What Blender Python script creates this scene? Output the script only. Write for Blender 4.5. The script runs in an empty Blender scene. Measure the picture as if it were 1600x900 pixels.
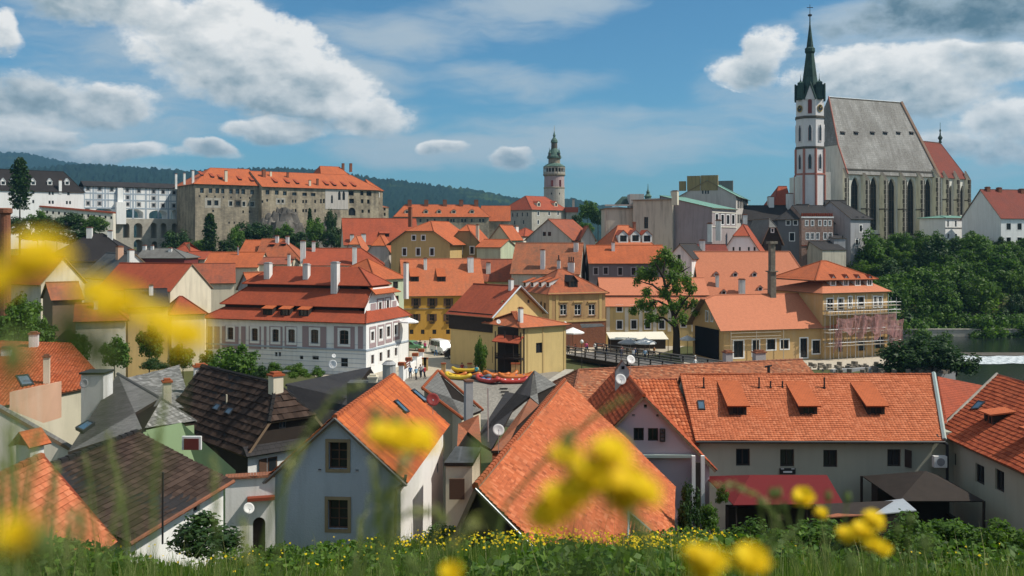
import bpy, bmesh, math, random
import numpy as np
from mathutils import Vector as V

# ---------------------------------------------------------------- camera
S = 1500.0      # focal length in pixels of the 1600 px wide photograph
HY = 370.0      # row of the eye-level horizon
scn = bpy.context.scene
cam_d = bpy.data.cameras.new('camera')
cam = bpy.data.objects.new('camera', cam_d)
scn.collection.objects.link(cam)
cam.location = (0, 0, 0)
cam.rotation_euler = (math.radians(90), 0, 0)
cam_d.sensor_width = 36.0
cam_d.lens = 36.0 * S / 1600.0
cam_d.shift_y = -(450 - HY) / 1600.0
cam_d.clip_start = 0.05
cam_d.clip_end = 20000
cam_d.dof.use_dof = True
cam_d.dof.focus_distance = 75.0
cam_d.dof.aperture_fstop = 2.8
scn.camera = cam
scn.render.resolution_x = 1024
scn.render.resolution_y = 576

# ---------------------------------------------------------------- view
scn.view_settings.view_transform = 'Standard'
scn.view_settings.look = 'None'
scn.view_settings.gamma = 1.0
scn.view_settings.exposure = -0.06

# ---------------------------------------------------------------- sun
SUN_EL = math.radians(50)
SUN_AZ = math.radians(8.5)          # how far the sun stands on the camera's side of due right
sun_dir = V((math.cos(SUN_EL) * math.cos(SUN_AZ), -math.cos(SUN_EL) * math.sin(SUN_AZ), math.sin(SUN_EL)))
sl = bpy.data.lights.new('sun', 'SUN')
sl.energy = 5.0
sl.angle = math.radians(0.53)
sl.color = (1.0, 0.93, 0.82)
so = bpy.data.objects.new('sun', sl)
scn.collection.objects.link(so)
so.rotation_euler = sun_dir.to_track_quat('Z', 'Y').to_euler()

# ---------------------------------------------------------------- world: sky with clouds
world = bpy.data.worlds.new('World')
scn.world = world
world.use_nodes = True
wn = world.node_tree.nodes
wl = world.node_tree.links
wn.clear()

def wmath(op, a, b=None, c=None, clamp=False):
    n = wn.new('ShaderNodeMath'); n.operation = op; n.use_clamp = clamp
    for i, v in enumerate((a, b, c)):
        if v is None: continue
        if isinstance(v, (int, float)): n.inputs[i].default_value = v
        else: wl.new(v, n.inputs[i])
    return n.outputs[0]

def wvec(op, a, b=None):
    n = wn.new('ShaderNodeVectorMath'); n.operation = op
    for i, v in enumerate((a, b)):
        if v is None: continue
        if isinstance(v, tuple): n.inputs[i].default_value = v
        else: wl.new(v, n.inputs[i])
    return n

def wnoise(vec, scale, detail, rough=0.55):
    n = wn.new('ShaderNodeTexNoise')
    n.inputs['Scale'].default_value = scale
    n.inputs['Detail'].default_value = detail
    n.inputs['Roughness'].default_value = rough
    wl.new(vec, n.inputs['Vector'])
    return n

def wsmooth(x, lo, hi):
    n = wn.new('ShaderNodeMapRange'); n.interpolation_type = 'SMOOTHSTEP'
    n.inputs['From Min'].default_value = lo; n.inputs['From Max'].default_value = hi
    wl.new(x, n.inputs['Value'])
    return n.outputs['Result']

sky = wn.new('ShaderNodeTexSky')
sky.sky_type = 'NISHITA'
sky.sun_disc = False
sky.sun_elevation = SUN_EL
sky.sun_rotation = math.radians(90) + SUN_AZ
sky.altitude = 500
sky.air_density = 1.0
sky.dust_density = 0.7
sky.ozone_density = 2.5
tc = wn.new('ShaderNodeTexCoord')
dvec = tc.outputs['Generated']
sep = wn.new('ShaderNodeSeparateXYZ'); wl.new(dvec, sep.inputs[0])
az = wmath('ARCTAN2', sep.outputs[0], sep.outputs[1])
el = wmath('ARCSINE', sep.outputs[2])
comb = wn.new('ShaderNodeCombineXYZ'); wl.new(az, comb.inputs[0]); wl.new(el, comb.inputs[1])
str3 = wvec('MULTIPLY', dvec, (1.0, 1.0, 1.55)).outputs[0]
warp = wnoise(str3, 9.0, 3.0)
warpc = wvec('SUBTRACT', warp.outputs['Color'], (0.5, 0.5, 0.5)).outputs[0]
warps = wvec('MULTIPLY', warpc, (0.07, 0.045, 0.0)).outputs[0]
pos = wvec('ADD', comb.outputs[0], warps).outputs[0]
fbm = wnoise(str3, 13.0, 12.0, 0.66).outputs['Fac']
up = wvec('ADD', str3, (0.012, -0.004, 0.022)).outputs[0]
fine = wnoise(str3, 46.0, 6.0, 0.6).outputs['Fac']
fbm_up = wnoise(up, 13.0, 7.0, 0.6).outputs['Fac']
# cumulus heaps: centre, radii (photograph pixels turned into angles), brightness at middle, gain towards the top
CL = [(318, 58, 92, 50, .84, .30), (392, 108, 108, 52, .78, .32), (480, 152, 104, 44, .76, .32), (575, 186, 64, 30, .80, .26),
      (432, 212, 62, 16, .74, .2), (8, 52, 22, 26, .78, .25), (150, 165, 80, 24, .66, .2), (60, 150, 70, 26, .55, .12),
      (42, 206, 54, 26, .74, .25), (165, 178, 62, 16, .72, .22), (70, 240, 150, 14, .70, .16), (205, 245, 36, 12, .72, .2),
      (322, 241, 38, 13, .74, .2), (190, 10, 110, 28, .56, .1), (1200, 78, 38, 36, .76, .26), (1172, 112, 46, 24, .68, .2),
      (1420, 126, 120, 44, .72, .24), (1545, 96, 60, 26, .68, .2), (1565, 188, 66, 30, .76, .3),
      (1510, 232, 110, 20, .62, .18), (1470, 26, 150, 28, .25, .1), (1570, 10, 110, 34, .27, .1),
      (700, 232, 40, 12, .72, .2), (800, 256, 36, 14, .74, .2)]
M = None; WS = None; BS = None
for (cx, cy, rx, ry, b0, b1) in CL:
    if rx > 50: rx *= 1.16; ry *= 1.14
    a0 = math.atan((cx - 800) / S); e0 = math.atan((HY - cy) / S * math.cos(a0))
    v = wvec('MULTIPLY', wvec('SUBTRACT', pos, (a0, e0, 0.0)).outputs[0], (S / rx, S / ry, 0.0)).outputs[0]
    q = wvec('DOT_PRODUCT', v, v).outputs['Value']
    m = wmath('SUBTRACT', 1.0, q)
    sp = wn.new('ShaderNodeSeparateXYZ'); wl.new(v, sp.inputs[0])
    b = wmath('MULTIPLY_ADD', wmath('ADD', sp.outputs[1], 0.0), b1, b0)
    w = wmath('MAXIMUM', wmath('ADD', m, 0.6), 0.001)
    wb = wmath('MULTIPLY', w, b)
    M = m if M is None else wmath('SMOOTH_MAX', M, m, 0.25)
    WS = w if WS is None else wmath('ADD', WS, w)
    BS = wb if BS is None else wmath('ADD', BS, wb)
# the same kind of sky goes on all round
gen = wmath('MULTIPLY_ADD', wnoise(wvec('MULTIPLY', dvec, (1, 1, 2.2)).outputs[0], 2.6, 4.0).outputs['Fac'], 5.0, -3.1)
side = wsmooth(wmath('ABSOLUTE', az), 0.55, 0.8)
high = wsmooth(el, 0.26, 0.36)
outside = wmath('MAXIMUM', side, high)
gen = wmath('ADD', gen, wmath('MULTIPLY_ADD', outside, 3.0, -3.0))
M = wmath('MAXIMUM', M, gen)
dens = wmath('ADD', M, wmath('ADD', wmath('MULTIPLY_ADD', fbm, 3.2, -1.4), wmath('MULTIPLY_ADD', fine, 1.5, -0.75)))
alpha = wsmooth(wmath('DIVIDE', wmath('ADD', dens, 0.34), wmath('MULTIPLY_ADD', wmath('MINIMUM', wmath('MAXIMUM', wmath('DIVIDE', BS, WS), 0.2), 0.85), -1.9, 2.6)), 0.0, 0.84)
above = wsmooth(el, -0.01, 0.035)
alpha = wmath('MULTIPLY', alpha, wmath('MULTIPLY_ADD', above, 0.55, 0.42))
shade = wmath('DIVIDE', BS, WS)
relief = wmath('MULTIPLY', wmath('SUBTRACT', fbm, fbm_up), 0.95)
lump = wnoise(str3, 21.0, 3.0, 0.5).outputs['Fac']
lump_up = wnoise(wvec('ADD', str3, (0.010, 0.0, 0.020)).outputs[0], 21.0, 3.0, 0.5).outputs['Fac']
shade = wmath('ADD', shade, wmath('ADD', relief, wmath('MULTIPLY', wmath('SUBTRACT', lump, lump_up), 0.55)))
shade = wmath('ADD', shade, wmath('MULTIPLY', wmath('SUBTRACT', 0.55, wmath('MINIMUM', wmath('MAXIMUM', dens, 0.0), 1.3)), 0.2))
shade = wmath('MINIMUM', wmath('MAXIMUM', shade, 0.16), 1.0)
ramp = wn.new('ShaderNodeValToRGB'); wl.new(shade, ramp.inputs[0])
cr = ramp.color_ramp
cr.elements[0].position = 0.15; cr.elements[0].color = (0.075, 0.16, 0.22, 1)
cr.elements[1].position = 0.92; cr.elements[1].color = (1.0, 0.99, 0.96, 1)
e_ = cr.elements.new(0.46); e_.color = (0.35, 0.44, 0.49, 1)
e_ = cr.elements.new(0.68); e_.color = (0.68, 0.72, 0.73, 1)
# thin high veil
veil = wnoise(wvec('MULTIPLY', wvec('ADD', dvec, wvec('MULTIPLY', warpc, (0.05, 0.05, 0.05)).outputs[0]).outputs[0], (2.0, 2.0, 11.0)).outputs[0], 1.5, 8.0, 0.62).outputs['Fac']
VM = None       # banks of thin cloud
for (cx, cy, rx, ry) in [(1000, 205, 250, 55), (1190, 160, 150, 80), (1290, 120, 110, 70), (850, 130, 150, 32), (660, 50, 200, 40), (700, 238, 200, 30), (110, 190, 240, 80), (200, 60, 220, 60), (1450, 190, 240, 90), (820, 15, 160, 30)]:
    a0 = math.atan((cx - 800) / S); e0 = math.atan((HY - cy) / S * math.cos(a0))
    v = wvec('MULTIPLY', wvec('SUBTRACT', pos, (a0, e0, 0.0)).outputs[0], (S / rx, S / ry, 0.0)).outputs[0]
    m = wmath('SUBTRACT', 1.0, wvec('DOT_PRODUCT', v, v).outputs['Value'])
    VM = m if VM is None else wmath('SMOOTH_MAX', VM, m, 0.3)
VM = wmath('MAXIMUM', wmath('SMOOTH_MAX', VM, wmath('MULTIPLY_ADD', M, 0.6, 0.25), 0.3), wmath('MULTIPLY_ADD', outside, 1.2, -0.8))
va = wmath('ADD', wmath('MULTIPLY_ADD', veil, 5.2, -2.7), wmath('MULTIPLY', wmath('MAXIMUM', VM, -0.7), 0.9))
va = wmath('MULTIPLY', wsmooth(va, -0.6, 1.1), 0.78)
tint = wvec('MULTIPLY', sky.outputs[0], (0.050, 0.092, 0.106)).outputs[0]

def wmix(fac, a, b):
    n = wn.new('ShaderNodeMix'); n.data_type = 'RGBA'
    if isinstance(fac, float): n.inputs[0].default_value = fac
    else: wl.new(fac, n.inputs[0])
    for i, v in ((6, a), (7, b)):
        if isinstance(v, tuple): n.inputs[i].default_value = v
        else: wl.new(v, n.inputs[i])
    return n.outputs[2]
c1 = wmix(va, tint, (0.54, 0.62, 0.67, 1))
c2 = wmix(alpha, c1, ramp.outputs[0])
bg = wn.new('ShaderNodeBackground')
bgm = wvec('MULTIPLY', c2, (10.0, 10.0, 10.0)).outputs[0]
wl.new(bgm, bg.inputs[0])
bg.inputs[1].default_value = 0.1
wo = wn.new('ShaderNodeOutputWorld')
wl.new(bg.outputs[0], wo.inputs[0])
world.cycles.sampling_method = 'MANUAL'
world.cycles.sample_map_resolution = 512
scn.cycles.max_bounces = 5
scn.cycles.diffuse_bounces = 3
scn.cycles.glossy_bounces = 2
scn.cycles.transmission_bounces = 2
scn.cycles.volume_bounces = 0
scn.cycles.use_denoising = True
# ---------------------------------------------------------------- helpers
col = scn.collection
RNG = random.Random(7)
def P(x, y, D): return V(((x - 800) / S * D, D, (HY - y) / S * D))
def xy(x, D): return ((x - 800) / S * D, D)
def zp(y, D): return (HY - y) / S * D
def lin(h):
    h = h.lstrip('#'); o = []
    for i in (0, 2, 4):
        c = int(h[i:i + 2], 16) / 255.0
        o.append(c / 12.92 if c <= 0.04045 else ((c + 0.055) / 1.055) ** 2.4)
    return tuple(o)
def sc(c, k): return tuple(min(1.0, x * k) for x in c[:3])

# ---- materials
MATS = {}
class NT:
    def __init__(s, name):
        s.m = bpy.data.materials.new(name); s.m.use_nodes = True
        s.n = s.m.node_tree.nodes; s.l = s.m.node_tree.links
        s.n.clear()
        s.out = s.n.new('ShaderNodeOutputMaterial')
        s.b = s.n.new('ShaderNodeBsdfPrincipled')
        s.l.new(s.b.outputs[0], s.out.inputs[0])
        MATS[name] = s.m
    def put(s, v, sock):
        if isinstance(v, (int, float)): sock.default_value = v
        elif isinstance(v, tuple): sock.default_value = v if len(v) == 4 or sock.type == 'VECTOR' else v + (1,)
        else: s.l.new(v, sock)
    def math(s, op, a, b=0.0, c=None, clamp=False):
        n = s.n.new('ShaderNodeMath'); n.operation = op; n.use_clamp = clamp
        s.put(a, n.inputs[0]); s.put(b, n.inputs[1])
        if c is not None: s.put(c, n.inputs[2])
        return n.outputs[0]
    def mix(s, f, a, b, mode='MIX'):
        n = s.n.new('ShaderNodeMix'); n.data_type = 'RGBA'; n.blend_type = mode
        s.put(f, n.inputs[0]); s.put(a, n.inputs[6]); s.put(b, n.inputs[7])
        return n.outputs[2]
    def coord(s, kind='Object', scale=(1, 1, 1)):
        t = s.n.new('ShaderNodeTexCoord')
        mp = s.n.new('ShaderNodeMapping'); mp.inputs['Scale'].default_value = scale
        s.l.new(t.outputs[kind], mp.inputs[0])
        return mp.outputs[0]
    def noise(s, vec, scale, detail=4, rough=.6):
        n = s.n.new('ShaderNodeTexNoise'); n.inputs['Scale'].default_value = scale
        n.inputs['Detail'].default_value = detail; n.inputs['Roughness'].default_value = rough
        if vec is not None: s.l.new(vec, n.inputs['Vector'])
        return n.outputs['Fac']
    def ramp(s, f, stops, const=False):
        n = s.n.new('ShaderNodeValToRGB'); s.l.new(f, n.inputs[0])
        if const: n.color_ramp.interpolation = 'CONSTANT'
        e = n.color_ramp.elements
        while len(e) < len(stops): e.new(0.5)
        for i, (p, c) in enumerate(stops): e[i].position = p; e[i].color = tuple(c[:3]) + (1,)
        return n.outputs[0]
    def attr(s, name):
        n = s.n.new('ShaderNodeAttribute'); n.attribute_name = name
        return n.outputs['Fac']
    def bump(s, h, dist=.02, strength=.6):
        n = s.n.new('ShaderNodeBump'); n.inputs['Distance'].default_value = dist; n.inputs['Strength'].default_value = strength
        s.l.new(h, n.inputs['Height']); s.l.new(n.outputs[0], s.b.inputs['Normal'])
    def base(s, c, rough=.85, spec=.3, metal=0.0):
        s.put(c, s.b.inputs['Base Color']); s.put(rough, s.b.inputs['Roughness'])
        s.b.inputs['Specular IOR Level'].default_value = spec; s.b.inputs['Metallic'].default_value = metal

def plaster(name, c, var=.14, dirt=.35, dirtc=(.10, .085, .065), scale=.5, bump=.012):
    t = NT(name); o = t.coord()
    n1 = t.noise(o, scale, 5); n2 = t.noise(t.coord('Object', (1.6, 1.6, .16)), 1.0, 5, .65)
    n3 = t.noise(o, 14.0, 3)
    a = t.mix(n1, sc(c, 1 - var), sc(c, 1 + var))
    f = t.math('MULTIPLY', t.math('SUBTRACT', n2, .47, clamp=True), 4.2 * dirt, clamp=True)
    a = t.mix(f, a, dirtc)
    t.base(a, .9, .2)
    t.bump(t.math('ADD', n3, n1), bump, .5)
    return t.m

def plain(name, c, rough=.6, spec=.4, metal=0.0, var=.12, scale=3.0, bump=0.0):
    t = NT(name); o = t.coord(); n = t.noise(o, scale, 4)
    t.base(t.mix(n, sc(c, 1 - var), sc(c, 1 + var)), rough, spec, metal)
    if bump: t.bump(n, bump, .5)
    return t.m

def roofmat(name, c1, c2, cm, tw=.19, rh=.17, weather=.5, wc=None, wscale=.25, spec=.25, bump=.03):
    """rows of tiles from the UV map, which is in metres on the roof plane"""
    t = NT(name); uv = t.coord('UV')
    br = t.n.new('ShaderNodeTexBrick')
    t.l.new(uv, br.inputs['Vector'])
    br.offset = .5
    br.inputs['Color1'].default_value = c1 + (1,); br.inputs['Color2'].default_value = c2 + (1,); br.inputs['Mortar'].default_value = cm + (1,)
    br.inputs['Scale'].default_value = 1.0
    br.inputs['Mortar Size'].default_value = rh * .07
    br.inputs['Mortar Smooth'].default_value = .4
    br.inputs['Brick Width'].default_value = tw; br.inputs['Row Height'].default_value = rh
    n1 = t.noise(uv, wscale, 5, .65); n2 = t.noise(uv, 2.2, 4)
    n3 = t.noise(t.coord('UV', (1.0, .12, 1.0)), .9, 4)
    n4 = t.noise(t.coord('UV', (.35, 1.0, 1.0)), 5.5, 3)
    f = t.math('MULTIPLY', t.math('SUBTRACT', t.math('ADD', n1, t.math('MULTIPLY', n3, .6)), .66, clamp=True), 4.2 * weather, clamp=True)
    c = t.mix(f, br.outputs['Color'], wc or sc(c1, .45))
    c = t.mix(t.math('MULTIPLY', t.math('SUBTRACT', n2, .35, clamp=True), 1.6 * min(1, weather + .35), clamp=True), c, sc(c2, 1.35))
    c = t.mix(t.math('MULTIPLY', t.math('SUBTRACT', n4, .5, clamp=True), 2.2 * min(1, weather + .2), clamp=True), c, sc(c1, .55))
    t.base(c, .8, spec)
    sp = t.n.new('ShaderNodeSeparateXYZ'); t.l.new(uv, sp.inputs[0])
    row = t.math('FRACT', t.math('DIVIDE', sp.outputs[1], rh))
    h = t.math('SUBTRACT', t.math('MULTIPLY', row, -1.0), t.math('MULTIPLY', br.outputs['Fac'], .5))
    t.bump(h, bump, .55)
    return t.m

def tilemat(name, stops, weather=.4, wc=(.08, .06, .045), rough=.88):
    """single tiles: colour from the face attribute rnd"""
    t = NT(name)
    c = t.ramp(t.attr('rnd'), stops)
    o = t.coord(); n1 = t.noise(o, .45, 5, .65); n2 = t.noise(o, 9.0, 3)
    f = t.math('MULTIPLY', t.math('SUBTRACT', n1, .47, clamp=True), 3.2 * weather, clamp=True)
    c = t.mix(f, c, wc)
    c = t.mix(t.math('MULTIPLY', n2, .3), c, sc(stops[-1][1], .75))
    t.base(c, rough, .12)
    return t.m

def leafmat(name, stops, trans=.35):
    t = NT(name)
    c = t.ramp(t.attr('rnd'), stops)
    t.base(c, .55, .25)
    tr = t.n.new('ShaderNodeBsdfTranslucent'); t.l.new(t.mix(1.0, c, (1.35, 1.5, .6, 1), 'MULTIPLY'), tr.inputs[0])
    mx = t.n.new('ShaderNodeMixShader'); mx.inputs[0].default_value = trans
    t.l.new(t.b.outputs[0], mx.inputs[1]); t.l.new(tr.outputs[0], mx.inputs[2]); t.l.new(mx.outputs[0], t.out.inputs[0])
    return t.m

def stonemat(name, c1, c2, cm, w=.6, h=.3, dirt=.5, dirtc=(.05, .045, .04)):
    t = NT(name); o = t.coord()
    vo = t.n.new('ShaderNodeTexVoronoi'); vo.inputs['Scale'].default_value = 1.0 / w
    t.l.new(t.coord('Object', (1, 1, w / h)), vo.inputs['Vector'])
    n1 = t.noise(o, .22, 6, .65); n2 = t.noise(t.coord('Object', (1, 1, .15)), .6, 5); n3 = t.noise(o, 3.0, 4)
    c = t.mix(n3, c1, c2)
    c = t.mix(t.math('MULTIPLY', vo.outputs['Distance'], .5), c, cm)
    f = t.math('MULTIPLY', t.math('SUBTRACT', t.math('MULTIPLY', t.math('ADD', n1, n2), .5), .44, clamp=True), 7.0 * dirt, clamp=True)
    c = t.mix(f, c, dirtc)
    t.base(c, .95, .15)
    t.bump(t.math('SUBTRACT', n3, vo.outputs['Distance']), .05, .6)
    return t.m

ORANGE = (.50, .125, .042); SALMON = (.56, .20, .105); RED = (.40, .082, .035); BROWNRED = (.24, .05, .03)
roofmat('tile_orange', ORANGE, sc(ORANGE, .86), sc(ORANGE, .5), weather=.45, wc=(.22, .065, .03))
roofmat('tile_orange_b', (.44, .125, .05), (.36, .095, .04), (.17, .05, .025), rh=.3, tw=.25, weather=.75, wc=(.19, .075, .04), wscale=.35)
roofmat('tile_orange_c', (.54, .155, .06), (.47, .125, .048), (.28, .085, .04), rh=.3, tw=.25, weather=.5, wc=(.30, .12, .065), wscale=.3)
roofmat('tile_orange_d', (.38, .10, .045), (.30, .075, .035), (.14, .04, .02), rh=.3, tw=.25, weather=.7, wc=(.15, .06, .04), wscale=.4)
roofmat('copper_mid', (.075, .135, .105), (.055, .105, .085), (.03, .06, .05), tw=.7, rh=4.0, weather=.6, wc=(.17, .26, .2), bump=.01)
roofmat('tile_salmon', SALMON, sc(SALMON, .93), sc(SALMON, .75), weather=.15, wc=(.38, .14, .075))
roofmat('tile_red', RED, sc(RED, .8), sc(RED, .4), weather=.45, wc=(.16, .045, .025))
roofmat('tile_brownred', BROWNRED, sc(BROWNRED, .75), sc(BROWNRED, .4), weather=.4, wc=(.10, .035, .025))
roofmat('tile_old', (.46, .16, .07), (.32, .10, .045), (.16, .06, .035), tw=.22, rh=.2, weather=.8, wc=(.17, .09, .055), wscale=.5)
roofmat('slate_dark', (.030, .028, .030), (.022, .021, .023), (.012, .012, .012), tw=.35, rh=.25, weather=.5, wc=(.05, .045, .042))
roofmat('slate_grey', (.20, .195, .18), (.13, .128, .12), (.06, .06, .057), tw=.30, rh=.22, weather=.6, wc=(.085, .08, .07), bump=.02)
roofmat('shingle_black', (.022, .019, .019), (.016, .014, .014), (.008, .008, .008), tw=.4, rh=.3, weather=.3, wc=(.035, .03, .03))
roofmat('church_slate', (.36, .35, .325), (.25, .245, .23), (.13, .125, .12), tw=.7, rh=.6, weather=1.0, wc=(.14, .13, .115), wscale=.12, bump=.015)
roofmat('copper', (.20, .36, .29), (.17, .32, .26), (.10, .22, .18), tw=.7, rh=4.0, weather=.4, wc=(.10, .20, .17), bump=.01)
roofmat('copper_dark', (.030, .060, .052), (.022, .045, .040), (.012, .022, .020), tw=.6, rh=3.0, weather=.5, wc=(.07, .14, .11), bump=.01)
roofmat('sheet_grey', (.10, .11, .115), (.085, .095, .10), (.04, .045, .045), tw=.6, rh=5.0, weather=.4, wc=(.16, .15, .14), bump=.02)
roofmat('sheet_red', (.16, .022, .022), (.15, .02, .02), (.09, .012, .012), tw=.5, rh=5.0, weather=.2, wc=(.10, .02, .02), bump=.02)
tilemat('t_orange', [(0, (.26, .07, .032)), (.18, (.42, .105, .04)), (.75, (.51, .138, .055)), (1, (.58, .20, .095))], .45, (.24, .095, .055))
tilemat('t_orange_new', [(0, (.40, .12, .055)), (.5, (.53, .16, .072)), (1, (.60, .21, .105))], .25, (.30, .11, .06))
tilemat('t_red', [(0, (.24, .05, .024)), (.5, (.36, .082, .036)), (1, (.45, .115, .05))], .3, (.12, .04, .028))
tilemat('t_old', [(0, (.20, .07, .04)), (.4, (.38, .125, .06)), (.8, (.48, .17, .08)), (1, (.45, .24, .14))], .5, (.15, .085, .06))
tilemat('t_streak', [(0, (.28, .075, .035)), (.5, (.42, .11, .042)), (1, (.62, .17, .05))], .55, (.12, .045, .03))
tilemat('t_brown', [(0, (.028, .018, .014)), (.5, (.048, .031, .024)), (1, (.08, .053, .041))], .4, (.035, .03, .026))
tilemat('t_grey', [(0, (.10, .10, .095)), (.5, (.21, .207, .195)), (.85, (.31, .305, .29)), (1, (.42, .415, .40))], .35, (.075, .07, .06))
tilemat('t_darkgrey', [(0, (.045, .046, .047)), (.5, (.11, .11, .108)), (1, (.27, .265, .255))], .35, (.05, .047, .043))
plaster('white', (.72, .71, .68), .16, .55, (.30, .28, .24)); plaster('white_clean', (.80, .80, .78), .08, .3, (.50, .48, .44))
plaster('cream', (.66, .60, .46), .12, .25); plaster('cream_pale', (.70, .66, .56), .1, .25)
plaster('yellow', (.62, .46, .20), .1, .2, (.25, .17, .09)); plaster('ochre', (.50, .28, .055), .12, .25, (.22, .12, .04))
plaster('ochre_pale', (.52, .37, .16), .1, .25, (.20, .14, .08)); plaster('tan', (.42, .27, .13), .18, .5, (.16, .09, .05))
plaster('mill_yellow', (.52, .34, .15), .15, .3, (.55, .45, .33)); plaster('row_yellow', (.64, .48, .22), .1, .25)
plaster('pinkwhite', (.55, .42, .45), .12, .3, (.42, .40, .40)); plaster('panel_pink', (.36, .27, .275), .1, .25, (.3, .24, .24))
plaster('bluegrey', (.36, .42, .48), .14, .6, (.27, .31, .36), .8, .04)
plaster('green', (.26, .36, .20), .06, .15); plaster('green_pale', (.46, .52, .36), .1, .3)
plaster('greyhouse', (.33, .33, .34), .12, .35); plaster('greydark', (.17, .165, .17), .15, .4)
plaster('greybeige', (.50, .46, .42), .08, .3); plaster('beige', (.55, .50, .40), .1, .45); plaster('mauve', (.34, .29, .29), .1, .3)
plaster('longwall', (.42, .42, .335), .08, .3, (.30, .29, .23)); plaster('salmon_wall', (.56, .34, .23), .15, .4, (.60, .48, .38))
plaster('church_wall', (.70, .68, .60), .12, .4, (.22, .21, .17), .3); plaster('church_butt', (.74, .70, .55), .15, .5, (.22, .19, .12), .4)  # church_butt: warm bounce-lit shade painted into the buttress side colour
plaster('tower_wall', (.66, .63, .62), .08, .3, (.34, .32, .31)); plaster('tower_strip', (.42, .17, .13), .1, .3)
plaster('olive', (.30, .24, .12), .15, .6); plaster('stoneframe', (.26, .21, .13), .2, .4)
stonemat('castle', (.46, .39, .28), (.33, .28, .205), (.16, .14, .11), 1.2, .6, .6, (.085, .075, .065))
stonemat('castle2', (.54, .45, .31), (.38, .32, .23), (.17, .15, .12), 1.0, .6, .6, (.10, .085, .07))
stonemat('ashlar', (.52, .49, .42), (.42, .39, .33), (.28, .26, .22), 1.0, .5, .35, (.20, .18, .15))
stonemat('rubble', (.30, .26, .20), (.20, .175, .14), (.08, .07, .06), .5, .35, .4)
stonemat('rock', (.24, .22, .19), (.15, .135, .12), (.05, .045, .04), 2.2, 3.0, .7)
stonemat('quoin', (.16, .145, .115), (.10, .09, .075), (.06, .055, .05), .6, .5, .5)
stonemat('cobble', (.36, .33, .28), (.26, .24, .205), (.12, .11, .10), .35, .35, .3, (.17, .155, .13))
stonemat('sgraf', (.34, .20, .15), (.26, .15, .12), (.42, .34, .28), .5, .5, .3)
stonemat('brick', (.32, .12, .06), (.24, .085, .045), (.16, .10, .075), .3, .12, .4, (.08, .05, .04))
plain('chimney_grey', (.36, .36, .36), .9, .2, 0, .2); plain('wood_dark', (.035, .027, .022), .8, .2, 0, .35, 2.0)
plain('wood', (.20, .14, .09), .8, .2, 0, .3); plain('wood_grey', (.15, .14, .13), .85, .2, 0, .3); plain('plank_pale', (.42, .36, .28), .85, .2, 0, .2)
plain('frame_white', (.78, .78, .76), .6); plain('frame_dark', (.035, .026, .022), .6); plain('frame_brown', (.10, .055, .035), .6)
plain('frame_red', (.17, .03, .025), .6); plain('glass', (.018, .022, .026), .12, .5, 0, .4, .6); plain('glass_blue', (.06, .11, .16), .08, .6, 0, .3, .8)
plain('iron', (.02, .02, .022), .5, .4); plain('zinc', (.42, .46, .48), .45, .5, .3); plain('flash_green', (.38, .45, .42), .5, .4, .2)
plain('dish_white', (.74, .74, .72), .45, .4); plain('dish_red', (.25, .035, .03), .45, .4); plain('steel', (.5, .5, .5), .4, .5, .6)
plain('black_cloth', (.012, .012, .014), .95, .1); plain('red_cloth', (.13, .013, .014), .85, .2, 0, .08)
plain('cream_cloth', (.74, .70, .58), .9, .2, 0, .05); plain('white_cloth', (.82, .81, .79), .9, .2, 0, .05)
plain('dark_void', (.012, .010, .010), .95, .05); plain('gold', (.45, .30, .06), .4, .5, .5)
plain('asphalt', (.055, .055, .058), .95, .2, 0, .25, 1.5); plain('pave', (.42, .37, .29), .95, .2, 0, .18, .8); plain('gravel', (.48, .42, .33), .95, .2, 0, .25, 2.5)

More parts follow.
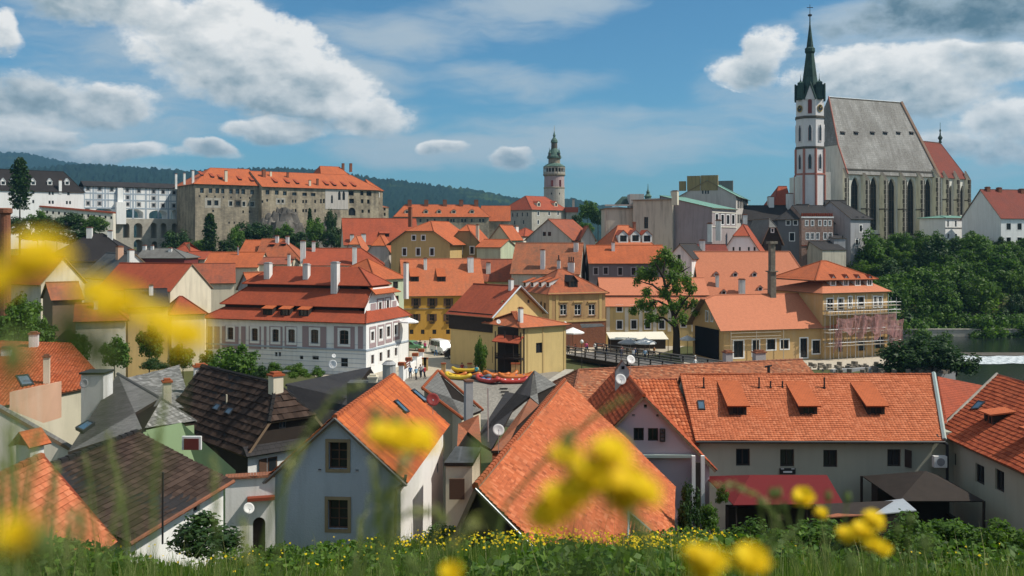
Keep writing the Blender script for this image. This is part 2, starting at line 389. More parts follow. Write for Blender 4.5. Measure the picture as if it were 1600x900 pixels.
# ---- mesh building
class MB:
    def __init__(s): s.v = []; s.f = []; s.m = []; s.uv = []
    def poly(s, pts, m=0, uv=None):
        i = len(s.v); s.v.extend([tuple(p) for p in pts]); s.f.append(tuple(range(i, i + len(pts)))); s.m.append(m)
        s.uv.append(uv or [(0, 0)] * len(pts))
    def hexa(s, p, m=0):
        """p: 4 bottom points then 4 top points, each counter-clockwise seen from above"""
        i = len(s.v); s.v.extend([tuple(q) for q in p])
        for f in ((3, 2, 1, 0), (4, 5, 6, 7), (0, 1, 5, 4), (1, 2, 6, 5), (2, 3, 7, 6), (3, 0, 4, 7)):
            s.f.append(tuple(i + k for k in f)); s.m.append(m); s.uv.append([(0, 0)] * 4)
    def box(s, x0, x1, y0, y1, z0, z1, m=0):
        s.hexa([(x0, y0, z0), (x1, y0, z0), (x1, y1, z0), (x0, y1, z0), (x0, y0, z1), (x1, y0, z1), (x1, y1, z1), (x0, y1, z1)], m)
    def wbox(s, O, U, N, a0, a1, z0, z1, n0, n1, m=0):
        """box on a wall: a along U, z up, n outward along N"""
        q = [(a0, n0), (a0, n1), (a1, n1), (a1, n0)]
        b = [(O[0] + U[0] * a + N[0] * n, O[1] + U[1] * a + N[1] * n) for a, n in q]
        s.hexa([(x, y, z0) for x, y in b] + [(x, y, z1) for x, y in b], m)
    def obox(s, c, u, du, dw, z0, z1, m=0, top=1.0):
        w = (-u[1], u[0]); b = []; t = []
        for a, k in ((-1, -1), (1, -1), (1, 1), (-1, 1)):
            b.append((c[0] + u[0] * a * du / 2 + w[0] * k * dw / 2, c[1] + u[1] * a * du / 2 + w[1] * k * dw / 2, z0))
            t.append((c[0] + (u[0] * a * du / 2 + w[0] * k * dw / 2) * top, c[1] + (u[1] * a * du / 2 + w[1] * k * dw / 2) * top, z1))
        s.hexa(b + t, m)
    def bar(s, a, b, r, m=0, n=5, r2=None):
        a = V(a); b = V(b); d = (b - a)
        if d.length < 1e-6: return
        d.normalize(); x = d.orthogonal().normalized(); y = d.cross(x); r2 = r if r2 is None else r2
        i = len(s.v)
        for c, rr in ((a, r), (b, r2)):
            for k in range(n):
                t = 2 * math.pi * k / n
                s.v.append(tuple(c + x * (rr * math.cos(t)) + y * (rr * math.sin(t))))
        for k in range(n):
            j = (k + 1) % n
            s.f.append((i + k, i + j, i + n + j, i + n + k)); s.m.append(m); s.uv.append([(0, 0)] * 4)
        s.f.append(tuple(i + n - 1 - k for k in range(n))); s.m.append(m); s.uv.append([(0, 0)] * n)
        s.f.append(tuple(i + n + k for k in range(n))); s.m.append(m); s.uv.append([(0, 0)] * n)
    def tube(s, pts, rad, m=0, n=6):
        for k in range(len(pts) - 1):
            r0 = rad[k] if isinstance(rad, (list, tuple)) else rad; r1 = rad[k + 1] if isinstance(rad, (list, tuple)) else rad
            s.bar(pts[k], pts[k + 1], r0, m, n, r1)
    def lathe(s, c, prof, n=16, m=0, rot=0.0, mats=None):
        i = len(s.v)
        for r, z in prof:
            for k in range(n):
                t = 2 * math.pi * (k + .5) / n + rot
                s.v.append((c[0] + r * math.cos(t), c[1] + r * math.sin(t), c[2] + z))
        for j in range(len(prof) - 1):
            for k in range(n):
                q = (k + 1) % n
                s.f.append((i + j * n + k, i + j * n + q, i + (j + 1) * n + q, i + (j + 1) * n + k))
                s.m.append(mats[j] if mats else m)
                L = 2 * math.pi * max(prof[j][0], .1) / n
                s.uv.append([(k * L, prof[j][1]), ((k + 1) * L, prof[j][1]), ((k + 1) * L, prof[j + 1][1]), (k * L, prof[j + 1][1])])
    def slab(s, pts, th=.12, m=0, ms=None):
        """roof plane: polygon with thickness; UV in metres, v up the slope"""
        pts = [V(p) for p in pts]
        n = V((0, 0, 0))
        for k in range(len(pts)):
            a, b = pts[k], pts[(k + 1) % len(pts)]
            n += (a - pts[0]).cross(b - pts[0])
        n.normalize()
        if n.z < 0: n = -n; pts = pts[::-1]
        eh = V((0, 0, 1)).cross(n)
        eh = eh.normalized() if eh.length > 1e-4 else V((1, 0, 0))
        es = n.cross(eh)
        s.poly(pts, m, [((p - pts[0]).dot(eh), (p - pts[0]).dot(es)) for p in pts])
        lo = [p - n * th for p in pts]
        s.poly(lo[::-1], m if ms is None else ms)
        for k in range(len(pts)):
            j = (k + 1) % len(pts)
            s.poly([pts[j], pts[k], lo[k], lo[j]], m if ms is None else ms)
        return n, eh, es
    def build(s, name, mats, parent=None, smooth=False, off=None, kind=None):
        if not s.v: return None
        if isinstance(mats, str): mats = [mats]
        me = bpy.data.meshes.new(name)
        o3 = V((0, 0, 0)) if parent is None else rootloc(parent)
        if off is not None: o3 = V(off)
        vv = [(x - o3.x, y - o3.y, z - o3.z) for x, y, z in s.v]
        me.from_pydata(vv, [], s.f)
        for k in mats: me.materials.append(MATS[k])
        me.polygons.foreach_set('material_index', s.m)
        uvl = me.uv_layers.new(name='UVMap')
        fl = [c for f in s.uv for p in f for c in p]
        uvl.data.foreach_set('uv', fl)
        if smooth: me.polygons.foreach_set('use_smooth', [True] * len(s.f))
        me.update()
        ob = bpy.data.objects.new(name, me)
        col.objects.link(ob)
        if parent is not None: ob.parent = parent
        if off is not None: ob.location = off
        if kind: ob['kind'] = kind
        return ob
def rootloc(o):
    r = V(o.location)
    while o.parent is not None: o = o.parent; r = r + V(o.location)
    return r
def thing(name, label, cat, loc, group=None):
    o = bpy.data.objects.new(name, None); o.empty_display_size = .5
    col.objects.link(o); o.location = loc
    o['label'] = label; o['category'] = cat
    if group: o['group'] = group
    return o
def tag(o, label, cat, group=None):
    o['label'] = label; o['category'] = cat
    if group: o['group'] = group
    return o

def clip(poly, outl):
    """clip a 2-D polygon to a convex counter-clockwise outline"""
    out = poly
    for k in range(len(outl)):
        a = outl[k]; b = outl[(k + 1) % len(outl)]
        ex, ey = b[0] - a[0], b[1] - a[1]
        inp = out; out = []
        if not inp: return []
        pd = ex * (inp[-1][1] - a[1]) - ey * (inp[-1][0] - a[0]); pq = inp[-1]
        for q in inp:
            d = ex * (q[1] - a[1]) - ey * (q[0] - a[0])
            if (d >= -1e-9) != (pd >= -1e-9):
                t = pd / (pd - d); out.append((pq[0] + (q[0] - pq[0]) * t, pq[1] + (q[1] - pq[1]) * t))
            if d >= -1e-9: out.append(q)
            pq, pd = q, d
    return out

def wall(mb, O, U, Nin, outl, holes, m=0, rd=.18, mr=None, back=False):
    """wall face with real openings; outl convex ccw (a, z); holes (a0, z0, a1, z1, kind)"""
    def W(a, z, d=0.0): return (O[0] + U[0] * a + Nin[0] * d, O[1] + U[1] * a + Nin[1] * d, z)
    mr = m if mr is None else mr
    a_lo = min(p[0] for p in outl) - 1; a_hi = max(p[0] for p in outl) + 1
    zs = sorted(set([min(p[1] for p in outl), max(p[1] for p in outl)] + [h[1] for h in holes] + [h[3] for h in holes]))
    for z0, z1 in zip(zs, zs[1:]):
        if z1 - z0 < 1e-5: continue
        zc = (z0 + z1) / 2
        act = sorted([(h[0], h[2]) for h in holes if h[1] < zc < h[3]])
        cur = a_lo; iv = []
        for x0, x1 in act:
            if x0 > cur: iv.append((cur, x0))
            cur = max(cur, x1)
        iv.append((cur, a_hi))
        for x0, x1 in iv:
            q = clip([(x0, z0), (x1, z0), (x1, z1), (x0, z1)], outl)
            if len(q) > 2:
                mb.poly([W(a, z) for a, z in q], m)
                if back: mb.poly([W(a, z, rd) for a, z in q][::-1], m)
    for h in holes:
        a0, z0, a1, z1 = h[:4]; k = h[4] if len(h) > 4 else 'r'
        top = [(a0, z1), (a1, z1)]
        if k != 'r':
            n = 8; r = (a1 - a0) / 2; ac = (a0 + a1) / 2; arc = []
            for i in range(n + 1):
                t = i / n
                if k == 's':
                    rise = .28 * r; arc.append((ac - r * math.cos(math.pi * t), z1 - rise + rise * math.sin(math.pi * t)))
                elif k == 'a':
                    rise = min(r, (z1 - z0) * .5); arc.append((ac - r * math.cos(math.pi * t), z1 - rise + rise * math.sin(math.pi * t)))
                else:
                    rise = min(1.7 * r, (z1 - z0) * .5); x = -1 + 2 * t
                    arc.append((ac + r * x, z1 - rise + rise * (1 - abs(x) ** 1.8) ** .75))
            for i in range(n):
                p, q = arc[i], arc[i + 1]
                mb.poly([W(*p), W(*q), W(q[0], z1), W(p[0], z1)], m)
                if back: mb.poly([W(p[0], z1, rd), W(q[0], z1, rd), W(q[0], q[1], rd), W(p[0], p[1], rd)], m)
            top = arc
        ring = [(a0, z0)] + top + [(a1, z0)]
        for i in range(len(ring)):
            p, q = ring[i], ring[(i + 1) % len(ring)]
            mb.poly([W(*p), W(p[0], p[1], rd), W(q[0], q[1], rd), W(*q)], mr)

WST = {
    'white': dict(fr='frame_white', sur='white_clean', sw=.16, cols=2, rows=2),
    'whitebar': dict(fr='frame_white', sur=None, cols=2, rows=2),
    'dark': dict(fr='frame_dark', sur=None, cols=2, rows=1),
    'darkw': dict(fr='frame_dark', sur='white_clean', sw=.18, cols=2, rows=1),
    'brown': dict(fr='frame_brown', sur=None, cols=2, rows=2),
    'stone': dict(fr='frame_white', sur='stoneframe', sw=.16, cols=2, rows=3),
    'slit': dict(fr=None, sur=None, cols=1, rows=1),
    'slitw': dict(fr=None, sur='white_clean', sw=.2, cols=1, rows=1),
    'grey': dict(fr='frame_dark', sur='greyhouse', sw=.2, cols=2, rows=2),
    'church': dict(fr='quoin', sur=None, cols=3, rows=5),
    'red': dict(fr='frame_red', sur=None, cols=2, rows=2),
}
def window(root, O, U, Nin, h, st='white', rd=.18, shut=None, sill=None):
    st = WST[st] if isinstance(st, str) else st
    a0, z0, a1, z1 = h[:4]; N = (-Nin[0], -Nin[1]); w = a1 - a0; ht = z1 - z0
    mb = MB(); mats = []
    def mi(k):
        if k not in mats: mats.append(k)
        return mats.index(k)
    fr = st['fr']
    if fr:
        k = mi(fr); fw = st.get('fw', min(.09, w * .12)); d0, d1 = -rd + .02, -rd + .09
        for (x0, x1, y0, y1) in ((a0, a0 + fw, z0, z1), (a1 - fw, a1, z0, z1), (a0 + fw, a1 - fw, z0, z0 + fw), (a0 + fw, a1 - fw, z1 - fw, z1)):
            mb.wbox(O, U, N, x0, x1, y0, y1, d0, d1, k)
        b = fw * .45
        for i in range(1, st['cols']):
            x = a0 + w * i / st['cols']; mb.wbox(O, U, N, x - b, x + b, z0 + fw, z1 - fw, d0, d1 - .012, k)
        for i in range(1, st['rows']):
            y = z0 + ht * i / st['rows']; mb.wbox(O, U, N, a0 + fw, a1 - fw, y - b * .8, y + b * .8, d0, d1 - .02, k)
    if st['sur']:
        k = mi(st['sur']); s_ = st['sw']
        for (x0, x1, y0, y1) in ((a0 - s_, a0, z0 - s_, z1 + s_), (a1, a1 + s_, z0 - s_, z1 + s_), (a0, a1, z0 - s_, z0), (a0, a1, z1, z1 + s_)):
            mb.wbox(O, U, N, x0, x1, y0, y1, -.03, .03, k)
    if sill:
        mb.wbox(O, U, N, a0 - .08, a1 + .08, z0 - .1, z0 - .02, -.02, .14, mi(sill))
    if not mats:
        mb.wbox(O, U, N, a0, a1, z0, z0 + .05, -rd + .02, .02, mi('greyhouse'))
    wo = mb.build('window', mats, root)
    pb = MB()
    def W(a, z, n): return (O[0] + U[0] * a + N[0] * n, O[1] + U[1] * a + N[1] * n, z)
    pb.poly([W(a0, z0, -rd + .03), W(a1, z0, -rd + .03), W(a1, z1, -rd + .03), W(a0, z1, -rd + .03)])
    pb.build('pane', ['glass'], wo)
    if shut:
        for sg, x in ((-1, a0), (1, a1)):
            sb = MB()
            sb.wbox(O, U, N, x - w * .42 if sg < 0 else x + .02, x - .02 if sg < 0 else x + w * .42, z0, z1, .02, .07)
            sb.build('shutter', [shut], wo)
    return wo

def tiles(poly3, tw, rh, lip=.025, pan=0.0, seed=1, k=1, jit=.006, streak=False, lift=.0):
    """real tiles on a roof plane, returned as arrays: one lip per tile"""
    pts = [V(p) for p in poly3]
    n = (pts[1] - pts[0]).cross(pts[2] - pts[0]).normalized()
    if n.z < 0: n = -n; pts = pts[::-1]
    eh = V((0, 0, 1)).cross(n).normalized(); es = n.cross(eh)
    o = pts[0]
    out2 = [((p - o).dot(eh), (p - o).dot(es)) for p in pts]
    u0 = min(p[0] for p in out2); u1 = max(p[0] for p in out2); v0 = min(p[1] for p in out2); v1 = max(p[1] for p in out2)
    rg = random.Random(seed); vs = []; fs = []; rn = []
    nr = int(math.ceil((v1 - v0) / rh)); nc = int(math.ceil((u1 - u0) / tw)) + 1
    sub = 4 if pan else 1
    def out3(u, v, h):
        h += .022 * math.sin(.9 * u + .5 * v + seed) + .016 * math.sin(.37 * u - 1.5 * v) + .01 * math.sin(2.3 * u + 1.9 * v)
        p = o + eh * u + es * v + n * (h + lift); return (p.x, p.y, p.z)
    cols_r = [rg.random() for _ in range(nc + 2)]
    for r in range(nr):
        y0 = v0 + r * rh; y1 = y0 + rh * 1.02
        x_off = -tw * (.5 if (r % 2 and not pan) else 0)
        for c in range(nc):
            xa = u0 + c * tw + x_off
            g = rg.random(); dz = rg.uniform(-jit, jit)
            if streak: g = min(1, max(0, .75 * cols_r[c] + .35 * g - .05))
            tl = rg.uniform(-jit, jit)
            for q in range(sub):
                x0 = xa + tw * q / sub; x1 = xa + tw * (q + 1) / sub - (.006 if q == sub - 1 else 0)
                cell = clip([(x0, y0), (x1, y0), (x1, y1), (x0, y1)], out2)
                if len(cell) < 3: continue
                i = len(vs)
                for (u, v) in cell:
                    h = lip * (1 - (v - y0) / rh) + .012 + dz + tl * (u - xa) / tw
                    if pan: h += pan * math.sin(math.pi * min(1, max(0, (u - xa) / tw)))
                    vs.append(out3(u, v, h))
                fs.append(tuple(range(i, i + len(cell)))); rn.append(g)
                lo = [(u, v) for (u, v) in cell if abs(v - y0) < 1e-6]
                if len(lo) == 2:
                    lo.sort(); j = len(vs)
                    for (u, v), b in ((lo[0], 0), (lo[1], 0), (lo[1], 1), (lo[0], 1)):
                        h = lip + .012 + dz + tl * (u - xa) / tw
                        if pan: h += pan * math.sin(math.pi * min(1, max(0, (u - xa) / tw)))
                        vs.append(out3(u, v, h if b else -.03))
                    fs.append((j, j + 1, j + 2, j + 3)); rn.append(g * .8)
    return vs, fs, rn
def tiles_obj(planes, mat, parent, tw, rh, name='roof_tiles', **kw):
    vs = []; fs = []; rn = []
    for q, pl in enumerate(planes):
        a, b, c = tiles(pl, tw, rh, seed=q * 17 + len(planes), **kw); i = len(vs)
        vs += a; fs += [tuple(x + i for x in f) for f in b]; rn += c
    if not fs: return None
    o3 = rootloc(parent)
    me = bpy.data.meshes.new(name)
    me.from_pydata([(x - o3.x, y - o3.y, z - o3.z) for x, y, z in vs], [], fs)
    me.materials.append(MATS[mat])
    at = me.attributes.new('rnd', 'FLOAT', 'FACE'); at.data.foreach_set('value', rn)
    ob = bpy.data.objects.new(name, me); col.objects.link(ob); ob.parent = parent; ob['kind'] = 'stuff'
    return ob

def caps(lines, parent, mat, r=.13, seg=.42, name='ridge_tile', each=False):
    """ridge tiles: overlapping half-round pieces along each line"""
    mb = MB()
    for a, b in lines:
        a = V(a); b = V(b); L = (b - a).length
        if L < .1: continue
        n = max(1, int(L / seg)); d = (b - a) / n
        for i in range(n):
            p = a + d * i; q = a + d * (i + 1.06)
            mb.bar(p + V((0, 0, .0)), q + V((0, 0, -.012)), r, 0, 6, r * .86)
    return mb.build(name, [mat], parent)

class House:
    def __init__(s, name, label, cat, A, B, dep, zb, ze, zr, ridge='u', rp=.5, ends=('g', 'g'), oe=.4, og=.25, wallm='white', roofm='tile_orange',
                 root=None, th=.14, cap=True, capm=None, tile=None, group=None, soffit='wood', rd=.18, nowall=()):
        s.A = V((A[0], A[1])); B = V((B[0], B[1]))
        s.L = (B - s.A).length; s.u = (B - s.A) / s.L; s.w = V((-s.u.y, s.u.x)); s.dep = dep
        s.zb, s.ze, s.zr, s.ridge, s.rp, s.ends, s.oe, s.og = zb, ze, zr, ridge, rp, ends, oe, og
        s.wallm, s.roofm, s.th, s.cap, s.capm, s.tile, s.soffit, s.rd = wallm, roofm, th, cap, capm or roofm, tile, soffit, rd
        s.nowall = nowall
        c = s.A + s.u * s.L / 2 + s.w * dep / 2
        s.root = root or thing(name, label, cat, (c.x, c.y, zb), group)
        u, w, A2 = s.u, s.w, s.A
        s.F = {'f': (A2, u, w, s.L), 'r': (A2 + u * s.L, w, -u, dep), 'b': (A2 + u * s.L + w * dep, -u, -w, s.L), 'l': (A2 + w * dep, -w, u, dep)}
        s.holes = {k: [] for k in 'frbl'}; s.specs = []
        if ridge == 'u': s.Ls, s.Wt, s.sd, s.td = s.L, dep, u, w
        else: s.Ls, s.Wt, s.sd, s.td = dep, s.L, w, u
        s.tr = rp * s.Wt
    def R(s, a, t, z):
        p = s.A + s.sd * a + s.td * t; return V((p.x, p.y, z))
    def zt(s, t):
        if t <= s.tr: return s.ze + (s.zr - s.ze) * t / s.tr
        return s.ze + (s.zr - s.ze) * (s.Wt - t) / (s.Wt - s.tr)
    def hit(s, face, x, y):
        O, U, N, L = s.F[face]; r = V(((x - 800) / S, 1.0))
        t = O.dot(N) / r.dot(N); p = r * t
        return (p - O).dot(U), (HY - y) / S * t
    def win(s, face, lst, st='white', kind='r', shut=None, sill=None):
        """windows by photograph pixels: (x, y, w, h), thrown on to the wall they sit in"""
        for (x, y, w, h) in lst:
            a0 = s.hit(face, x - w / 2, y)[0]; a1 = s.hit(face, x + w / 2, y)[0]
            z0 = s.hit(face, x, y + h / 2)[1]; z1 = s.hit(face, x, y - h / 2)[1]
            if a1 < a0: a0, a1 = a1, a0
            s.wm(face, [(a0, z0, a1, z1)], st, kind, shut, sill)
    def wm(s, face, lst, st='white', kind='r', shut=None, sill=None):
        for h in lst:
            s.holes[face].append(tuple(h) + (kind,)); s.specs.append((face, h, st, shut, sill))
    def outline(s, face):
        O, U, N, L = s.F[face]
        gab = (face in 'lr') if s.ridge == 'u' else (face in 'fb')
        if not gab: return [(0, s.zb), (L, s.zb), (L, s.ze), (0, s.ze)]
        e = s.ends[0] if face in ('l', 'f') else s.ends[1]
        if e[0] == 'h' and (len(e) > 1): return [(0, s.zb), (L, s.zb), (L, s.ze), (0, s.ze)]
        tr = s.tr
        if face in ('l', 'b'): tr = s.Wt - s.tr
        if e[0] == 'k':
            f = e[2]; zf = s.ze + (s.zr - s.ze) * f
            return [(0, s.zb), (L, s.zb), (L, s.ze), (L - (L - tr) * f, zf - .03), (tr * f, zf - .03), (0, s.ze)]
        return [(0, s.zb), (L, s.zb), (L, s.ze), (tr, s.zr - .03), (0, s.ze)]
    def planes(s):
        """front (t=0) plane, back plane, then hip planes; also ridge lines"""
        sl0 = (s.zr - s.ze) / s.tr; sl1 = (s.zr - s.ze) / (s.Wt - s.tr)
        lo = s.ze - sl0 * s.oe; to = -s.oe; t1 = s.Wt + (s.ze - lo) / sl1
        f = []; b = []; hips = []; lines = []; rid = []
        for i, e in enumerate(s.ends):
            sg = -1 if i == 0 else 1; s0 = 0 if i == 0 else s.Ls
            if e[0] == 'g':
                x = s0 + sg * s.og; f.append([(x, to, lo), (x, s.tr, s.zr)]); b.append([(x, t1, lo), (x, s.tr, s.zr)]); rid.append(x)
            elif e[0] == 'h':
                x = s0 + sg * s.oe; xr = s0 - sg * e[1]
                f.append([(x, to, lo), (xr, s.tr, s.zr)]); b.append([(x, t1, lo), (xr, s.tr, s.zr)]); rid.append(xr)
                if e[1] > 0:
                    hips.append([(x, to, lo), (x, t1, lo), (xr, s.tr, s.zr)])
                    lines += [((x, to, lo), (xr, s.tr, s.zr)), ((x, t1, lo), (xr, s.tr, s.zr))]
            else:
                x = s0 + sg * s.og; xr = s0 - sg * e[1]; ff = e[2]; zf = s.ze + (s.zr - s.ze) * ff; ta = s.tr * ff; tb = s.Wt - (s.Wt - s.tr) * ff
                f.append([(x, to, lo), (x, ta, zf), (xr, s.tr, s.zr)]); b.append([(x, t1, lo), (x, tb, zf), (xr, s.tr, s.zr)]); rid.append(xr)
                xo = x + sg * .15; k = .15 / max(e[1] + s.og, .1) * (s.zr - zf)
                hips.append([(x, ta, zf), (x, tb, zf), (xr, s.tr, s.zr)])
                lines += [((x, ta, zf), (xr, s.tr, s.zr)), ((x, tb, zf), (xr, s.tr, s.zr))]
        lines.append(((rid[0], s.tr, s.zr), (rid[1], s.tr, s.zr)))
        fp = f[0] + f[1][::-1]; bp = b[0] + b[1][::-1]
        T = lambda q: [s.R(*p) for p in q]
        return T(fp), T(bp), [T(h) for h in hips], [(s.R(*a), s.R(*b2)) for a, b2 in lines]
    def roof_hit(s, x, y, side=0):
        r = V(((x - 800) / S, 1.0, (HY - y) / S))
        a = s.R(0, 0 if side == 0 else s.Wt, s.ze); t_ = s.R(0, s.tr, s.zr) - a
        n = V((s.sd.x, s.sd.y, 0)).cross(t_)
        return r * (a.dot(n) / r.dot(n))
    def done(s):
        mb = MB()
        for k in 'frbl':
            if k in s.nowall: continue
            O, U, N, L = s.F[k]
            wall(mb, O, U, N, s.outline(k), s.holes[k], 0, s.rd)
        s.wall = mb.build('wall', [s.wallm], s.root)
        for (face, h, st, shut, sill) in s.specs:
            O, U, N, L = s.F[face]; window(s.root, O, U, N, h, st, s.rd, shut, sill)
        f, b, hips, lines = s.planes()
        rb = MB()
        for q in [f, b] + hips: rb.slab(q, s.th, 0, 1)
        s.roof = rb.build('roof', [s.roofm, s.soffit], s.root)
        if s.cap: caps(lines, s.roof, s.capm, .12)
        if s.tile:
            kw = dict(s.tile); m = kw.pop('mat'); which = kw.pop('which', 'all')
            pl = [f, b] + hips
            if which == 'f': pl = [f] + hips
            if which == 'b': pl = [b] + hips
            tiles_obj(pl, m, s.roof, kw.pop('tw'), kw.pop('rh'), **kw)
        return s
    def chim(s, x, ytop, ybot, wpx, side=0, m='white', cap='brick', dpx=None, pot=0):
        p = s.roof_hit(x, ybot, side); D = p.y; w = wpx * D / S; d = (dpx or wpx) * D / S
        return chimney(s.root, (p.x, p.y), s.u, w, d, p.z - 1.2, zp(ytop, D), m, cap, pot)
    def dormer(s, x, y, wm, hm, side=0, kind='shed', wallm='white', roofm=None, st='dark', pitch=.25, over=.15, shape=None):
        """dormer whose front foot stands at photograph pixel (x, y) on the roof plane"""
        p = s.roof_hit(x, y, side); sg = 1 if side == 0 else -1
        ax = V((s.sd.x, s.sd.y)); out = -V((s.td.x, s.td.y)) * sg      # out: down the slope, outward
        slope = (s.zr - s.ze) / (s.tr if side == 0 else s.Wt - s.tr)
        return dormer(s.root, p, ax, out, slope, wm, hm, kind, wallm, roofm or s.roofm, st, pitch, over)

def dormer(root, p, ax, out, slope, wm, hm, kind, wallm, roofm, st, pitch, over):
    c = V((p.x, p.y)); z0 = p.z; zt = z0 + hm; hw = wm / 2
    if ax.x * -out.y - ax.y * -out.x < 0: ax = -ax
    def Q(a, o, z): q = c + ax * a + out * o; return (q.x, q.y, z)
    mb = MB()
    if kind == 'shed':
        run = hm / max(slope - pitch, .05); zr = zt + pitch * run
        mb.slab([Q(-hw - over, over * 1.6, zt - pitch * over * 1.6 + .04), Q(hw + over, over * 1.6, zt - pitch * over * 1.6 + .04), Q(hw + over, -run, zr + .04), Q(-hw - over, -run, zr + .04)], .09, 0)
        for sg in (-1, 1): mb.poly([Q(sg * hw, 0, z0 - .1), Q(sg * hw, -run, zr), Q(sg * hw, 0, zt)], 1)
    else:
        g = kind if isinstance(kind, float) else .55 * wm
        run = hm / slope; runr = (hm + g) / slope
        for sg in (-1, 1):
            e = 1.0 + over / hw
            mb.slab([Q(0, over, zt + g + .03), Q(0, -runr, zt + g + .03), Q(sg * (hw + over), -(hm - g * over / hw) / slope, zt - g * over / hw + .03), Q(sg * (hw + over), over, zt - g * over / hw + .03)], .07, 0)
            mb.poly([Q(sg * hw, 0, z0 - .1), Q(sg * hw, -run, zt), Q(sg * hw, 0, zt)], 1)
        mb.poly([Q(-hw, 0, zt), Q(hw, 0, zt), Q(0, 0, zt + g)], 1)
    O = c - ax * hw; fwm = .16 * wm
    hole = (fwm, z0 + .12 * hm, wm - fwm, zt - .1 * hm)
    wall(mb, O, ax, -out, [(0, z0 - .3), (wm, z0 - .3), (wm, zt), (0, zt)], [hole + ('r',)], 1, .08)
    o = mb.build('dormer', [roofm, wallm], root)
    s_ = dict(WST[st]); s_['sur'] = None
    N = out; pb = MB()
    W = lambda a, z, n: (O.x + ax.x * a + N.x * n, O.y + ax.y * a + N.y * n, z)
    a0, za, a1, zb_ = hole
    pb.poly([W(a0, za, -.07), W(a1, za, -.07), W(a1, zb_, -.07), W(a0, zb_, -.07)])
    if s_['fr']:
        m_ = (a0 + a1) / 2; pb.wbox(O, ax, N, m_ - .03, m_ + .03, za, zb_, -.07, -.02, 1)
        for q in (a0, a1 - .05): pb.wbox(O, ax, N, q, q + .05, za, zb_, -.07, -.02, 1)
    pb.build('pane', ['glass', s_['fr'] or 'frame_dark'], o)
    return o

def chimney(root, c, u, w, d, z0, z1, m='white', cap='brick', pot=0):
    mb = MB(); mb.obox(c, u, w, d, z0, z1, 0)
    o = mb.build('chimney', [m], root)
    cb = MB(); t = .12
    cb.obox(c, u, w + 2 * t * .6, d + 2 * t * .6, z1, z1 + .1, 0)
    cb.obox(c, u, w * .8, d * .8, z1 + .1, z1 + .22, 0)
    for i in range(pot):
        a = (i - (pot - 1) / 2) * w / max(pot, 1)
        cb.bar((c[0] + u[0] * a, c[1] + u[1] * a, z1 + .15), (c[0] + u[0] * a, c[1] + u[1] * a, z1 + 1.0), .12, 1, 6)
    cb.build('chimney_cap', [cap, 'iron'], o)
    return o

def skylight(root, poly, th=.15):
    """roof window: four points on the roof plane"""
    pts = [V(p) for p in poly]; n = (pts[1] - pts[0]).cross(pts[2] - pts[0]).normalized()
    if n.z < 0: n = -n; pts = pts[::-1]
    c = sum(pts, V((0, 0, 0))) / 4
    mb = MB()
    up = [p + n * th for p in pts]; inn = [c + (p - c) * .78 + n * th for p in pts]
    for i in range(4):
        j = (i + 1) % 4
        mb.poly([up[i], up[j], inn[j], inn[i]]); mb.poly([pts[i], pts[j], up[j], up[i]])
    o = mb.build('skylight', ['iron'], root)
    pb = MB(); pb.poly([q - n * .02 for q in inn]); pb.build('pane', ['glass_blue'], o)
    return o

def dish(px, py, D, rpx, label, m='dish_white', foot=1.2, face=(.28, -1, .35)):
    c = P(px, py, D); r = rpx * D / S
    t = thing('satellite_dish', label, 'satellite dish', (c.x, c.y, c.z - foot), 'satellite dishes on the roofs')
    f = V(face).normalized(); x = f.orthogonal().normalized(); y = f.cross(x)
    mb = MB(); n = 18; rings = [(0, -.16), (.35, -.14), (.7, -.08), (1, 0), (1.03, -.03), (.7, -.12), (0, -.2)]
    i0 = len(mb.v)
    for rr, h in rings:
        for k in range(n):
            a = 2 * math.pi * k / n
            mb.v.append(tuple(c + (x * math.cos(a) * rr + y * math.sin(a) * rr * 1.08) * r + f * (h * r * 1.2)))
    for j in range(len(rings) - 1):
        for k in range(n):
            q = (k + 1) % n
            mb.f.append((i0 + j * n + k, i0 + j * n + q, i0 + (j + 1) * n + q, i0 + (j + 1) * n + k)); mb.m.append(0); mb.uv.append([(0, 0)] * 4)
    mb.build('reflector', [m], t, smooth=True)
    ab = MB(); lo = c - V((0, 0, r * .95)); tip = c + f * r * .95 - V((0, 0, r * .25))
    ab.bar(lo, tip, r * .035, 0, 5); ab.bar(tip - f * .08, tip + f * .03, r * .11, 0, 8)
    ab.build('feed_arm', ['steel'], t)
    pb = MB(); b = c - f * r * .26; pb.bar(b, b - V((0, 0, foot)), r * .06, 0, 6); pb.bar(b, c - f * r * .15, r * .09, 0, 6)
    pb.build('mast', ['steel'], t)
    return t
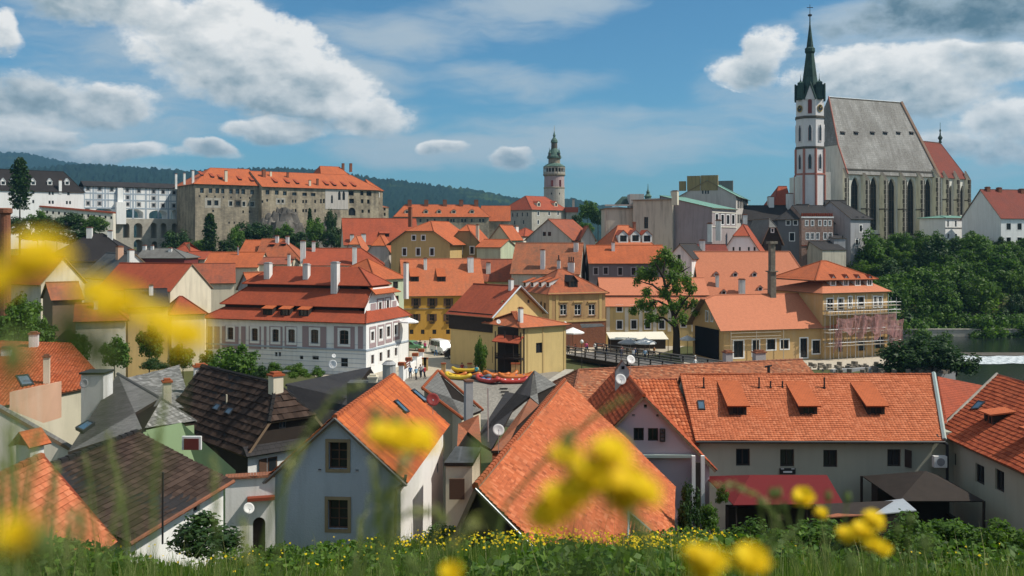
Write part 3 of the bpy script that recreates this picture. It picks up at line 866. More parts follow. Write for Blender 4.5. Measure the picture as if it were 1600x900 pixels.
# ---------------------------------------------------------------- terrain
def sstep(a, b, x):
    t = np.clip((x - a) / (b - a), 0, 1); return t * t * (3 - 2 * t)
RIV = np.array([(330, 196), (240, 192), (150, 188), (100, 180), (96, 152), (84, 134), (46, 114), (16, 111), (-20, 106), (-60, 100), (-160, 92), (-400, 80)], float)
RHW = np.array([30, 30, 30, 36, 24, 20, 11, 12, 12, 12, 12, 12], float)
def ground_z(X, Y):
    X = np.asarray(X, float); Y = np.asarray(Y, float)
    hill = -1.62 - .29 * np.clip(Y, -60, 46) - .0 * X
    hill = hill + np.where(Y > 46, 0, .25 * np.sin(X * .21 + 1) * sstep(4, 20, Y) + .18 * np.sin(X * .5 + Y * .3) * sstep(4, 20, Y))
    hill = hill + .55 * sstep(-8, -13, X) * sstep(9, 17, Y) * sstep(30, 25, Y) + .15 * np.sin(X * .9) * np.sin(Y * .7 + 1) * sstep(12, 20, Y) * sstep(46, 40, Y)
    k = sstep(45, 57, Y)
    z = hill * (1 - k) + (-18.6) * k
    best = np.full(X.shape, 1e9)
    for i in range(len(RIV) - 1):
        a, b = RIV[i], RIV[i + 1]; d = b - a; L2 = d @ d
        t = np.clip(((X - a[0]) * d[0] + (Y - a[1]) * d[1]) / L2, 0, 1)
        dd = np.hypot(X - a[0] - t * d[0], Y - a[1] - t * d[1]) - (RHW[i] + (RHW[i + 1] - RHW[i]) * t)
        best = np.minimum(best, dd)
    town = sstep(185, 300, Y) * 9.0 * sstep(250, 120, np.abs(X))
    church = sstep(206, 244, Y) * sstep(62, 86, X) * 16.8
    castle = sstep(285, 335, Y) * sstep(-20, -60, X) * 12.0
    rise = np.maximum(np.maximum(town, church), castle)
    z = z + rise * (Y > 100)
    z = z - sstep(2.5, -2.5, best) * 5.5 * (Y > 70)
    z = z - sstep(450, 1200, Y) * 6
    land = (X > -24) & (X < 6) & (Y > 108) & (Y < 131)
    z = np.where(land, np.minimum(z, -21.9 + 3.1 * np.clip((Y - 111) / 9.0, 0, 1)), z)
    return z
def axis(parts):
    out = []
    for a, b, st in parts: out += list(np.arange(a, b, st))
    return np.array(sorted(set(np.round(out, 3))))
def grid_obj(name, xs, ys, zf, mats, kind='structure', smooth=True):
    X, Y = np.meshgrid(xs, ys); Z = zf(X, Y); nx, ny = len(xs), len(ys)
    me = bpy.data.meshes.new(name)
    v = np.stack([X, Y, Z], -1).reshape(-1, 3)
    i = np.arange(nx * ny).reshape(ny, nx)
    f = np.stack([i[:-1, :-1], i[:-1, 1:], i[1:, 1:], i[1:, :-1]], -1).reshape(-1, 4)
    mesh_np(me, v, f)
    for m in mats: me.materials.append(MATS[m])
    if smooth: me.polygons.foreach_set('use_smooth', np.ones(len(f), bool))
    o = bpy.data.objects.new(name, me); col.objects.link(o); o['kind'] = kind
    return o
def mesh_np(me, v, f):
    k = f.shape[1]
    me.vertices.add(len(v)); me.vertices.foreach_set('co', np.ascontiguousarray(v, np.float32).ravel())
    me.loops.add(f.size); me.loops.foreach_set('vertex_index', np.ascontiguousarray(f, np.int32).ravel())
    me.polygons.add(len(f)); me.polygons.foreach_set('loop_start', np.arange(0, f.size, k, dtype=np.int32))
    me.polygons.foreach_set('loop_total', np.full(len(f), k, np.int32))
    me.update(calc_edges=True)

t = NT('soil'); o_ = t.coord(); n1 = t.noise(o_, .35, 6); n2 = t.noise(o_, 4.0, 5)
t.base(t.mix(n2, t.mix(n1, (.045, .075, .018), (.085, .11, .03)), (.10, .085, .05)), .95, .1); t.bump(n2, .08, .7)
t = NT('forest'); o_ = t.coord(); n1 = t.noise(o_, .004, 6); n2 = t.noise(o_, .09, 5, .7)
f_ = t.math('MULTIPLY', t.math('SUBTRACT', n1, .60, clamp=True), 6.0, clamp=True)
t.base(t.mix(f_, t.mix(n2, (.005, .017, .012), (.018, .040, .024)), (.075, .12, .03)), .95, .05); t.bump(n2, 6.0, 1.0)
t = NT('meadow'); o_ = t.coord(); n1 = t.noise(o_, .02, 5)
t.base(t.mix(n1, (.09, .14, .03), (.17, .22, .06)), .95, .05)
t = NT('water'); o_ = t.coord('Object', (1, 1.6, 1)); n1 = t.noise(o_, 1.3, 5); n2 = t.noise(o_, .12, 3)
t.base(t.mix(n2, (.008, .013, .012), (.018, .026, .022)), .08, .5); t.bump(n1, .07, .5)
t = NT('foam'); o_ = t.coord('Object', (1, .35, 1)); n1 = t.noise(o_, 2.2, 6, .7)
t.base(t.ramp(n1, [(.36, (.10, .14, .16)), (.52, (.62, .68, .70)), (.7, (.85, .87, .87))]), .5, .3); t.bump(n1, .2, .7)

xs = axis([(-60, 60, 1.2), (-300, -60, 6), (60, 300, 5), (-6300, -300, 300), (300, 6301, 300)])
ys = axis([(-40, 60, 1.0), (60, 340, 2.6), (340, 900, 30), (900, 6600, 400)])
grid_obj('ground', xs, ys, ground_z, ['soil'])

def hills(name, prof, D0, D1, amp, seed, mat='forest', step=2.5):
    pxs = np.arange(-500, 2100, step); rows = 70
    py = np.interp(pxs, [p[0] for p in prof], [p[1] for p in prof])
    rg = np.random.default_rng(seed)
    th = np.arctan((pxs - 800) / S)
    R_ = np.linspace(0, 1.35, rows)
    vs = np.zeros((rows, len(pxs), 3))
    zr = (HY - py) / S * D1
    for r, q in enumerate(R_):
        D = D0 + (D1 - D0) * q
        tr_ = (HY - py) / S
        zz = D * (-25.0 / D0 * (1 - q) + tr_ * q ** .85) if q <= 1 else zr * (1 - (q - 1) * .8)
        nz = rg.uniform(-amp, amp, len(pxs)) * (.25 + .75 * min(q, 1)) * (1 if q > .02 else 0)
        vs[r, :, 0] = (pxs - 800) / S * D; vs[r, :, 1] = D + rg.uniform(-8, 8, len(pxs)); vs[r, :, 2] = zz + nz
    i = np.arange(rows * len(pxs)).reshape(rows, len(pxs))
    f = np.stack([i[:-1, :-1], i[:-1, 1:], i[1:, 1:], i[1:, :-1]], -1).reshape(-1, 4)
    me = bpy.data.meshes.new(name); mesh_np(me, vs.reshape(-1, 3), f); me.materials.append(MATS[mat])
    o = bpy.data.objects.new(name, me); col.objects.link(o); o['kind'] = 'structure'
    return o
hills('hill_far', [(-500, 262), (-100, 243), (0, 237), (40, 239), (75, 246), (105, 253), (170, 258), (260, 268), (400, 285), (900, 345), (2100, 358)], 1500, 4200, 5, 3)
hills('hill_near', [(-500, 268), (60, 262), (110, 256), (200, 259), (290, 266), (340, 266), (380, 262.5), (450, 261.5), (520, 267), (575, 276), (640, 283.5), (700, 291),
                    (745, 296), (800, 308), (840, 313), (880, 309), (905, 312), (950, 322), (1050, 345), (1300, 358), (1700, 350), (2100, 352)], 700, 2600, 4.5, 5)
# water: one still sheet in the river bed, the weir's foam on it
mb = MB(); mb.poly([(-420, 60, -21.3), (400, 60, -21.3), (400, 235, -21.3), (-420, 235, -21.3)])
o = mb.build('river', ['water']); o['kind'] = 'structure'
def strip(name, pts_l, pts_r, z, mat):
    mb = MB()
    for i in range(len(pts_l) - 1):
        a, b, c, d = pts_l[i], pts_l[i + 1], pts_r[i + 1], pts_r[i]
        mb.poly([(a[0], a[1], z), (d[0], d[1], z), (c[0], c[1], z), (b[0], b[1], z)])
    o = mb.build(name, [mat]); o['kind'] = 'structure'; return o
xs_ = np.linspace(76, 140, 24); rg = np.random.default_rng(4)
strip('weir_foam', [(x, 171.5 + rg.uniform(-1.2, 1.2)) for x in xs_], [(x, 160.5 + rg.uniform(-1.2, 1.2)) for x in xs_], -21.27, 'foam')
mb = MB(); mb.hexa([(74, 171.8, -22), (145, 171.8, -22), (145, 174.2, -22), (74, 174.2, -22), (74, 171.8, -21.25), (145, 171.8, -21.25), (145, 173.6, -20.9), (74, 173.6, -20.9)])
tag(mb.build('river_weir', ['quoin'], off=(74, 171.8, -22)), 'low stone weir across the river with white water below it', 'weir')

# ---------------------------------------------------------------- castle
cas = thing('castle', 'long grey stone castle palace with red roof and many windows above the town', 'castle', (-81, 350, -8))
cA = V(xy(305, 330)); cB = V(xy(586, 369)); cu = (cB - cA).normalized(); cw = V((-cu.y, cu.x))
def along(x, off=0.0):
    """distance along the castle front at photograph column x"""
    r = V(((x - 800) / S, 1)); O = cA + cw * off; t_ = O.dot(cw) / r.dot(cw); return (r * t_ - O).dot(cu)
zE = zp(285.5, 330); zR = zp(268, 350)
s1 = along(403); s2 = along(500); s3 = along(544); s4 = along(586)
def cpt(s_, off=0): q = cA + cu * s_ + cw * off; return (q.x, q.y)
h1 = House('', '', '', cpt(0), cpt(s1 + 1), 24, -14, zE, zE + 6.2, ends=(('h', 9.0), 'g'), oe=.8, og=0, wallm='castle', roofm='tile_orange', root=cas, rd=.5, cap=True)
WC = 'slitw'
h1.win('f', [(315.5, 297.5, 6, 8), (329, 298, 5.5, 7), (339.5, 298, 6, 8), (348, 298.5, 5, 7), (361, 299, 5.5, 7), (371, 299, 6, 7.5), (380, 299.5, 6, 7.5), (394, 300, 6, 7)], dict(fr='glass_blue', sur=None, cols=2, rows=2))
h1.win('f', [(327, 317, 6.5, 8), (338, 317, 6.5, 8)], dict(fr=None, sur='ashlar', sw=.8, cols=1, rows=1))
h1.win('f', [(360.5, 318, 5, 7), (381, 318.5, 4.5, 7), (394, 319, 6, 7)], dict(fr=None, sur='ashlar', sw=.35, cols=1, rows=1))
h1.win('f', [(312, 306.5, 2.2, 3), (323, 307, 2.2, 3), (336, 307.5, 2.2, 3), (349, 308, 2.2, 3), (361, 308.5, 2.2, 3), (376, 309, 2.2, 3), (390, 309.5, 2.2, 3), (333, 329.5, 3, 3.5), (380, 331, 2.5, 4), (390, 331, 2.5, 4), (358, 348, 2.2, 3.5), (366, 348, 2.2, 3.5), (374, 348.5, 2.2, 3.5), (321, 341, 2.5, 3)], 'slit')
h1.win('f', [(372, 318, 6.5, 7)], dict(fr='frame_dark', sur='quoin', sw=.5, cols=2, rows=2))
h1.done()
h2 = House('', '', '', cpt(s1 + .2, -3.2), cpt(s4, -3.2), 24, -12, zE - .5, zE + 5.4, ends=('g', ('h', 6.0)), oe=.7, og=.1, wallm='castle2', roofm='tile_orange', root=cas, rd=.5)
h2.win('f', [(418, 300.5, 6, 6.5), (432.5, 301, 6, 6.5), (445, 302, 6, 6.5), (460, 303, 7, 5), (476, 303.5, 7, 5), (489.5, 304, 7, 5)], dict(fr='glass_blue', sur=None, cols=2, rows=2))
h2.win('f', [(435.5, 314.5, 4, 5), (441.5, 314.5, 4, 5)], dict(fr='frame_dark', sur='ashlar', sw=.55, cols=1, rows=1))
h2.win('f', [(410, 315, 3, 4), (417.5, 313, 3, 4), (457.5, 314.5, 2.8, 5), (461.8, 314.5, 2.8, 5), (473.8, 315, 2.8, 5), (478.4, 315, 2.8, 5), (492.5, 315, 2.8, 5), (457.5, 329, 2.8, 5), (461.8, 329, 2.8, 5), (473.8, 329.3, 2.8, 5), (478.4, 329.3, 2.8, 5), (492.5, 329.5, 3, 5), (501.5, 314.5, 2.8, 7), (506, 314, 2.8, 7)], 'slit')
h2.win('f', [(548.8, 302, 8, 7), (565.5, 302, 5, 6.5), (576.5, 302.5, 8, 7), (549.5, 314, 7.5, 7), (566, 314.5, 4, 6.5), (575.5, 315, 4, 6.5), (566.5, 330, 3.5, 5), (576.5, 330, 3.5, 5)], 'dark')
h2.win('f', [(550, 330.5, 11, 12.5)], 'dark', 'a')
h2.done()
# pale plastered stretch with pointed windows
O2 = V(cpt(0, -3.2)); mb = MB(); Nn = (-cw.x, -cw.y)
a0 = along(508, -3.2); a1 = along(544, -3.2); hl = []
for x, y, w, h in ((518.5, 311, 3, 13), (530, 305.5, 4, 14), (536.8, 305.5, 4, 14)):
    b0 = along(x - w / 2, -3.2); b1 = along(x + w / 2, -3.2); D = (O2 + cu * b0).y; hl.append((b0, zp(y + h / 2, D), b1, zp(y - h / 2, D), 'p'))
Op = O2 - cw * .12
wall(mb, Op, cu, cw, [(a0, zp(327, 358)), (a1, zp(327, 358)), (a1, zE - .8), (a0, zE - .8)], hl, 0, .1)
mb.build('plaster_face', ['greybeige'], cas)
for (b0, z0, b1, z1, k) in hl: pb = MB(); pb.wbox(Op, cu, Nn, b0 - .05, b1 + .05, z0, z1, -.11, -.09); pb.build('pane', ['glass'], cas)
# tall block over the east end, its roof and the small end wing
h3 = House('', '', '', cpt(along(514), 6), cpt(along(566), 6), 14, zE, zE + 3.2, zp(260, 372), ends=(('h', 2.0), ('h', 3.5)), oe=.5, wallm='castle2', roofm='tile_orange', root=cas); h3.done()
h4 = House('', '', '', cpt(s4 + .05, 2), cpt(along(598, 2), 2), 12, -12, zp(297, 372), zp(281, 378), ends=(('g'), ('h', 4.0)), oe=.4, wallm='castle2', roofm='tile_orange', root=cas, rd=.4)
h4.win('f', [(590.5, 304.5, 4, 6)], WC); h4.win('f', [(591, 316.5, 3, 5), (591, 326.5, 3, 5), (591, 335, 3, 4.5)], 'slit'); h4.done()
h5 = House('', '', '', cpt(along(598, 2) + .05, 3), cpt(along(609, 2), 3), 10, -12, zp(324, 376), zp(318, 381), ends=('g', ('h', 4.0)), oe=.2, wallm='castle2', roofm='tile_old', root=cas, rd=.4)
h5.win('f', [(601, 326.5, 3, 5), (601, 335, 3, 4.5)], 'slit'); h5.done()
for x, yt, yb, w, m in ((275, 272, 290, 3, 'white'), (288, 271, 283, 3, 'white'), (301.5, 267, 281, 3.2, 'white'), (353, 267, 283, 4, 'cream'), (412, 266, 276, 5, 'brick'), (423, 268, 275, 3, 'cream'),
                        (449.5, 270, 277, 3, 'brick'), (484, 282, 290, 3, 'cream'), (496, 280, 289, 3, 'brick')):
    (h1 if x < 400 else h2).chim(x, yt, yb, w, 0, m)
for x, yt, yb in ((536, 256, 264), (548, 256, 264)): h3.chim(x, yt, yb, 3.5, 0, 'brick')
for x, y in ((316, 275), (333, 278), (346, 280), (376, 282), (395, 284), (432, 286), (451, 287), (466, 288), (512, 290), (524, 291), (540, 291.5), (555, 292)):
    (h1 if x < 400 else h2).dormer(x, y, .9, .6, 0, 'shed', 'wood_dark', 'tile_red', 'slit', .35)
# rock under the castle
def rock(name, label, pts, seed, mat='rock', D=0):
    rg = random.Random(seed); mb = MB()
    for (x, y, d, r, h) in pts:
        c = P(x, y, d); n = 10; rings = 5; i0 = len(mb.v)
        for j in range(rings):
            q = j / (rings - 1)
            for k in range(n):
                a = 2 * math.pi * k / n; rr = r * (1.15 - .75 * q ** 1.6) * rg.uniform(.8, 1.2)
                mb.v.append((c.x + rr * math.cos(a), c.y + rr * math.sin(a) * .7, c.z + (q - .75) * h + rg.uniform(-.06, .06) * h))
        for j in range(rings - 1):
            for k in range(n):
                q2 = (k + 1) % n; mb.f.append((i0 + j * n + k, i0 + j * n + q2, i0 + (j + 1) * n + q2, i0 + (j + 1) * n + k)); mb.m.append(0); mb.uv.append([(0, 0)] * 4)
        mb.f.append(tuple(i0 + (rings - 1) * n + k for k in range(n))); mb.m.append(0); mb.uv.append([(0, 0)] * n)
    c = P(*pts[0][:3]); o = mb.build(name, [mat], off=(c.x, c.y, c.z))
    return tag(o, label, 'rock')
rock('castle_rock', 'bare grey rock outcrop under the middle of the castle wall', [(428, 341, 343, 3, 9), (436, 337, 344, 3, 11), (445, 336, 344, 3, 11), (452, 340, 344, 3, 11), (420, 347, 342, 4, 12), (432, 349, 341, 5, 14), (444, 348, 341, 5, 14), (457, 350, 342, 4, 14), (416, 358, 338, 5, 14), (440, 360, 337, 8, 14), (462, 362, 340, 6, 14), (506, 360, 346, 5, 12), (478, 368, 342, 7, 10)], 5)

# ---- cloak bridge
clk = thing('arched_bridge', 'white painted covered bridge on tall stone arches left of the castle', 'bridge', (-130, 335, -10))
bA = V(xy(131, 330)); bB = V(xy(277, 349)); bu = (bB - bA).normalized(); bw = V((-bu.y, bu.x)); bL = (bB - bA).length
def bh(x, y):
    r = V(((x - 800) / S, 1)); t_ = bA.dot(bw) / r.dot(bw); return (r * t_ - bA).dot(bu), (HY - y) / S * t_
def bhole(x, y, w, h, k='r'):
    return (bh(x - w / 2, y)[0], bh(x, y + h / 2)[1], bh(x + w / 2, y)[0], bh(x, y - h / 2)[1], k)
zt_ = bh(200, 292)[1]; zm = bh(200, 341.5)[1]; zb_ = -14
mb = MB(); big = [bhole(208, 333.5, 32, 14, 'a'), bhole(247.5, 335, 29, 13, 'a'), bhole(272.5, 335, 10.5, 14, 'a'), bhole(137, 328, 10, 7, 'a'), bhole(162, 329, 26, 8, 'a')]
sm = []
for x, y in ((137.5, 294.5), (155.5, 295), (174.5, 296), (199, 297), (217, 298), (240, 299), (255, 300), (272, 301), (155.5, 307), (199.5, 308.5), (240, 310),
             (137.5, 317.5), (155.5, 318), (199.5, 319), (217, 319.5), (240, 320.5), (254.5, 321), (271.5, 321.5)):
    sm.append(bhole(x, y, 3.8, 4.6))
wall(mb, bA, bu, bw, [(0, zm), (bL, zm), (bL, zt_), (0, zt_)], [h for h in big], 0, 7.0, None, True)
mb.build('wall', ['white_clean'], clk)
mb = MB(); low = [bhole(197, 360, 10, 23, 'a'), bhole(215.5, 360, 13.5, 23, 'a'), bhole(239.8, 360, 9.5, 24, 'a'), bhole(255.2, 360, 10, 23, 'a'), bhole(272, 360, 8, 22, 'a'), bhole(215.5, 384, 14, 20, 'a'), bhole(241, 386, 9, 18, 'a')]
wall(mb, bA - bw * .3, bu, bw, [(bh(177, 340)[0], zb_), (bL, zb_), (bL, zm - .02), (bh(177, 340)[0], zm - .02)], low, 0, 7.6, None, True)
mb.build('arch_wall', ['ashlar'], clk)
Nb = (-bw.x, -bw.y)
for h in sm:
    wb = MB(); wb.wbox(bA, bu, Nb, h[0] - .35, h[2] + .35, h[1] - .35, h[3] + .35, 0, .05, 0); wb.wbox(bA, bu, Nb, h[0], h[2], h[1], h[3], .05, .08, 1)
    wb.build('window', ['greyhouse', 'glass'], clk)
tb = MB()       # painted pilasters and string courses
for x in (131.5, 146, 164.5, 182, 192, 208, 228, 247.5, 263, 276): a = bh(x, 300)[0]; tb.wbox(bA, bu, Nb, max(0, a - .3), min(bL, a + .3), zm + (0 if x > 185 else 4.0), zt_, 0, .06)
for x in (141, 150, 160, 169, 204, 212, 234, 244, 260, 267): a = bh(x, 300)[0]; tb.wbox(bA, bu, Nb, a - .14, a + .14, zp(325, 335), zt_, 0, .04)
for y in (303, 313, 325.5): tb.wbox(bA, bu, Nb, 0, bL, bh(200, y)[1] - .22, bh(200, y)[1] + .22, 0, .08)
tb.build('painted_band', ['bluegrey'], clk)
tb = MB(); a = bh(187, 320)[0]; tb.wbox(bA, bu, Nb, a - 1.6, a + 1.6, zm - 2, bh(187, 316)[1], 0, 2.2); tb.wbox(bA, bu, Nb, a - .9, a + .9, bh(187, 316)[1], bh(187, 294)[1], 0, 1.1)
tb.build('stair_turret', ['white_clean'], clk)
rb = MB(); zr_ = zt_ + 1.8
f0 = [(-.2, -.6, zt_ - .1), (bL, -.6, zt_ - .1), (bL, 3.5, zr_), (-.2, 3.5, zr_)]; f1 = [(-.2, 7.6, zt_ - .1), (bL, 7.6, zt_ - .1), (bL, 3.5, zr_), (-.2, 3.5, zr_)]
for f in (f0, f1): rb.slab([(bA.x + bu.x * a + bw.x * d, bA.y + bu.y * a + bw.y * d, z) for a, d, z in f], .2)
rb.build('roof', ['slate_dark'], clk)

hb = House('theatre_building', 'long white castle building with black roof behind the dark pine', 'building', xy(-60, 306), xy(131, 328), 14, -4, zp(299, 328), zp(268.5, 332), ends=('g', ('h', 5)), wallm='white_clean', roofm='shingle_black', rd=.3)
hb.win('f', [(52, 301, 3.5, 4.5), (77.5, 302, 3.2, 5), (82.5, 302, 3.2, 5), (107, 302.5, 4, 5), (52, 315, 3, 5), (77.5, 316, 3.2, 5), (82.5, 316, 3.2, 5), (104.5, 316.5, 3, 5), (109.5, 316.5, 3, 5)], 'slit')
hb.done()
for x in (5, 19, 52, 78, 105): hb.dormer(x, 289, 1.5, 1.3, 0, 1.0, 'white_clean', 'white_clean', 'slit')
hb.chim(94, 282, 297, 4, 0, 'white_clean')
# terrace wall with red coping below it
mb = MB(); a = P(24, 320, 318); b = P(177, 333.5, 326); c = V(((b - a).x, (b - a).y)).normalized()
mb.hexa([(a.x, a.y, -16), (b.x, b.y, -16), (b.x, b.y + 2, -16), (a.x, a.y + 2, -16), (a.x, a.y, a.z), (b.x, b.y, b.z), (b.x, b.y + 2, b.z), (a.x, a.y + 2, a.z)], 0)
w_ = thing('terrace_wall', 'cream terrace wall with sloping red coping below the white castle buildings', 'wall', (a.x, a.y, -16)); mb.build('wall', ['cream_pale'], w_)
mb = MB(); mb.hexa([(a.x, a.y - .4, a.z), (b.x, b.y - .4, b.z), (b.x, b.y + 2.3, b.z), (a.x, a.y + 2.3, a.z), (a.x, a.y - .3, a.z + .5), (b.x, b.y - .3, b.z + .5), (b.x, b.y + 2, b.z + .6), (a.x, a.y + 2, a.z + .6)]); mb.build('coping', ['tile_red'], w_)
mb = MB()
for q in range(14):
    f = .2 + .78 * q / 13; p = a + (b - a) * f; mb.wbox((p.x, p.y), c, (c.y, -c.x), -.25, .25, p.z - 1.9, p.z - 1.0, -.05, .06)
mb.build('loophole', ['dark_void'], w_)
mb = MB(); p = P(8, 325, 118); mb.lathe((p.x, p.y, -18.6), [(.75, 0), (.62, 18.6 - 3.4 + 6.0), (.62, 18.6 + p.z - .8), (.85, 18.6 + p.z - .6), (.85, 18.6 + p.z - .1), (.65, 18.6 + p.z)], 12)
tag(mb.build('brick_stack', ['brick'], off=(p.x, p.y, -18.6)), 'tall round red brick chimney stack at the left edge', 'chimney')

# ---- castle tower
tw_ = thing('castle_tower', 'round painted castle tower with arcaded gallery and green lantern spire', 'tower', P(866, 330, 480))
c = P(866, 330, 480); k = 480 / S
def lz(y): return zp(y, 480) - c.z
mb = MB()
mb.lathe(c, [(16.3 * k, lz(345)), (16.2 * k, lz(295)), (16.7 * k, lz(294.5)), (16.7 * k, lz(293)), (15.8 * k, lz(292.5)), (15.6 * k, lz(276)), (17.4 * k, lz(274)), (17.4 * k, lz(272)), (12.2 * k, lz(271.9)), (12.2 * k, lz(262)), (17.2 * k, lz(261.8)), (16.6 * k, lz(260.5))], 28, 0, 0, [0, 1, 1, 1, 2, 1, 1, 1, 4, 1, 1])
plaster('tower_paint', (.40, .30, .29), .3, .6, (.26, .20, .2), .35)
mb.build('shaft', ['ashlar', 'castle', 'tower_paint', 'dark_void', 'quoin'], tw_)
gb = MB()
for q in range(20):
    a = 2 * math.pi * q / 20; x, y = c.x + 16.4 * k * math.cos(a), c.y + 16.4 * k * math.sin(a)
    gb.bar((x, y, c.z + lz(272)), (x, y, c.z + lz(261.5)), .22, 0, 6)
gb.lathe(c, [(16.6 * k, lz(272)), (16.6 * k, lz(269.3)), (16.2 * k, lz(269.2))], 28); gb.lathe(c, [(16.6 * k, lz(263.5)), (17.0 * k, lz(261.6))], 28)
gb.build('gallery', ['ashlar'], tw_)
rb = MB()
rb.lathe(c, [(17.6 * k, lz(260.8)), (13 * k, lz(257.5)), (9.2 * k, lz(255.5)), (9.2 * k, lz(248.5)), (11.3 * k, lz(247.5)), (11.3 * k, lz(245)), (9.4 * k, lz(242)), (7.6 * k, lz(237.5)), (6.0 * k, lz(234)), (5.0 * k, lz(232)), (4.6 * k, lz(223.5)), (5.6 * k, lz(222.5)), (5.0 * k, lz(219)), (2.6 * k, lz(216)), (1.6 * k, lz(214)), (2.3 * k, lz(212)), (1.2 * k, lz(209)), (.4 * k, lz(205)), (.25 * k, lz(200)), (.05, lz(196))], 20, 0, 0,
         [0, 0, 1, 1, 0, 0, 0, 0, 0, 2, 0, 0, 0, 0, 0, 0, 0, 3, 3])
rb.build('spire', ['copper_mid', 'castle', 'quoin', 'gold'], tw_)
for q in range(4):
    a = math.pi / 4 + q * math.pi / 2; x, y = c.x + 10.4 * k * math.cos(a), c.y + 10.4 * k * math.sin(a)
    t_ = MB(); t_.lathe((x, y, c.z), [(1.9 * k, lz(246)), (1.9 * k, lz(240.5)), (2.3 * k, lz(240)), (1.4 * k, lz(237.5)), (.3 * k, lz(234)), (.1 * k, lz(231))], 8, 0, 0, [1, 0, 0, 0, 0]); t_.build('turret', ['copper_mid', 'quoin'], tw_)
for dx, y, w, h in ((-4, 287, 3.0, 9), (8.5, 287, 3.2, 10), (7.5, 303, 1.5, 3), (-5, 303, 1.5, 3)):
    wb = MB(); X_ = c.x + dx * k; Y_ = c.y - math.sqrt(max(0, (16.1 * k) ** 2 - (dx * k) ** 2)) - .1
    wb.box(X_ - w * k / 2, X_ + w * k / 2, Y_, Y_ + .9, zp(y + h / 2, 480), zp(y - h / 2, 480)); wb.build('window', ['frame_red' if h > 5 else 'dark_void'], tw_)

hr = House('round_tower_house', 'stone castle keep with red hipped roof below the round tower', 'building', xy(831, 435), xy(887, 452), 19, -16, zp(326, 435), zp(306, 446), ends=(('h', 5.5), ('h', 5.5)), oe=.7, wallm='ashlar', roofm='tile_red', rd=.3)
hr.win('f', [(841, 333.5, 2.6, 6), (858, 333.5, 2.6, 6), (872, 333, 2.6, 6), (841, 347, 2.6, 6)], 'slitw')
hr.win('l', [(793, 336, 1.8, 6), (801, 336, 1.8, 6), (808, 335.5, 1.8, 6), (816, 335, 2, 6), (824, 335, 2, 6), (804, 348, 2, 6), (818, 347, 2, 6)], 'slit'); hr.done()
for x, y in ((842, 322.5), (869, 322.5)): hr.dormer(x, y, 2.2, 1.7, 0, .9, 'cream', 'tile_red', 'slit')
p = P(896, 340, 452); mb = MB(); mb.box(p.x - 3.5, p.x + 1.5, p.y - 3, p.y + 3, -16, zp(332, 452)); tn = thing('stair_annex', 'small pale stone annex at the right end of the castle keep', 'building', (p.x, p.y, -16)); mb.build('wall', ['ashlar'], tn)
mb = MB(); mb.obox((p.x - 1, p.y), (1, 0), 6, 7, zp(332, 452), zp(324, 452), 0, 1.0); mb.v = mb.v; mb.build('roof', ['tile_red'], tn)
chimney(tn, (p.x, p.y), (1, 0), 1.0, 1.0, zp(330, 452), zp(312, 452), 'ashlar', 'brick')

h6 = House('mint_building', 'long stone building with five small dormers in its red hipped roof', 'building', xy(617, 398), xy(764, 404), 13, -14, zp(337, 398), zp(319.5, 405), ends=(('h', 4.5), ('h', 4.5)), oe=.6, wallm='castle', roofm='tile_orange', rd=.3)
h6.win('f', [(x, 344.5, 2.8, 5) for x in (657, 668, 679, 700, 705, 709, 722, 727, 737, 750, 755)], 'slit'); h6.done()
for x in (636, 665.5, 686, 709, 737.5): h6.dormer(x, 333.5, 1.9, 1.2, 0, .6, 'cream', 'tile_red', 'slit')
for x in (640, 666, 695, 720.5, 744): h6.chim(x, 313, 320.5, 6, 0, 'brick')
h7 = House('gate_building', 'plain red roof between the dormered building and the castle keep', 'building', xy(752, 415), xy(797, 415), 12, -14, zp(344, 415), zp(321.5, 421), wallm='castle', roofm='tile_orange'); h7.done()
# ---------------------------------------------------------------- church
ch = thing('church', 'tall gothic church with slender spire, steep grey roof and buttresses on the hill', 'church', (100, 265, -3))
cz = -6
nv = House('', '', '', xy(1322, 255), xy(1461, 268), 18, cz, zp(263, 255), zp(151, 263.5), ends=(('k', 2.2, .32), ('h', 3.6)), oe=.7, og=.1, wallm='church_wall', roofm='church_slate', root=ch, rd=.7, th=.25, cap=False)
nv.win('f', [(1336, 312, 13, 70), (1365.5, 318, 12, 83), (1393.5, 322, 12, 87), (1423.5, 322, 12, 87), (1450.5, 322, 11, 86)], 'church', 'p')
nv.done()
f, b, hips, lines = nv.planes()
caps([lines[-1]], nv.roof, 'zinc', .22, 3.0)
mb = MB(); 
for a_, b_ in ((f[0], f[1]), (f[1], f[2])): mb.bar(V(a_) + V((0, 0, .1)), V(b_) + V((0, 0, .1)), .22, 0, 5)
mb.build('barge', ['tower_strip'], nv.roof)
for x in (1317.5, 1338.5, 1364, 1384, 1404.5, 1425): nv.dormer(x, 211, 1.15, .75, 0, 'shed', 'wood_dark', 'slate_dark', 'slit', .6)
mb = MB(); O, U, N, L = nv.F['f']; mb.wbox(O, U, -N, -.2, L + .2, nv.ze - .5, nv.ze - .05, 0, .35); mb.wbox(O, U, -N, 0, L, zp(367.5, 255), zp(365.5, 255), 0, .3); mb.build('cornice', ['quoin'], ch)
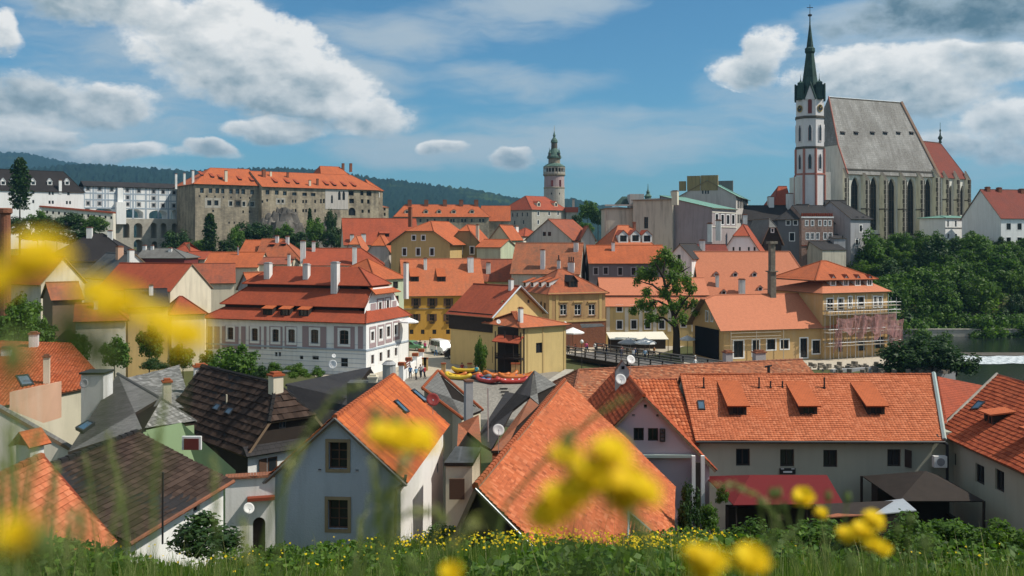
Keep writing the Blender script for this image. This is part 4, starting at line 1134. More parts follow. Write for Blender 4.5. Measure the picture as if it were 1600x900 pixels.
def buttress(H, face, x, yt, proj=2.6, w=1.15, zb=cz, step=None):
    a, z = H.hit(face, x, yt); O, U, N, L = H.F[face]; n = -N; mb = MB()
    def Q(aa, d, zz): p = O + U * aa + n * d; return (p.x, p.y, zz)
    z1 = z; z2 = z + 2.6
    for m_, a0, a1, pr in ((0, a - w / 2, a + w / 2, proj),):
        pts_l = [Q(a0, 0, zb), Q(a0, pr, zb), Q(a0, pr, z1), Q(a0, 0, z2)]; pts_r = [Q(a1, 0, zb), Q(a1, pr, zb), Q(a1, pr, z1), Q(a1, 0, z2)]
        mb.poly(pts_l, 0); mb.poly(pts_r[::-1], 0); mb.poly([pts_l[1], pts_r[1], pts_r[2], pts_l[2]], 1); mb.poly([pts_l[2], pts_r[2], pts_r[3], pts_l[3]], 2)  # side faces warmer than the wall: shade with bounce light painted in
    nq = 17
    for q in range(nq):         # worn corner stones, alternating long and short
        zz0 = zb + (z1 - zb) * q / nq; zz1 = zb + (z1 - zb) * (q + .93) / nq; e = .32 if q % 2 else .5
        mb.wbox(Q(a, 0, 0), U, n, -w / 2 - .04, -w / 2 + .3, zz0, zz1, proj - e, proj + .05, 2); mb.wbox(Q(a, 0, 0), U, n, w / 2 - .3, w / 2 + .04, zz0, zz1, proj - e, proj + .05, 2)
    if step: mb.wbox(Q(a, 0, 0), U, n, -w / 2 - .1, w / 2 + .1, zp(step, 255), zp(step, 255) + .3, -.02, proj + .12, 2)
    mb.build('buttress', ['church_butt', 'ashlar', 'quoin'], ch)
for x in (1347.5, 1376, 1405, 1433): buttress(nv, 'f', x, 282, 2.2, 1.0, step=327)
buttress(nv, 'f', 1319, 278, 1.2, 1.0); buttress(nv, 'f', 1459, 278, 1.8, 1.2)
cn = House('', '', '', xy(1464, 270), xy(1509, 279.5), 12, cz, zp(272.5, 270), zp(220, 276), ends=('g', ('h', 3.2)), oe=.5, og=.05, wallm='church_wall', roofm='tile_brownred', root=ch, rd=.6, th=.2, cap=True)
cn.win('f', [(1485.5, 313, 6, 46), (1503.5, 313, 6, 46)], 'church', 'p'); cn.done()
for x in (1474, 1491, 1508): buttress(cn, 'f', x, 281, 1.5, .8, step=309)
mb = MB(); f2 = nv.planes()[0]; mb.bar(V(f2[3]) + V((.3, 0, .15)), V(f2[4]) + V((.3, 0, .15)), .45, 0, 5); mb.build('flashing', ['salmon_wall'], nv.roof)
mb = MB(); p = cn.R(cn.Ls - 3.2, cn.tr, cn.zr); mb.lathe(p, [(.5, 0), (.3, .8), (.7, 1.5), (.25, 2.2), (.12, 3.2), (.3, 3.6), (.06, 4.2), (.05, 6.0)], 8); mb.build('roof_spirelet', ['copper_dark'], ch)
# tower: octagon in stages
tc_ = P(1265.5, 330, 252); k = 252 / S; R8 = 21.0 * k / math.cos(math.pi / 8)
def oct_(prof, m, name, mats, rot=0.0):
    mb = MB(); mb.lathe((tc_.x, tc_.y, 0), prof, 8, 0, rot, m); return mb.build(name, mats, ch)
rot8 = -math.atan2(tc_.x, tc_.y)
Z = lambda y: zp(y, 252 - 21 * k)
oct_([(R8 * 1.04, cz), (R8 * 1.04, Z(273)), (R8 * 1.08, Z(272.5)), (R8 * 1.08, Z(270.5)), (R8, Z(270)), (R8, Z(232)), (R8 * 1.05, Z(231.5)), (R8 * 1.05, Z(229)), (R8 * .99, Z(228)), (R8 * .99, Z(184.5)), (R8 * 1.05, Z(184)), (R8 * 1.05, Z(181)), (R8 * .98, Z(180)), (R8 * .98, Z(154))],
     [0, 2, 2, 2, 0, 1, 1, 1, 0, 1, 1, 1, 0], 'tower_wall', ['tower_wall', 'quoin', 'tower_strip'], rot8)
sb = MB()
for q in range(8):
    a = 2 * math.pi * (q + .5) / 8 + rot8
    for y0, y1, r in ((380, 273, R8 * 1.045), (270, 232, R8 * 1.005)):
        x_, y_ = tc_.x + r * math.cos(a), tc_.y + r * math.sin(a); sb.bar((x_, y_, max(cz, Z(y0))), (x_, y_, Z(y1)), .34, 0, 8)
sb.build('corner_strip', ['tower_strip'], ch)
for q in range(8):
    a = 2 * math.pi * (q + 1) / 8 + rot8; n = V((math.cos(a), math.sin(a))); U = V((-n.y, n.x)); ap = R8 * math.cos(math.pi / 8)
    if n.y > .3: continue
    O = V((tc_.x, tc_.y)) + n * ap; flip = 1
    for y, w, h, face in ((173 if q % 2 else 164, 0, 0, 0), (207, 6, 27, 1), (252, 6.3, 25, 1)):
        if h:
            wb = MB(); hw = w * k / 2; zc0, zc1 = Z(y + h / 2), Z(y - h / 2); zs_ = zc1 - 1.1
            Op = O * 1.0
            def W(a_, z_, d): p_ = Op + U * a_ + n * d; return (p_.x, p_.y, z_)
            ring = [(-hw, zc0), (hw, zc0), (hw, zs_), (hw * .6, zs_ + .75), (0, zc1), (-hw * .6, zs_ + .75), (-hw, zs_)]
            wb.poly([W(a_, z_, .03) for a_, z_ in ring], 0)
            for i in range(7):
                (p0, z0), (p1, z1) = ring[i], ring[(i + 1) % 7]; wb.bar(W(p0, z0, .04), W(p1, z1, .04), .12, 1, 5)
            wo_ = wb.build('window', ['frame_red', 'tower_wall'], ch)
            vb = MB(); vb.poly([W(a_ * .6, zc0 + (z_ - zc0) * .93 + .2, .05) for a_, z_ in ring], 0); vb.build('pane', ['glass'], wo_)
    diag = abs(n.x) > .35 and abs(n.x) < .95
    if diag:        # clock faces
        cb = MB(); ce = O + n * .06; zc = Z(168.5); R_ = 5.2 * k
        i0 = len(cb.v)
        pts = [(ce + U * R_ * math.cos(2 * math.pi * j / 20), zc + R_ * math.sin(2 * math.pi * j / 20)) for j in range(20)]
        cb.poly([(p_.x, p_.y, z_) for p_, z_ in pts], 0)
        for j in range(12):
            t_ = 2 * math.pi * j / 12; p_ = ce + U * (R_ * .82 * math.cos(t_)) + n * .03; cb.bar((p_.x, p_.y, zc + R_ * .82 * math.sin(t_)), ((ce + U * (R_ * .97 * math.cos(t_)) + n * .03).x, (ce + U * (R_ * .97 * math.cos(t_)) + n * .03).y, zc + R_ * .97 * math.sin(t_)), .06, 1, 4)
        for j in range(20):
            (p0, z0), (p1, z1) = pts[j], pts[(j + 1) % 20]; cb.bar((p0.x, p0.y, z0), (p1.x, p1.y, z1), .09, 1, 4)
        ck = cb.build('clock_face', ['iron', 'gold'], ch)
        hb_ = MB()
        for t_, l_ in ((.9, .8), (2.3, .55)):
            p_ = ce + U * (R_ * l_ * math.cos(t_)) + n * .08; hb_.bar((ce.x + n.x * .08, ce.y + n.y * .08, zc), (p_.x, p_.y, zc + R_ * l_ * math.sin(t_)), .07, 0, 4)
        hb_.build('clock_hand', ['gold'], ck)
    else:
        wb = MB(); hw = 2.9 * k; z0, z1 = Z(177), Z(151)
        def W2(a_, z_, d): p_ = O + U * a_ + n * d; return (p_.x, p_.y, z_)
        wb.poly([W2(-hw, z0, .04), W2(hw, z0, .04), W2(hw, z1 - 1, .04), W2(0, z1, .04), W2(-hw, z1 - 1, .04)], 0); wb.build('window', ['frame_red'], ch)
        gb = MB(); gw = 9.0 * k        # gable over the face
        gb.poly([W2(-gw, Z(155), .12), W2(gw, Z(155), .12), W2(0, Z(129), .12)], 0); gb.poly([W2(-gw, Z(155), .12), W2(0, Z(129), .12), W2(0, Z(129), -4)], 1); gb.poly([W2(gw, Z(155), .12), W2(0, Z(129), -4), W2(0, Z(129), .12)], 1)
        gb.bar(W2(-gw, Z(155), .15), W2(0, Z(128), .15), .25, 1, 5); gb.bar(W2(gw, Z(155), .15), W2(0, Z(128), .15), .25, 1, 5); gb.build('gable', ['tower_wall', 'copper_dark'], ch)
for q in range(4):      # corner turrets with pinnacles
    a = 2 * math.pi * (q + .5) / 4 + rot8; x_, y_ = tc_.x + 19.5 * k * math.cos(a), tc_.y + 19.5 * k * math.sin(a)
    tb = MB(); tb.lathe((x_, y_, 0), [(6.6 * k, Z(155)), (7.2 * k, Z(152)), (6.6 * k, Z(128)), (2.0 * k, Z(125.5)), (.5 * k, Z(122)), (.22 * k, Z(114))], 4, 0, a - math.pi / 4); tb.build('corner_turret', ['copper_dark'], ch)
oct_([(R8 * .86, Z(155)), (R8 * .62, Z(133)), (R8 * .50, Z(118)), (R8 * .28, Z(80)), (R8 * .36, Z(77)), (R8 * .36, Z(72)), (R8 * .25, Z(70)), (R8 * .05, Z(34)), (R8 * .035, Z(21)), (.55, Z(20)), (.55, Z(18)), (.08, Z(16.5)), (.07, Z(2))], [0] * 8 + [1] * 4, 'spire', ['copper_dark', 'iron'], rot8)
mb = MB(); mb.box(tc_.x - .8, tc_.x + .8, tc_.y - .06, tc_.y + .06, Z(7.2), Z(6.2)); mb.build('cross_arm', ['iron'], ch)
mb = MB(); mb.obox((tc_.x - 2.6, tc_.y + 1), (1, 0), 3.2, 6, cz, zp(276, 250), 0, 1.0); mb.obox((tc_.x + 4.6, tc_.y + 1.5), (1, 0), 1.4, 4, cz, zp(268, 250)); mb.build('tower_pier', ['church_wall'], ch)

# ---- low white sacristy, hill wall, house at the right
sa = House('sacristy', 'low white annex with green flat roof at the foot of the church choir', 'building', xy(1477, 253), xy(1525, 259), 8, -6, zp(340, 253), zp(337, 256), ends=(('h', 3), ('h', 3)), oe=.4, wallm='white_clean', roofm='copper', rd=.3)
sa.win('f', [(1481.5, 349.5, 2.6, 9), (1493.5, 349.5, 2.8, 9), (1504.5, 350, 2.8, 9), (1515.5, 350, 2.8, 9), (1482, 369, 3, 7), (1494, 369, 3, 7), (1505, 369.5, 3, 7), (1513, 370, 3, 3)], 'slit'); sa.done()
mb = MB(); O, U, N, L = sa.F['f']; mb.wbox(O, U, -N, -.05, L + .05, zp(356.5, 253), zp(355.5, 253), 0, .12); mb.build('string_course', ['quoin'], sa.root)
hw_ = thing('hill_wall', 'rubble retaining wall with red coping at the top of the green slope', 'wall', P(1490, 405, 247))
a = P(1421, 380, 244); b = P(1558, 378.5, 250)
mb = MB(); mb.hexa([(a.x, a.y, -9), (b.x, b.y, -9), (b.x, b.y + 1, -9), (a.x, a.y + 1, -9), (a.x, a.y, a.z), (b.x, b.y, b.z), (b.x, b.y + 1, b.z), (a.x, a.y + 1, a.z)]); mb.build('wall', ['rubble'], hw_)
mb = MB(); mb.hexa([(a.x, a.y - .3, a.z), (b.x, b.y - .3, b.z), (b.x, b.y + 1.2, b.z), (a.x, a.y + 1.2, a.z), (a.x, a.y + .2, a.z + .4), (b.x, b.y + .2, b.z + .4), (b.x, b.y + .7, b.z + .4), (a.x, a.y + .7, a.z + .4)]); mb.build('coping', ['tile_red'], hw_)
ab = House('arch_passage', 'small pale passage with a dark arch and red roof beside the white house', 'building', xy(1526, 256), xy(1554, 250), 4, -7, zp(348, 254), zp(341, 256), oe=.3, wallm='white', roofm='tile_brownred', rd=1.5)
ab.win('f', [(1533.5, 352.5, 4, 6), (1545, 353, 4, 6)], 'dark'); ab.win('f', [(1540, 371, 26, 16)], 'slit', 'a'); ab.done()
rh = House('white_house', 'large white house with dark red roof at the right edge above the slope', 'house', xy(1564, 240), xy(1690, 246), 14, -9, zp(339, 240), zp(296, 247), ends=('g', 'g'), oe=.4, og=.3, wallm='white_clean', roofm='tile_brownred', rd=.25)
rh.win('f', [(x, y, 7, 10) for x in (1576, 1593) for y in (354, 376)] + [(1576.5, 393.5, 4, 5)], 'darkw'); rh.win('f', [(1594.5, 398, 6, 12)], 'dark'); rh.done()
for x, yt, yb in ((1543, 293, 297), (1561, 294, 298), (1596, 296, 300)): rh.chim(x, yt, yb, 6, 0, 'brick')

# ---------------------------------------------------------------- grey houses under the church
g1 = House('tower_house', 'tall narrow grey house with small white framed windows at the end of the row', 'house', xy(1329, 232), xy(1360, 236), 12, -14, zp(340, 232), zp(314, 238), ends=('g', ('h', 4)), oe=.5, wallm='greyhouse', roofm='slate_dark', rd=.25)
g1.win('f', [(1345, 357, 4, 10), (1339, 378.5, 4, 8), (1350.5, 378.5, 4, 8)], 'darkw'); g1.win('f', [(1339.5, 341, 4, 5), (1349, 341, 4, 5), (1344.5, 400, 1.6, 7)], 'slit'); g1.done()
g1b = House('recess_house', 'dark grey recessed house between the sgraffito house and the tall grey one', 'house', xy(1300, 236), xy(1330, 236), 10, -14, zp(347, 236), zp(313, 241), ends=('g', 'g'), oe=.4, wallm='greydark', roofm='slate_dark', rd=.25)
g1b.win('f', [(1311, 357, 5, 10)], 'darkw'); g1b.done()
g2 = House('sgraffito_house', 'brown patterned house with white arched windows and red notched parapet', 'house', xy(1252.5, 230), xy(1302, 231), 11, -14, zp(338, 230), zp(321, 236), ends=('g', 'g'), oe=-.3, og=0, wallm='sgraf', roofm='slate_dark', rd=.22)
g2.win('f', [(x, 348.5, 3.6, 7.5) for x in (1260.5, 1269.5, 1281, 1289.5, 1296.5)], 'white', 'a'); g2.win('f', [(x, 369, 4.5, 9.5) for x in (1262, 1269.5, 1277.5, 1289.5, 1297.5)], 'white', 'a'); g2.win('f', [(1265, 395.5, 5, 10)], 'white'); g2.done()
mb = MB(); O, U, N, L = g2.F['f']
for q in range(17): mb.wbox(O, U, -N, L * q / 17, L * (q + .62) / 17, g2.ze, g2.ze + .75, -.3, .12, 0)
mb.wbox(O, U, -N, -.1, L + .1, zp(384.3, 230), zp(383, 230), 0, .12, 0); mb.wbox(O, U, -N, -.1, L + .1, zp(340.5, 230), zp(338.2, 230), 0, .1, 1); mb.build('parapet', ['tile_red', 'white_clean'], g2.root)
an = House('lean_house', 'small grey annex with brown roof at the foot of the sgraffito house', 'house', xy(1285, 224), xy(1322, 226), 6, -16, zp(390, 224), zp(377, 229), rp=.85, oe=.2, wallm='beige', roofm='slate_dark'); an.done()
an2 = House('stair_house', 'narrow pale stair annex with dark lean-to roof beside the tall grey house', 'house', xy(1303, 229), xy(1321, 229.5), 5, -14, zp(372, 229), zp(366, 233), rp=.8, oe=.2, wallm='greyhouse', roofm='slate_dark'); an2.win('f', [(1317, 371, 2, 6)], 'slit'); an2.done()
g3 = House('dark_house', 'dark grey house with white framed windows left of the sgraffito house', 'house', xy(1215, 234), xy(1253, 231), 12, -14, zp(341, 234), zp(320, 240), ends=(('h', 3), 'g'), oe=.5, wallm='greydark', roofm='slate_dark', rd=.25)
g3.win('f', [(1231.5, 348, 5.5, 6.5), (1243, 348, 5.5, 6.5), (1237.5, 370, 7, 12)], 'darkw'); g3.done()
g4 = House('black_roof_house', 'long low house with black roof behind the grey gabled house', 'house', xy(1148, 246), xy(1330, 250), 12, -12, zp(342, 246), zp(321, 252), ends=(('h', 5), ('h', 5)), oe=.5, wallm='greydark', roofm='shingle_black'); g4.done()
for x, yt, yb, w in ((1234, 303, 326, 9), (1279, 308, 330, 9), (1204, 308, 322, 8)): g4.chim(x, yt, yb, w, 0, 'white')
g5 = House('gabled_house', 'grey roofed house with dark wooden gable below the black roofs', 'house', xy(1193, 203), xy(1221, 203), 16, -15, zp(373, 203), zp(341, 204), 'w', ends=(('k', 2.5, .55), 'g'), oe=.6, og=.3, wallm='wood_dark', roofm='slate_grey', rd=.2)
g5.win('f', [(1207, 360, 3, 5)], 'darkw'); g5.done(); g5.chim(1164, 336, 368, 6, 0, 'white')
c1_ = House('chapel_roof', 'steep red roof peeping out left of the church tower', 'house', xy(1210, 268), xy(1236, 268), 10, -6, zp(318, 268), zp(291, 273), 'u', ends=(('h', 2.5), 'g'), wallm='white', roofm='tile_red'); c1_.done()

# ---------------------------------------------------------------- theatre-like blocks with green roofs
def block(name, label, A, B, dep, zb, zt, wallm, wins=(), st='dark', roofm='sheet_grey', root=None, cat='building', par=.0, parm=None, face='f'):
    """flat-roofed block with cornice"""
    H = House(name, label, cat, A, B, dep, zb, zt, zt + .5, ends=(('h', dep * .3), ('h', dep * .3)), oe=.35, wallm=wallm, roofm=roofm, root=root, rd=.25, cap=False)
    H.win(face, list(wins), st); H.done()
    return H
ja = House('green_roof_house', 'pale house with blank mauve party wall and green copper roof', 'house', xy(1112.5, 214), xy(1150, 226), 13, -15, zp(324, 214), zp(305, 219), ends=('g', 'g'), rp=.97, oe=.5, og=.2, wallm='mauve', roofm='copper', rd=.25)
ja.win('f', [(1120, 342.5, 4, 16), (1129, 343, 4, 15), (1137.5, 343, 4, 14), (1145.5, 343, 4, 14)], 'darkw'); ja.done()
mb = MB(); O, U, N, L = ja.F['f']; mb.wbox(O, U, -N, -.1, L + .1, zp(355, 214), zp(353.5, 214), 0, .15); mb.wbox(O, U, -N, -.1, L, zp(332, 214), zp(330.5, 214), 0, .12); mb.wbox(O, U, -N, 0, L, zp(326.5, 214), zp(324.5, 214), 0, .3); mb.build('string_course', ['cream_pale'], ja.root)
ja.chim(1054, 300, 306, 9, 0, 'cream')
jb = House('tall_green_roof_house', 'tall grey building with green copper roof, tall windows and stepped parapets', 'building', xy(1150, 236), xy(1169, 262), 14, -12, zp(305, 236), zp(283, 242), ends=('g', 'g'), oe=.7, og=.2, wallm='greybeige', roofm='copper', rd=.25)
for x, w in ((1153.5, 2.2), (1156.5, 2), (1159.3, 1.8), (1161.8, 1.7), (1164.2, 1.6), (1166.4, 1.4)): jb.win('f', [(x, 318, w, 15), (x, 342, w, 14)], 'dark')
jb.win('l', [(1098, 298, 2.6, 10), (1102.5, 298, 2.6, 10), (1106.5, 298, 2.6, 10)], 'slit'); jb.done()
pb_ = MB(); O, U, N, L = jb.F['l']
for a0, a1, y0, y1 in ((0, 1.6, 290, 283), (2, 5.2, 290, 275), (5.4, 9.6, 290, 274.5)): pb_.wbox(O, U, -N, a0, a1, zp(y0 + 8, 240), zp(y1, 240), -1.0, .1)
pb_.build('parapet', ['olive'], jb.root); O, U, N, L = jb.F['r']; pb_ = MB(); pb_.wbox(O, U, -N, 4, 10, zp(305, 262), zp(282, 262), -.8, .1); pb_.build('fire_wall', ['greydark'], jb.root)
jc = block('party_wall_block', 'beige blank walled block with dark patch between the green roofs', xy(989, 222), xy(1051, 218), 12, -15, zp(312, 222), 'beige', [(1009.5, 348, 6.5, 18)], 'brown')
jc.chim(1055, 299, 312, 9, 0, 'cream')
jd = block('left_beige_block', 'beige flat roofed block at the left of the green roofed group', xy(947, 224), xy(990, 224), 12, -15, zp(325, 224), 'beige')
mb = MB(); O, U, N, L = jd.F['f']; mb.wbox(O, U, -N, -.25, L + .25, zp(322, 224), zp(319.5, 224), -.2, .4); mb.wbox(O, U, -N, L * .88, L + 2.5, zp(325, 224), zp(303, 224), -6, -.3); mb.build('cornice', ['greybeige'], jd.root)
mb = MB(); mb.slab([P(960, 319, 228), P(988, 319, 226), P(988, 307, 231), P(972, 307, 232)], .2); mb.build('roof', ['copper_dark'], jd.root)
mb = MB(); p = P(1012.5, 308, 260); mb.lathe((p.x, p.y, -6), [(.9, 0), (.9, p.z + 6), (1.1, p.z + 6.2), (.45, p.z + 6.9), (.5, p.z + 7.4), (.15, p.z + 8.0), (.05, p.z + 9.6)], 8)
tag(mb.build('bell_turret', ['copper_mid'], off=(p.x, p.y, -6)), 'small green onion turret above the beige blocks', 'turret')

# ---------------------------------------------------------------- town roofs, far to near
def H(name, label, A, B, dep, ze, zr, wallm='cream', roofm='tile_orange', ridge='u', ends=('g', 'g'), wins=None, st='dark', zb=-18.6, chims=(), dorm=(), cat='house', face='f', rd=.2, **kw):
    if roofm == 'tile_orange' and 'tile' not in kw: roofm = RNG.choice(('tile_orange', 'tile_orange_b', 'tile_orange_c', 'tile_orange_d'))
    h = House(name, label, cat, A, B, dep, zb, ze, zr, ridge, ends=ends, wallm=wallm, roofm=roofm, rd=rd, **kw)
    if wins: h.win(face, wins, st)
    h.done()
    for c_ in chims: h.chim(*c_)
    for d_ in dorm: h.dormer(*d_)
    return h
H('salmon_villa', 'red roofed house with three pale dormers in front of the beige blocks', xy(957, 205), xy(1018, 207), 10, zp(380, 205), zp(352, 210), 'cream', 'tile_orange', ends=(('h', 3), ('h', 3.5)), dorm=((974, 379, 2.2, 1.7, 0, 1.0, 'white', 'tile_red', 'dark'), (993, 378.5, 2.2, 1.7, 0, 1.0, 'white', 'tile_red', 'dark'), (1011, 379, 2.2, 1.7, 0, 1.0, 'white', 'tile_red', 'dark')), chims=((991, 348, 356, 4, 0, 'brick'),))
H('pink_gable_house', 'narrow house with steep red roof and timber gallery beside the grey gable', xy(908, 214), xy(930, 214), 12, zp(372, 214), zp(353, 214), 'greybeige', 'tile_orange', 'w')
H('grey_gable_house', 'grey gabled house with two dark windows below the castle tower', xy(822, 222), xy(893, 216), 12, zp(373, 220), zp(342, 219), 'greybeige', 'tile_orange', 'w', wins=[(850.5, 365.5, 5, 6.5), (858.5, 365.5, 5, 6.5)], oe=.5)
H('pale_annex', 'pale low house with red hipped roof beside the green gabled house', xy(795, 228), xy(818, 226), 9, zp(368, 228), zp(356, 231), 'cream_pale', 'tile_red', ends=(('h', 2), ('h', 2)), chims=((805, 354, 364, 8, 0),))
H('green_gable_house', 'pale green house with gable and brown windows behind the ochre house', xy(765, 205), xy(796, 204), 12, zp(372, 204), zp(351, 203), 'green_pale', 'tile_orange', 'w', wins=[(777.5, 379, 6, 9), (787, 379, 5.5, 9), (789, 400, 6, 10)], st='brown')
H('olive_house', 'weathered olive house with two white framed windows next to the ochre house', xy(703, 199), xy(748, 198), 12, zp(376, 200), zp(351, 200), 'olive', 'tile_orange', 'w', ends=(('k', 3, .6), 'g'), wins=[(719, 391, 5.5, 11), (737.5, 391, 5.5, 11)], st='darkw', chims=((746, 352, 373, 4.5, 1, 'cream'),))
H('green_side_house', 'small light green house wall with sloping red roof edge', xy(745, 194), xy(782, 192), 8, zp(385, 194), zp(374, 196), 'green_pale', 'tile_orange')
oc = House('ochre_gable_house', 'ochre house with half hipped red roof and five white framed windows', 'house', xy(611, 196), xy(703, 192), 15, -18.6, zp(378, 195), zp(345, 195), 'w', ends=(('k', 5.5, .52), 'g'), oe=.9, og=.5, wallm='ochre_pale', roofm='tile_orange', rd=.2)
oc.win('f', [(632, 393.5, 5.5, 11), (653.5, 393.5, 5.5, 11), (675, 393.5, 5.5, 11), (646.5, 371.5, 5, 7), (661.5, 371.5, 5, 7)], 'darkw'); oc.done(); oc.chim(641, 325, 345, 5, 0, 'brick')
H('big_red_roof_house', 'broad house with large dull red roof below the stone buildings', xy(538, 232), xy(655, 236), 17, zp(381, 232), zp(341, 240), 'cream', 'tile_red', chims=((568, 366, 376, 7, 0), (550, 367, 378, 6, 0)), dorm=((605, 370, 1.0, .9, 0, 'shed', 'wood_dark', 'tile_red', 'slit'), (597, 370, 1.0, .9, 0, 'shed', 'wood_dark', 'tile_red', 'slit')))
for i, (x0, x1, D, ye, yr, nm, lb) in enumerate(((541, 566, 205, 388, 368, 'small_gable_house', 'small red gable left of the two steep little roofs'), (575, 608, 203, 391, 367, 'twin_gable_house', 'small steep red hipped roof left of the ochre house'))):
    H(nm, lb, xy(x0, D), xy(x1, D), 9, zp(ye, D), zp(yr, D), 'greybeige', 'tile_orange', 'w', ends=(('k', 2.5, .3), 'g'))
H('mid_red_house', 'house with red roof and tall white chimneys behind the big pink house', xy(475, 176), xy(598, 178), 11, zp(413, 176), zp(388, 181), 'white', 'tile_red', chims=((473.5, 377, 402, 8, 0), (490, 378, 392, 5, 0), (554, 386, 412, 7, 0)), ends=('g', ('h', 4)))
H('orange_hip_house', 'orange hipped roof house with small dormers left of the white chimneys', xy(400, 196), xy(470, 196), 11, zp(405, 196), zp(373, 201), 'cream', 'tile_orange', ends=('g', ('h', 5)), chims=((433, 369, 378, 5, 0), (449, 370, 380, 5, 0)), dorm=((425, 385, .9, .5, 0, 'shed', 'wood_dark', 'tile_red', 'slit'), (443, 384, .9, .5, 0, 'shed', 'wood_dark', 'tile_red', 'slit')))
H('orange_side_house', 'low orange roof at the left of the orange hipped house', xy(376, 200), xy(399, 200), 9, zp(392, 200), zp(375, 204), 'cream', 'tile_orange')
H('low_orange_house', 'low wide house with plain orange roof left of the town centre', xy(318, 182), xy(402, 182), 10, zp(416, 182), zp(394, 187), 'cream', 'tile_orange', chims=((372, 386, 398, 2, 0, 'steel'),))
H('small_hip_house', 'small orange roof between the low wide roof and the pink house', xy(405, 176), xy(452, 176), 8, zp(412, 176), zp(402, 180), 'cream', 'tile_orange', chims=((451.5, 398, 414, 4, 0),))
H('cross_gable_house', 'orange roofed house with little grey gable next to the cream gable', xy(300, 166), xy(366, 168), 11, zp(441, 166), zp(412, 171), 'cream', 'tile_orange')
H('grey_dormer_house', 'small grey gable in front of the orange roofs', xy(372, 160), xy(392, 158), 8, zp(448, 159), zp(426, 159), 'greyhouse', 'tile_orange', 'w')
H('little_red_house', 'tiny red hipped roof beside the dark trees under the castle', xy(273, 232), xy(296, 232), 7, zp(392, 232), zp(379, 235), 'cream', 'tile_red', ends=(('h', 2.5), ('h', 2.5)))
H('flat_red_house', 'low red roof below the castle trees at left', xy(288, 215), xy(320, 215), 8, zp(404, 215), zp(393, 219), 'cream', 'tile_red')
H('grey_slate_house', 'house with grey slate roof and red fascia below the arched bridge', xy(214, 205), xy(288, 205), 9, zp(402, 205), zp(388, 209), 'frame_red', 'slate_grey', ends=('g', ('h', 4)), chims=((226, 384, 390, 5, 0), (238, 384, 390, 4, 0), (266, 388, 393, 5, 0)))
H('black_hall', 'large hall with black hipped roof at the left below the castle', xy(62, 196), xy(212, 200), 18, zp(407, 196), zp(365, 206), 'greydark', 'shingle_black', ends=(('h', 8), ('h', 8)), chims=((140, 356, 370, 8, 0, 'white'), (172, 361, 369, 7, 0, 'white')))
H('white_gable_house', 'whitewashed house with low gable and grey green roof', xy(170, 158), xy(250, 164), 12, zp(433, 160), zp(396, 161), 'white', 'sheet_grey', 'w', chims=((204.5, 391, 410, 8, 0), (187, 386, 402, 9, 0, 'salmon_wall')))
cg = H('cream_gable_house', 'cream house with bare cream gable and brick red roof slope', xy(266, 139), xy(330, 148), 13, zp(453, 139), zp(411, 147), 'cream', 'tile_red', 'w', oe=.3, og=.2)
H('lean_red_house', 'low red roofed annex in front of the bare cream gable', xy(268, 132), xy(320, 134), 7, zp(489, 132), zp(463, 136), 'cream', 'tile_red', ends=(('h', 1.5), ('h', 2.5)))
H('yellow_gable_house', 'cream gabled house behind the yellow flowers at left', xy(64, 128), xy(132, 134), 12, zp(440, 129), zp(401, 131), 'cream', 'tile_red', 'w')
H('shingle_porch', 'small roof with wavy eave below the cream gabled house at left', xy(82, 118), xy(128, 120), 6, zp(466, 118), zp(441, 121), 'wood', 'tile_old')
H('garden_house', 'low cream house with orange roof in the gardens at left', xy(118, 112), xy(196, 114), 7, zp(500, 112), zp(474, 115.5), 'cream', 'tile_orange', ends=('g', ('h', 2)), chims=((150, 468, 482, 6, 0),))
H('dark_garden_house', 'small ochre house with dark roof behind the low garden house', xy(200, 124), xy(262, 126), 8, zp(478, 124), zp(452, 128), 'ochre_pale', 'slate_dark', chims=((236, 446, 460, 6, 0),))
# centre-right rows
H('weathered_roof_house', 'house with broad weathered orange roof and white chimneys in the centre', xy(799, 178), xy(905, 176), 13, zp(425, 178), zp(379.5, 184), 'beige', 'tile_old', chims=((848, 391, 418, 7, 0), (873, 407, 419, 5, 0, 'white', 'brick', None, 1), (892.5, 410, 422, 10, 0, 'white', 'brick', None, 3), (900, 379, 391, 7, 0)))
H('grey_wall_house', 'orange roofed house with grey wall and four small windows behind the big tree', xy(921, 180), xy(1040, 180), 10, zp(409.5, 180), zp(383, 185), 'greydark', 'tile_orange', wins=[(931, 423.5, 6, 10), (946.5, 423, 6, 10), (969, 424, 6, 11), (990, 424, 6, 11)], st='grey', chims=((958, 379, 391, 5, 0),))
H('small_white_gable', 'little white gabled house with dark roof behind the big tree', xy(1044, 174), xy(1081, 172), 10, zp(401, 174), zp(381, 174), 'white', 'slate_dark', 'w', wins=[(1061, 402, 5, 8)])
bh_ = House('half_hip_house', 'brown roofed house with orange hip and white gable with small windows', 'house', xy(1130, 186), xy(1187, 184), 20, -15, zp(391, 186), zp(351, 196), 'w', ends=(('k', 5, .55), 'g'), oe=.8, og=.4, wallm='white_clean', roofm='tile_red', rd=.2)
bh_.win('f', [(x, 389, 3, 6) for x in (1134, 1146, 1156, 1170, 1179)], 'slit'); bh_.done(); bh_.chim(1109, 350, 365, 7, 0); bh_.chim(1122.5, 345, 364, 8, 0)
H('brown_shed_house', 'dull brown roof below the half hipped house', xy(1072, 180), xy(1140, 180), 9, zp(401, 180), zp(382, 184), 'greybeige', 'tile_brownred', chims=((1097, 376, 392, 8, 0),))
sm_ = House('salmon_roof_hall', 'great hall with huge plain salmon roof and little vent dormers', 'building', xy(1098, 168), xy(1290, 168), 16, -18.6, zp(478, 168), zp(393, 176), ends=('g', ('h', 4)), oe=.3, wallm='mill_yellow', roofm='tile_salmon'); sm_.done()
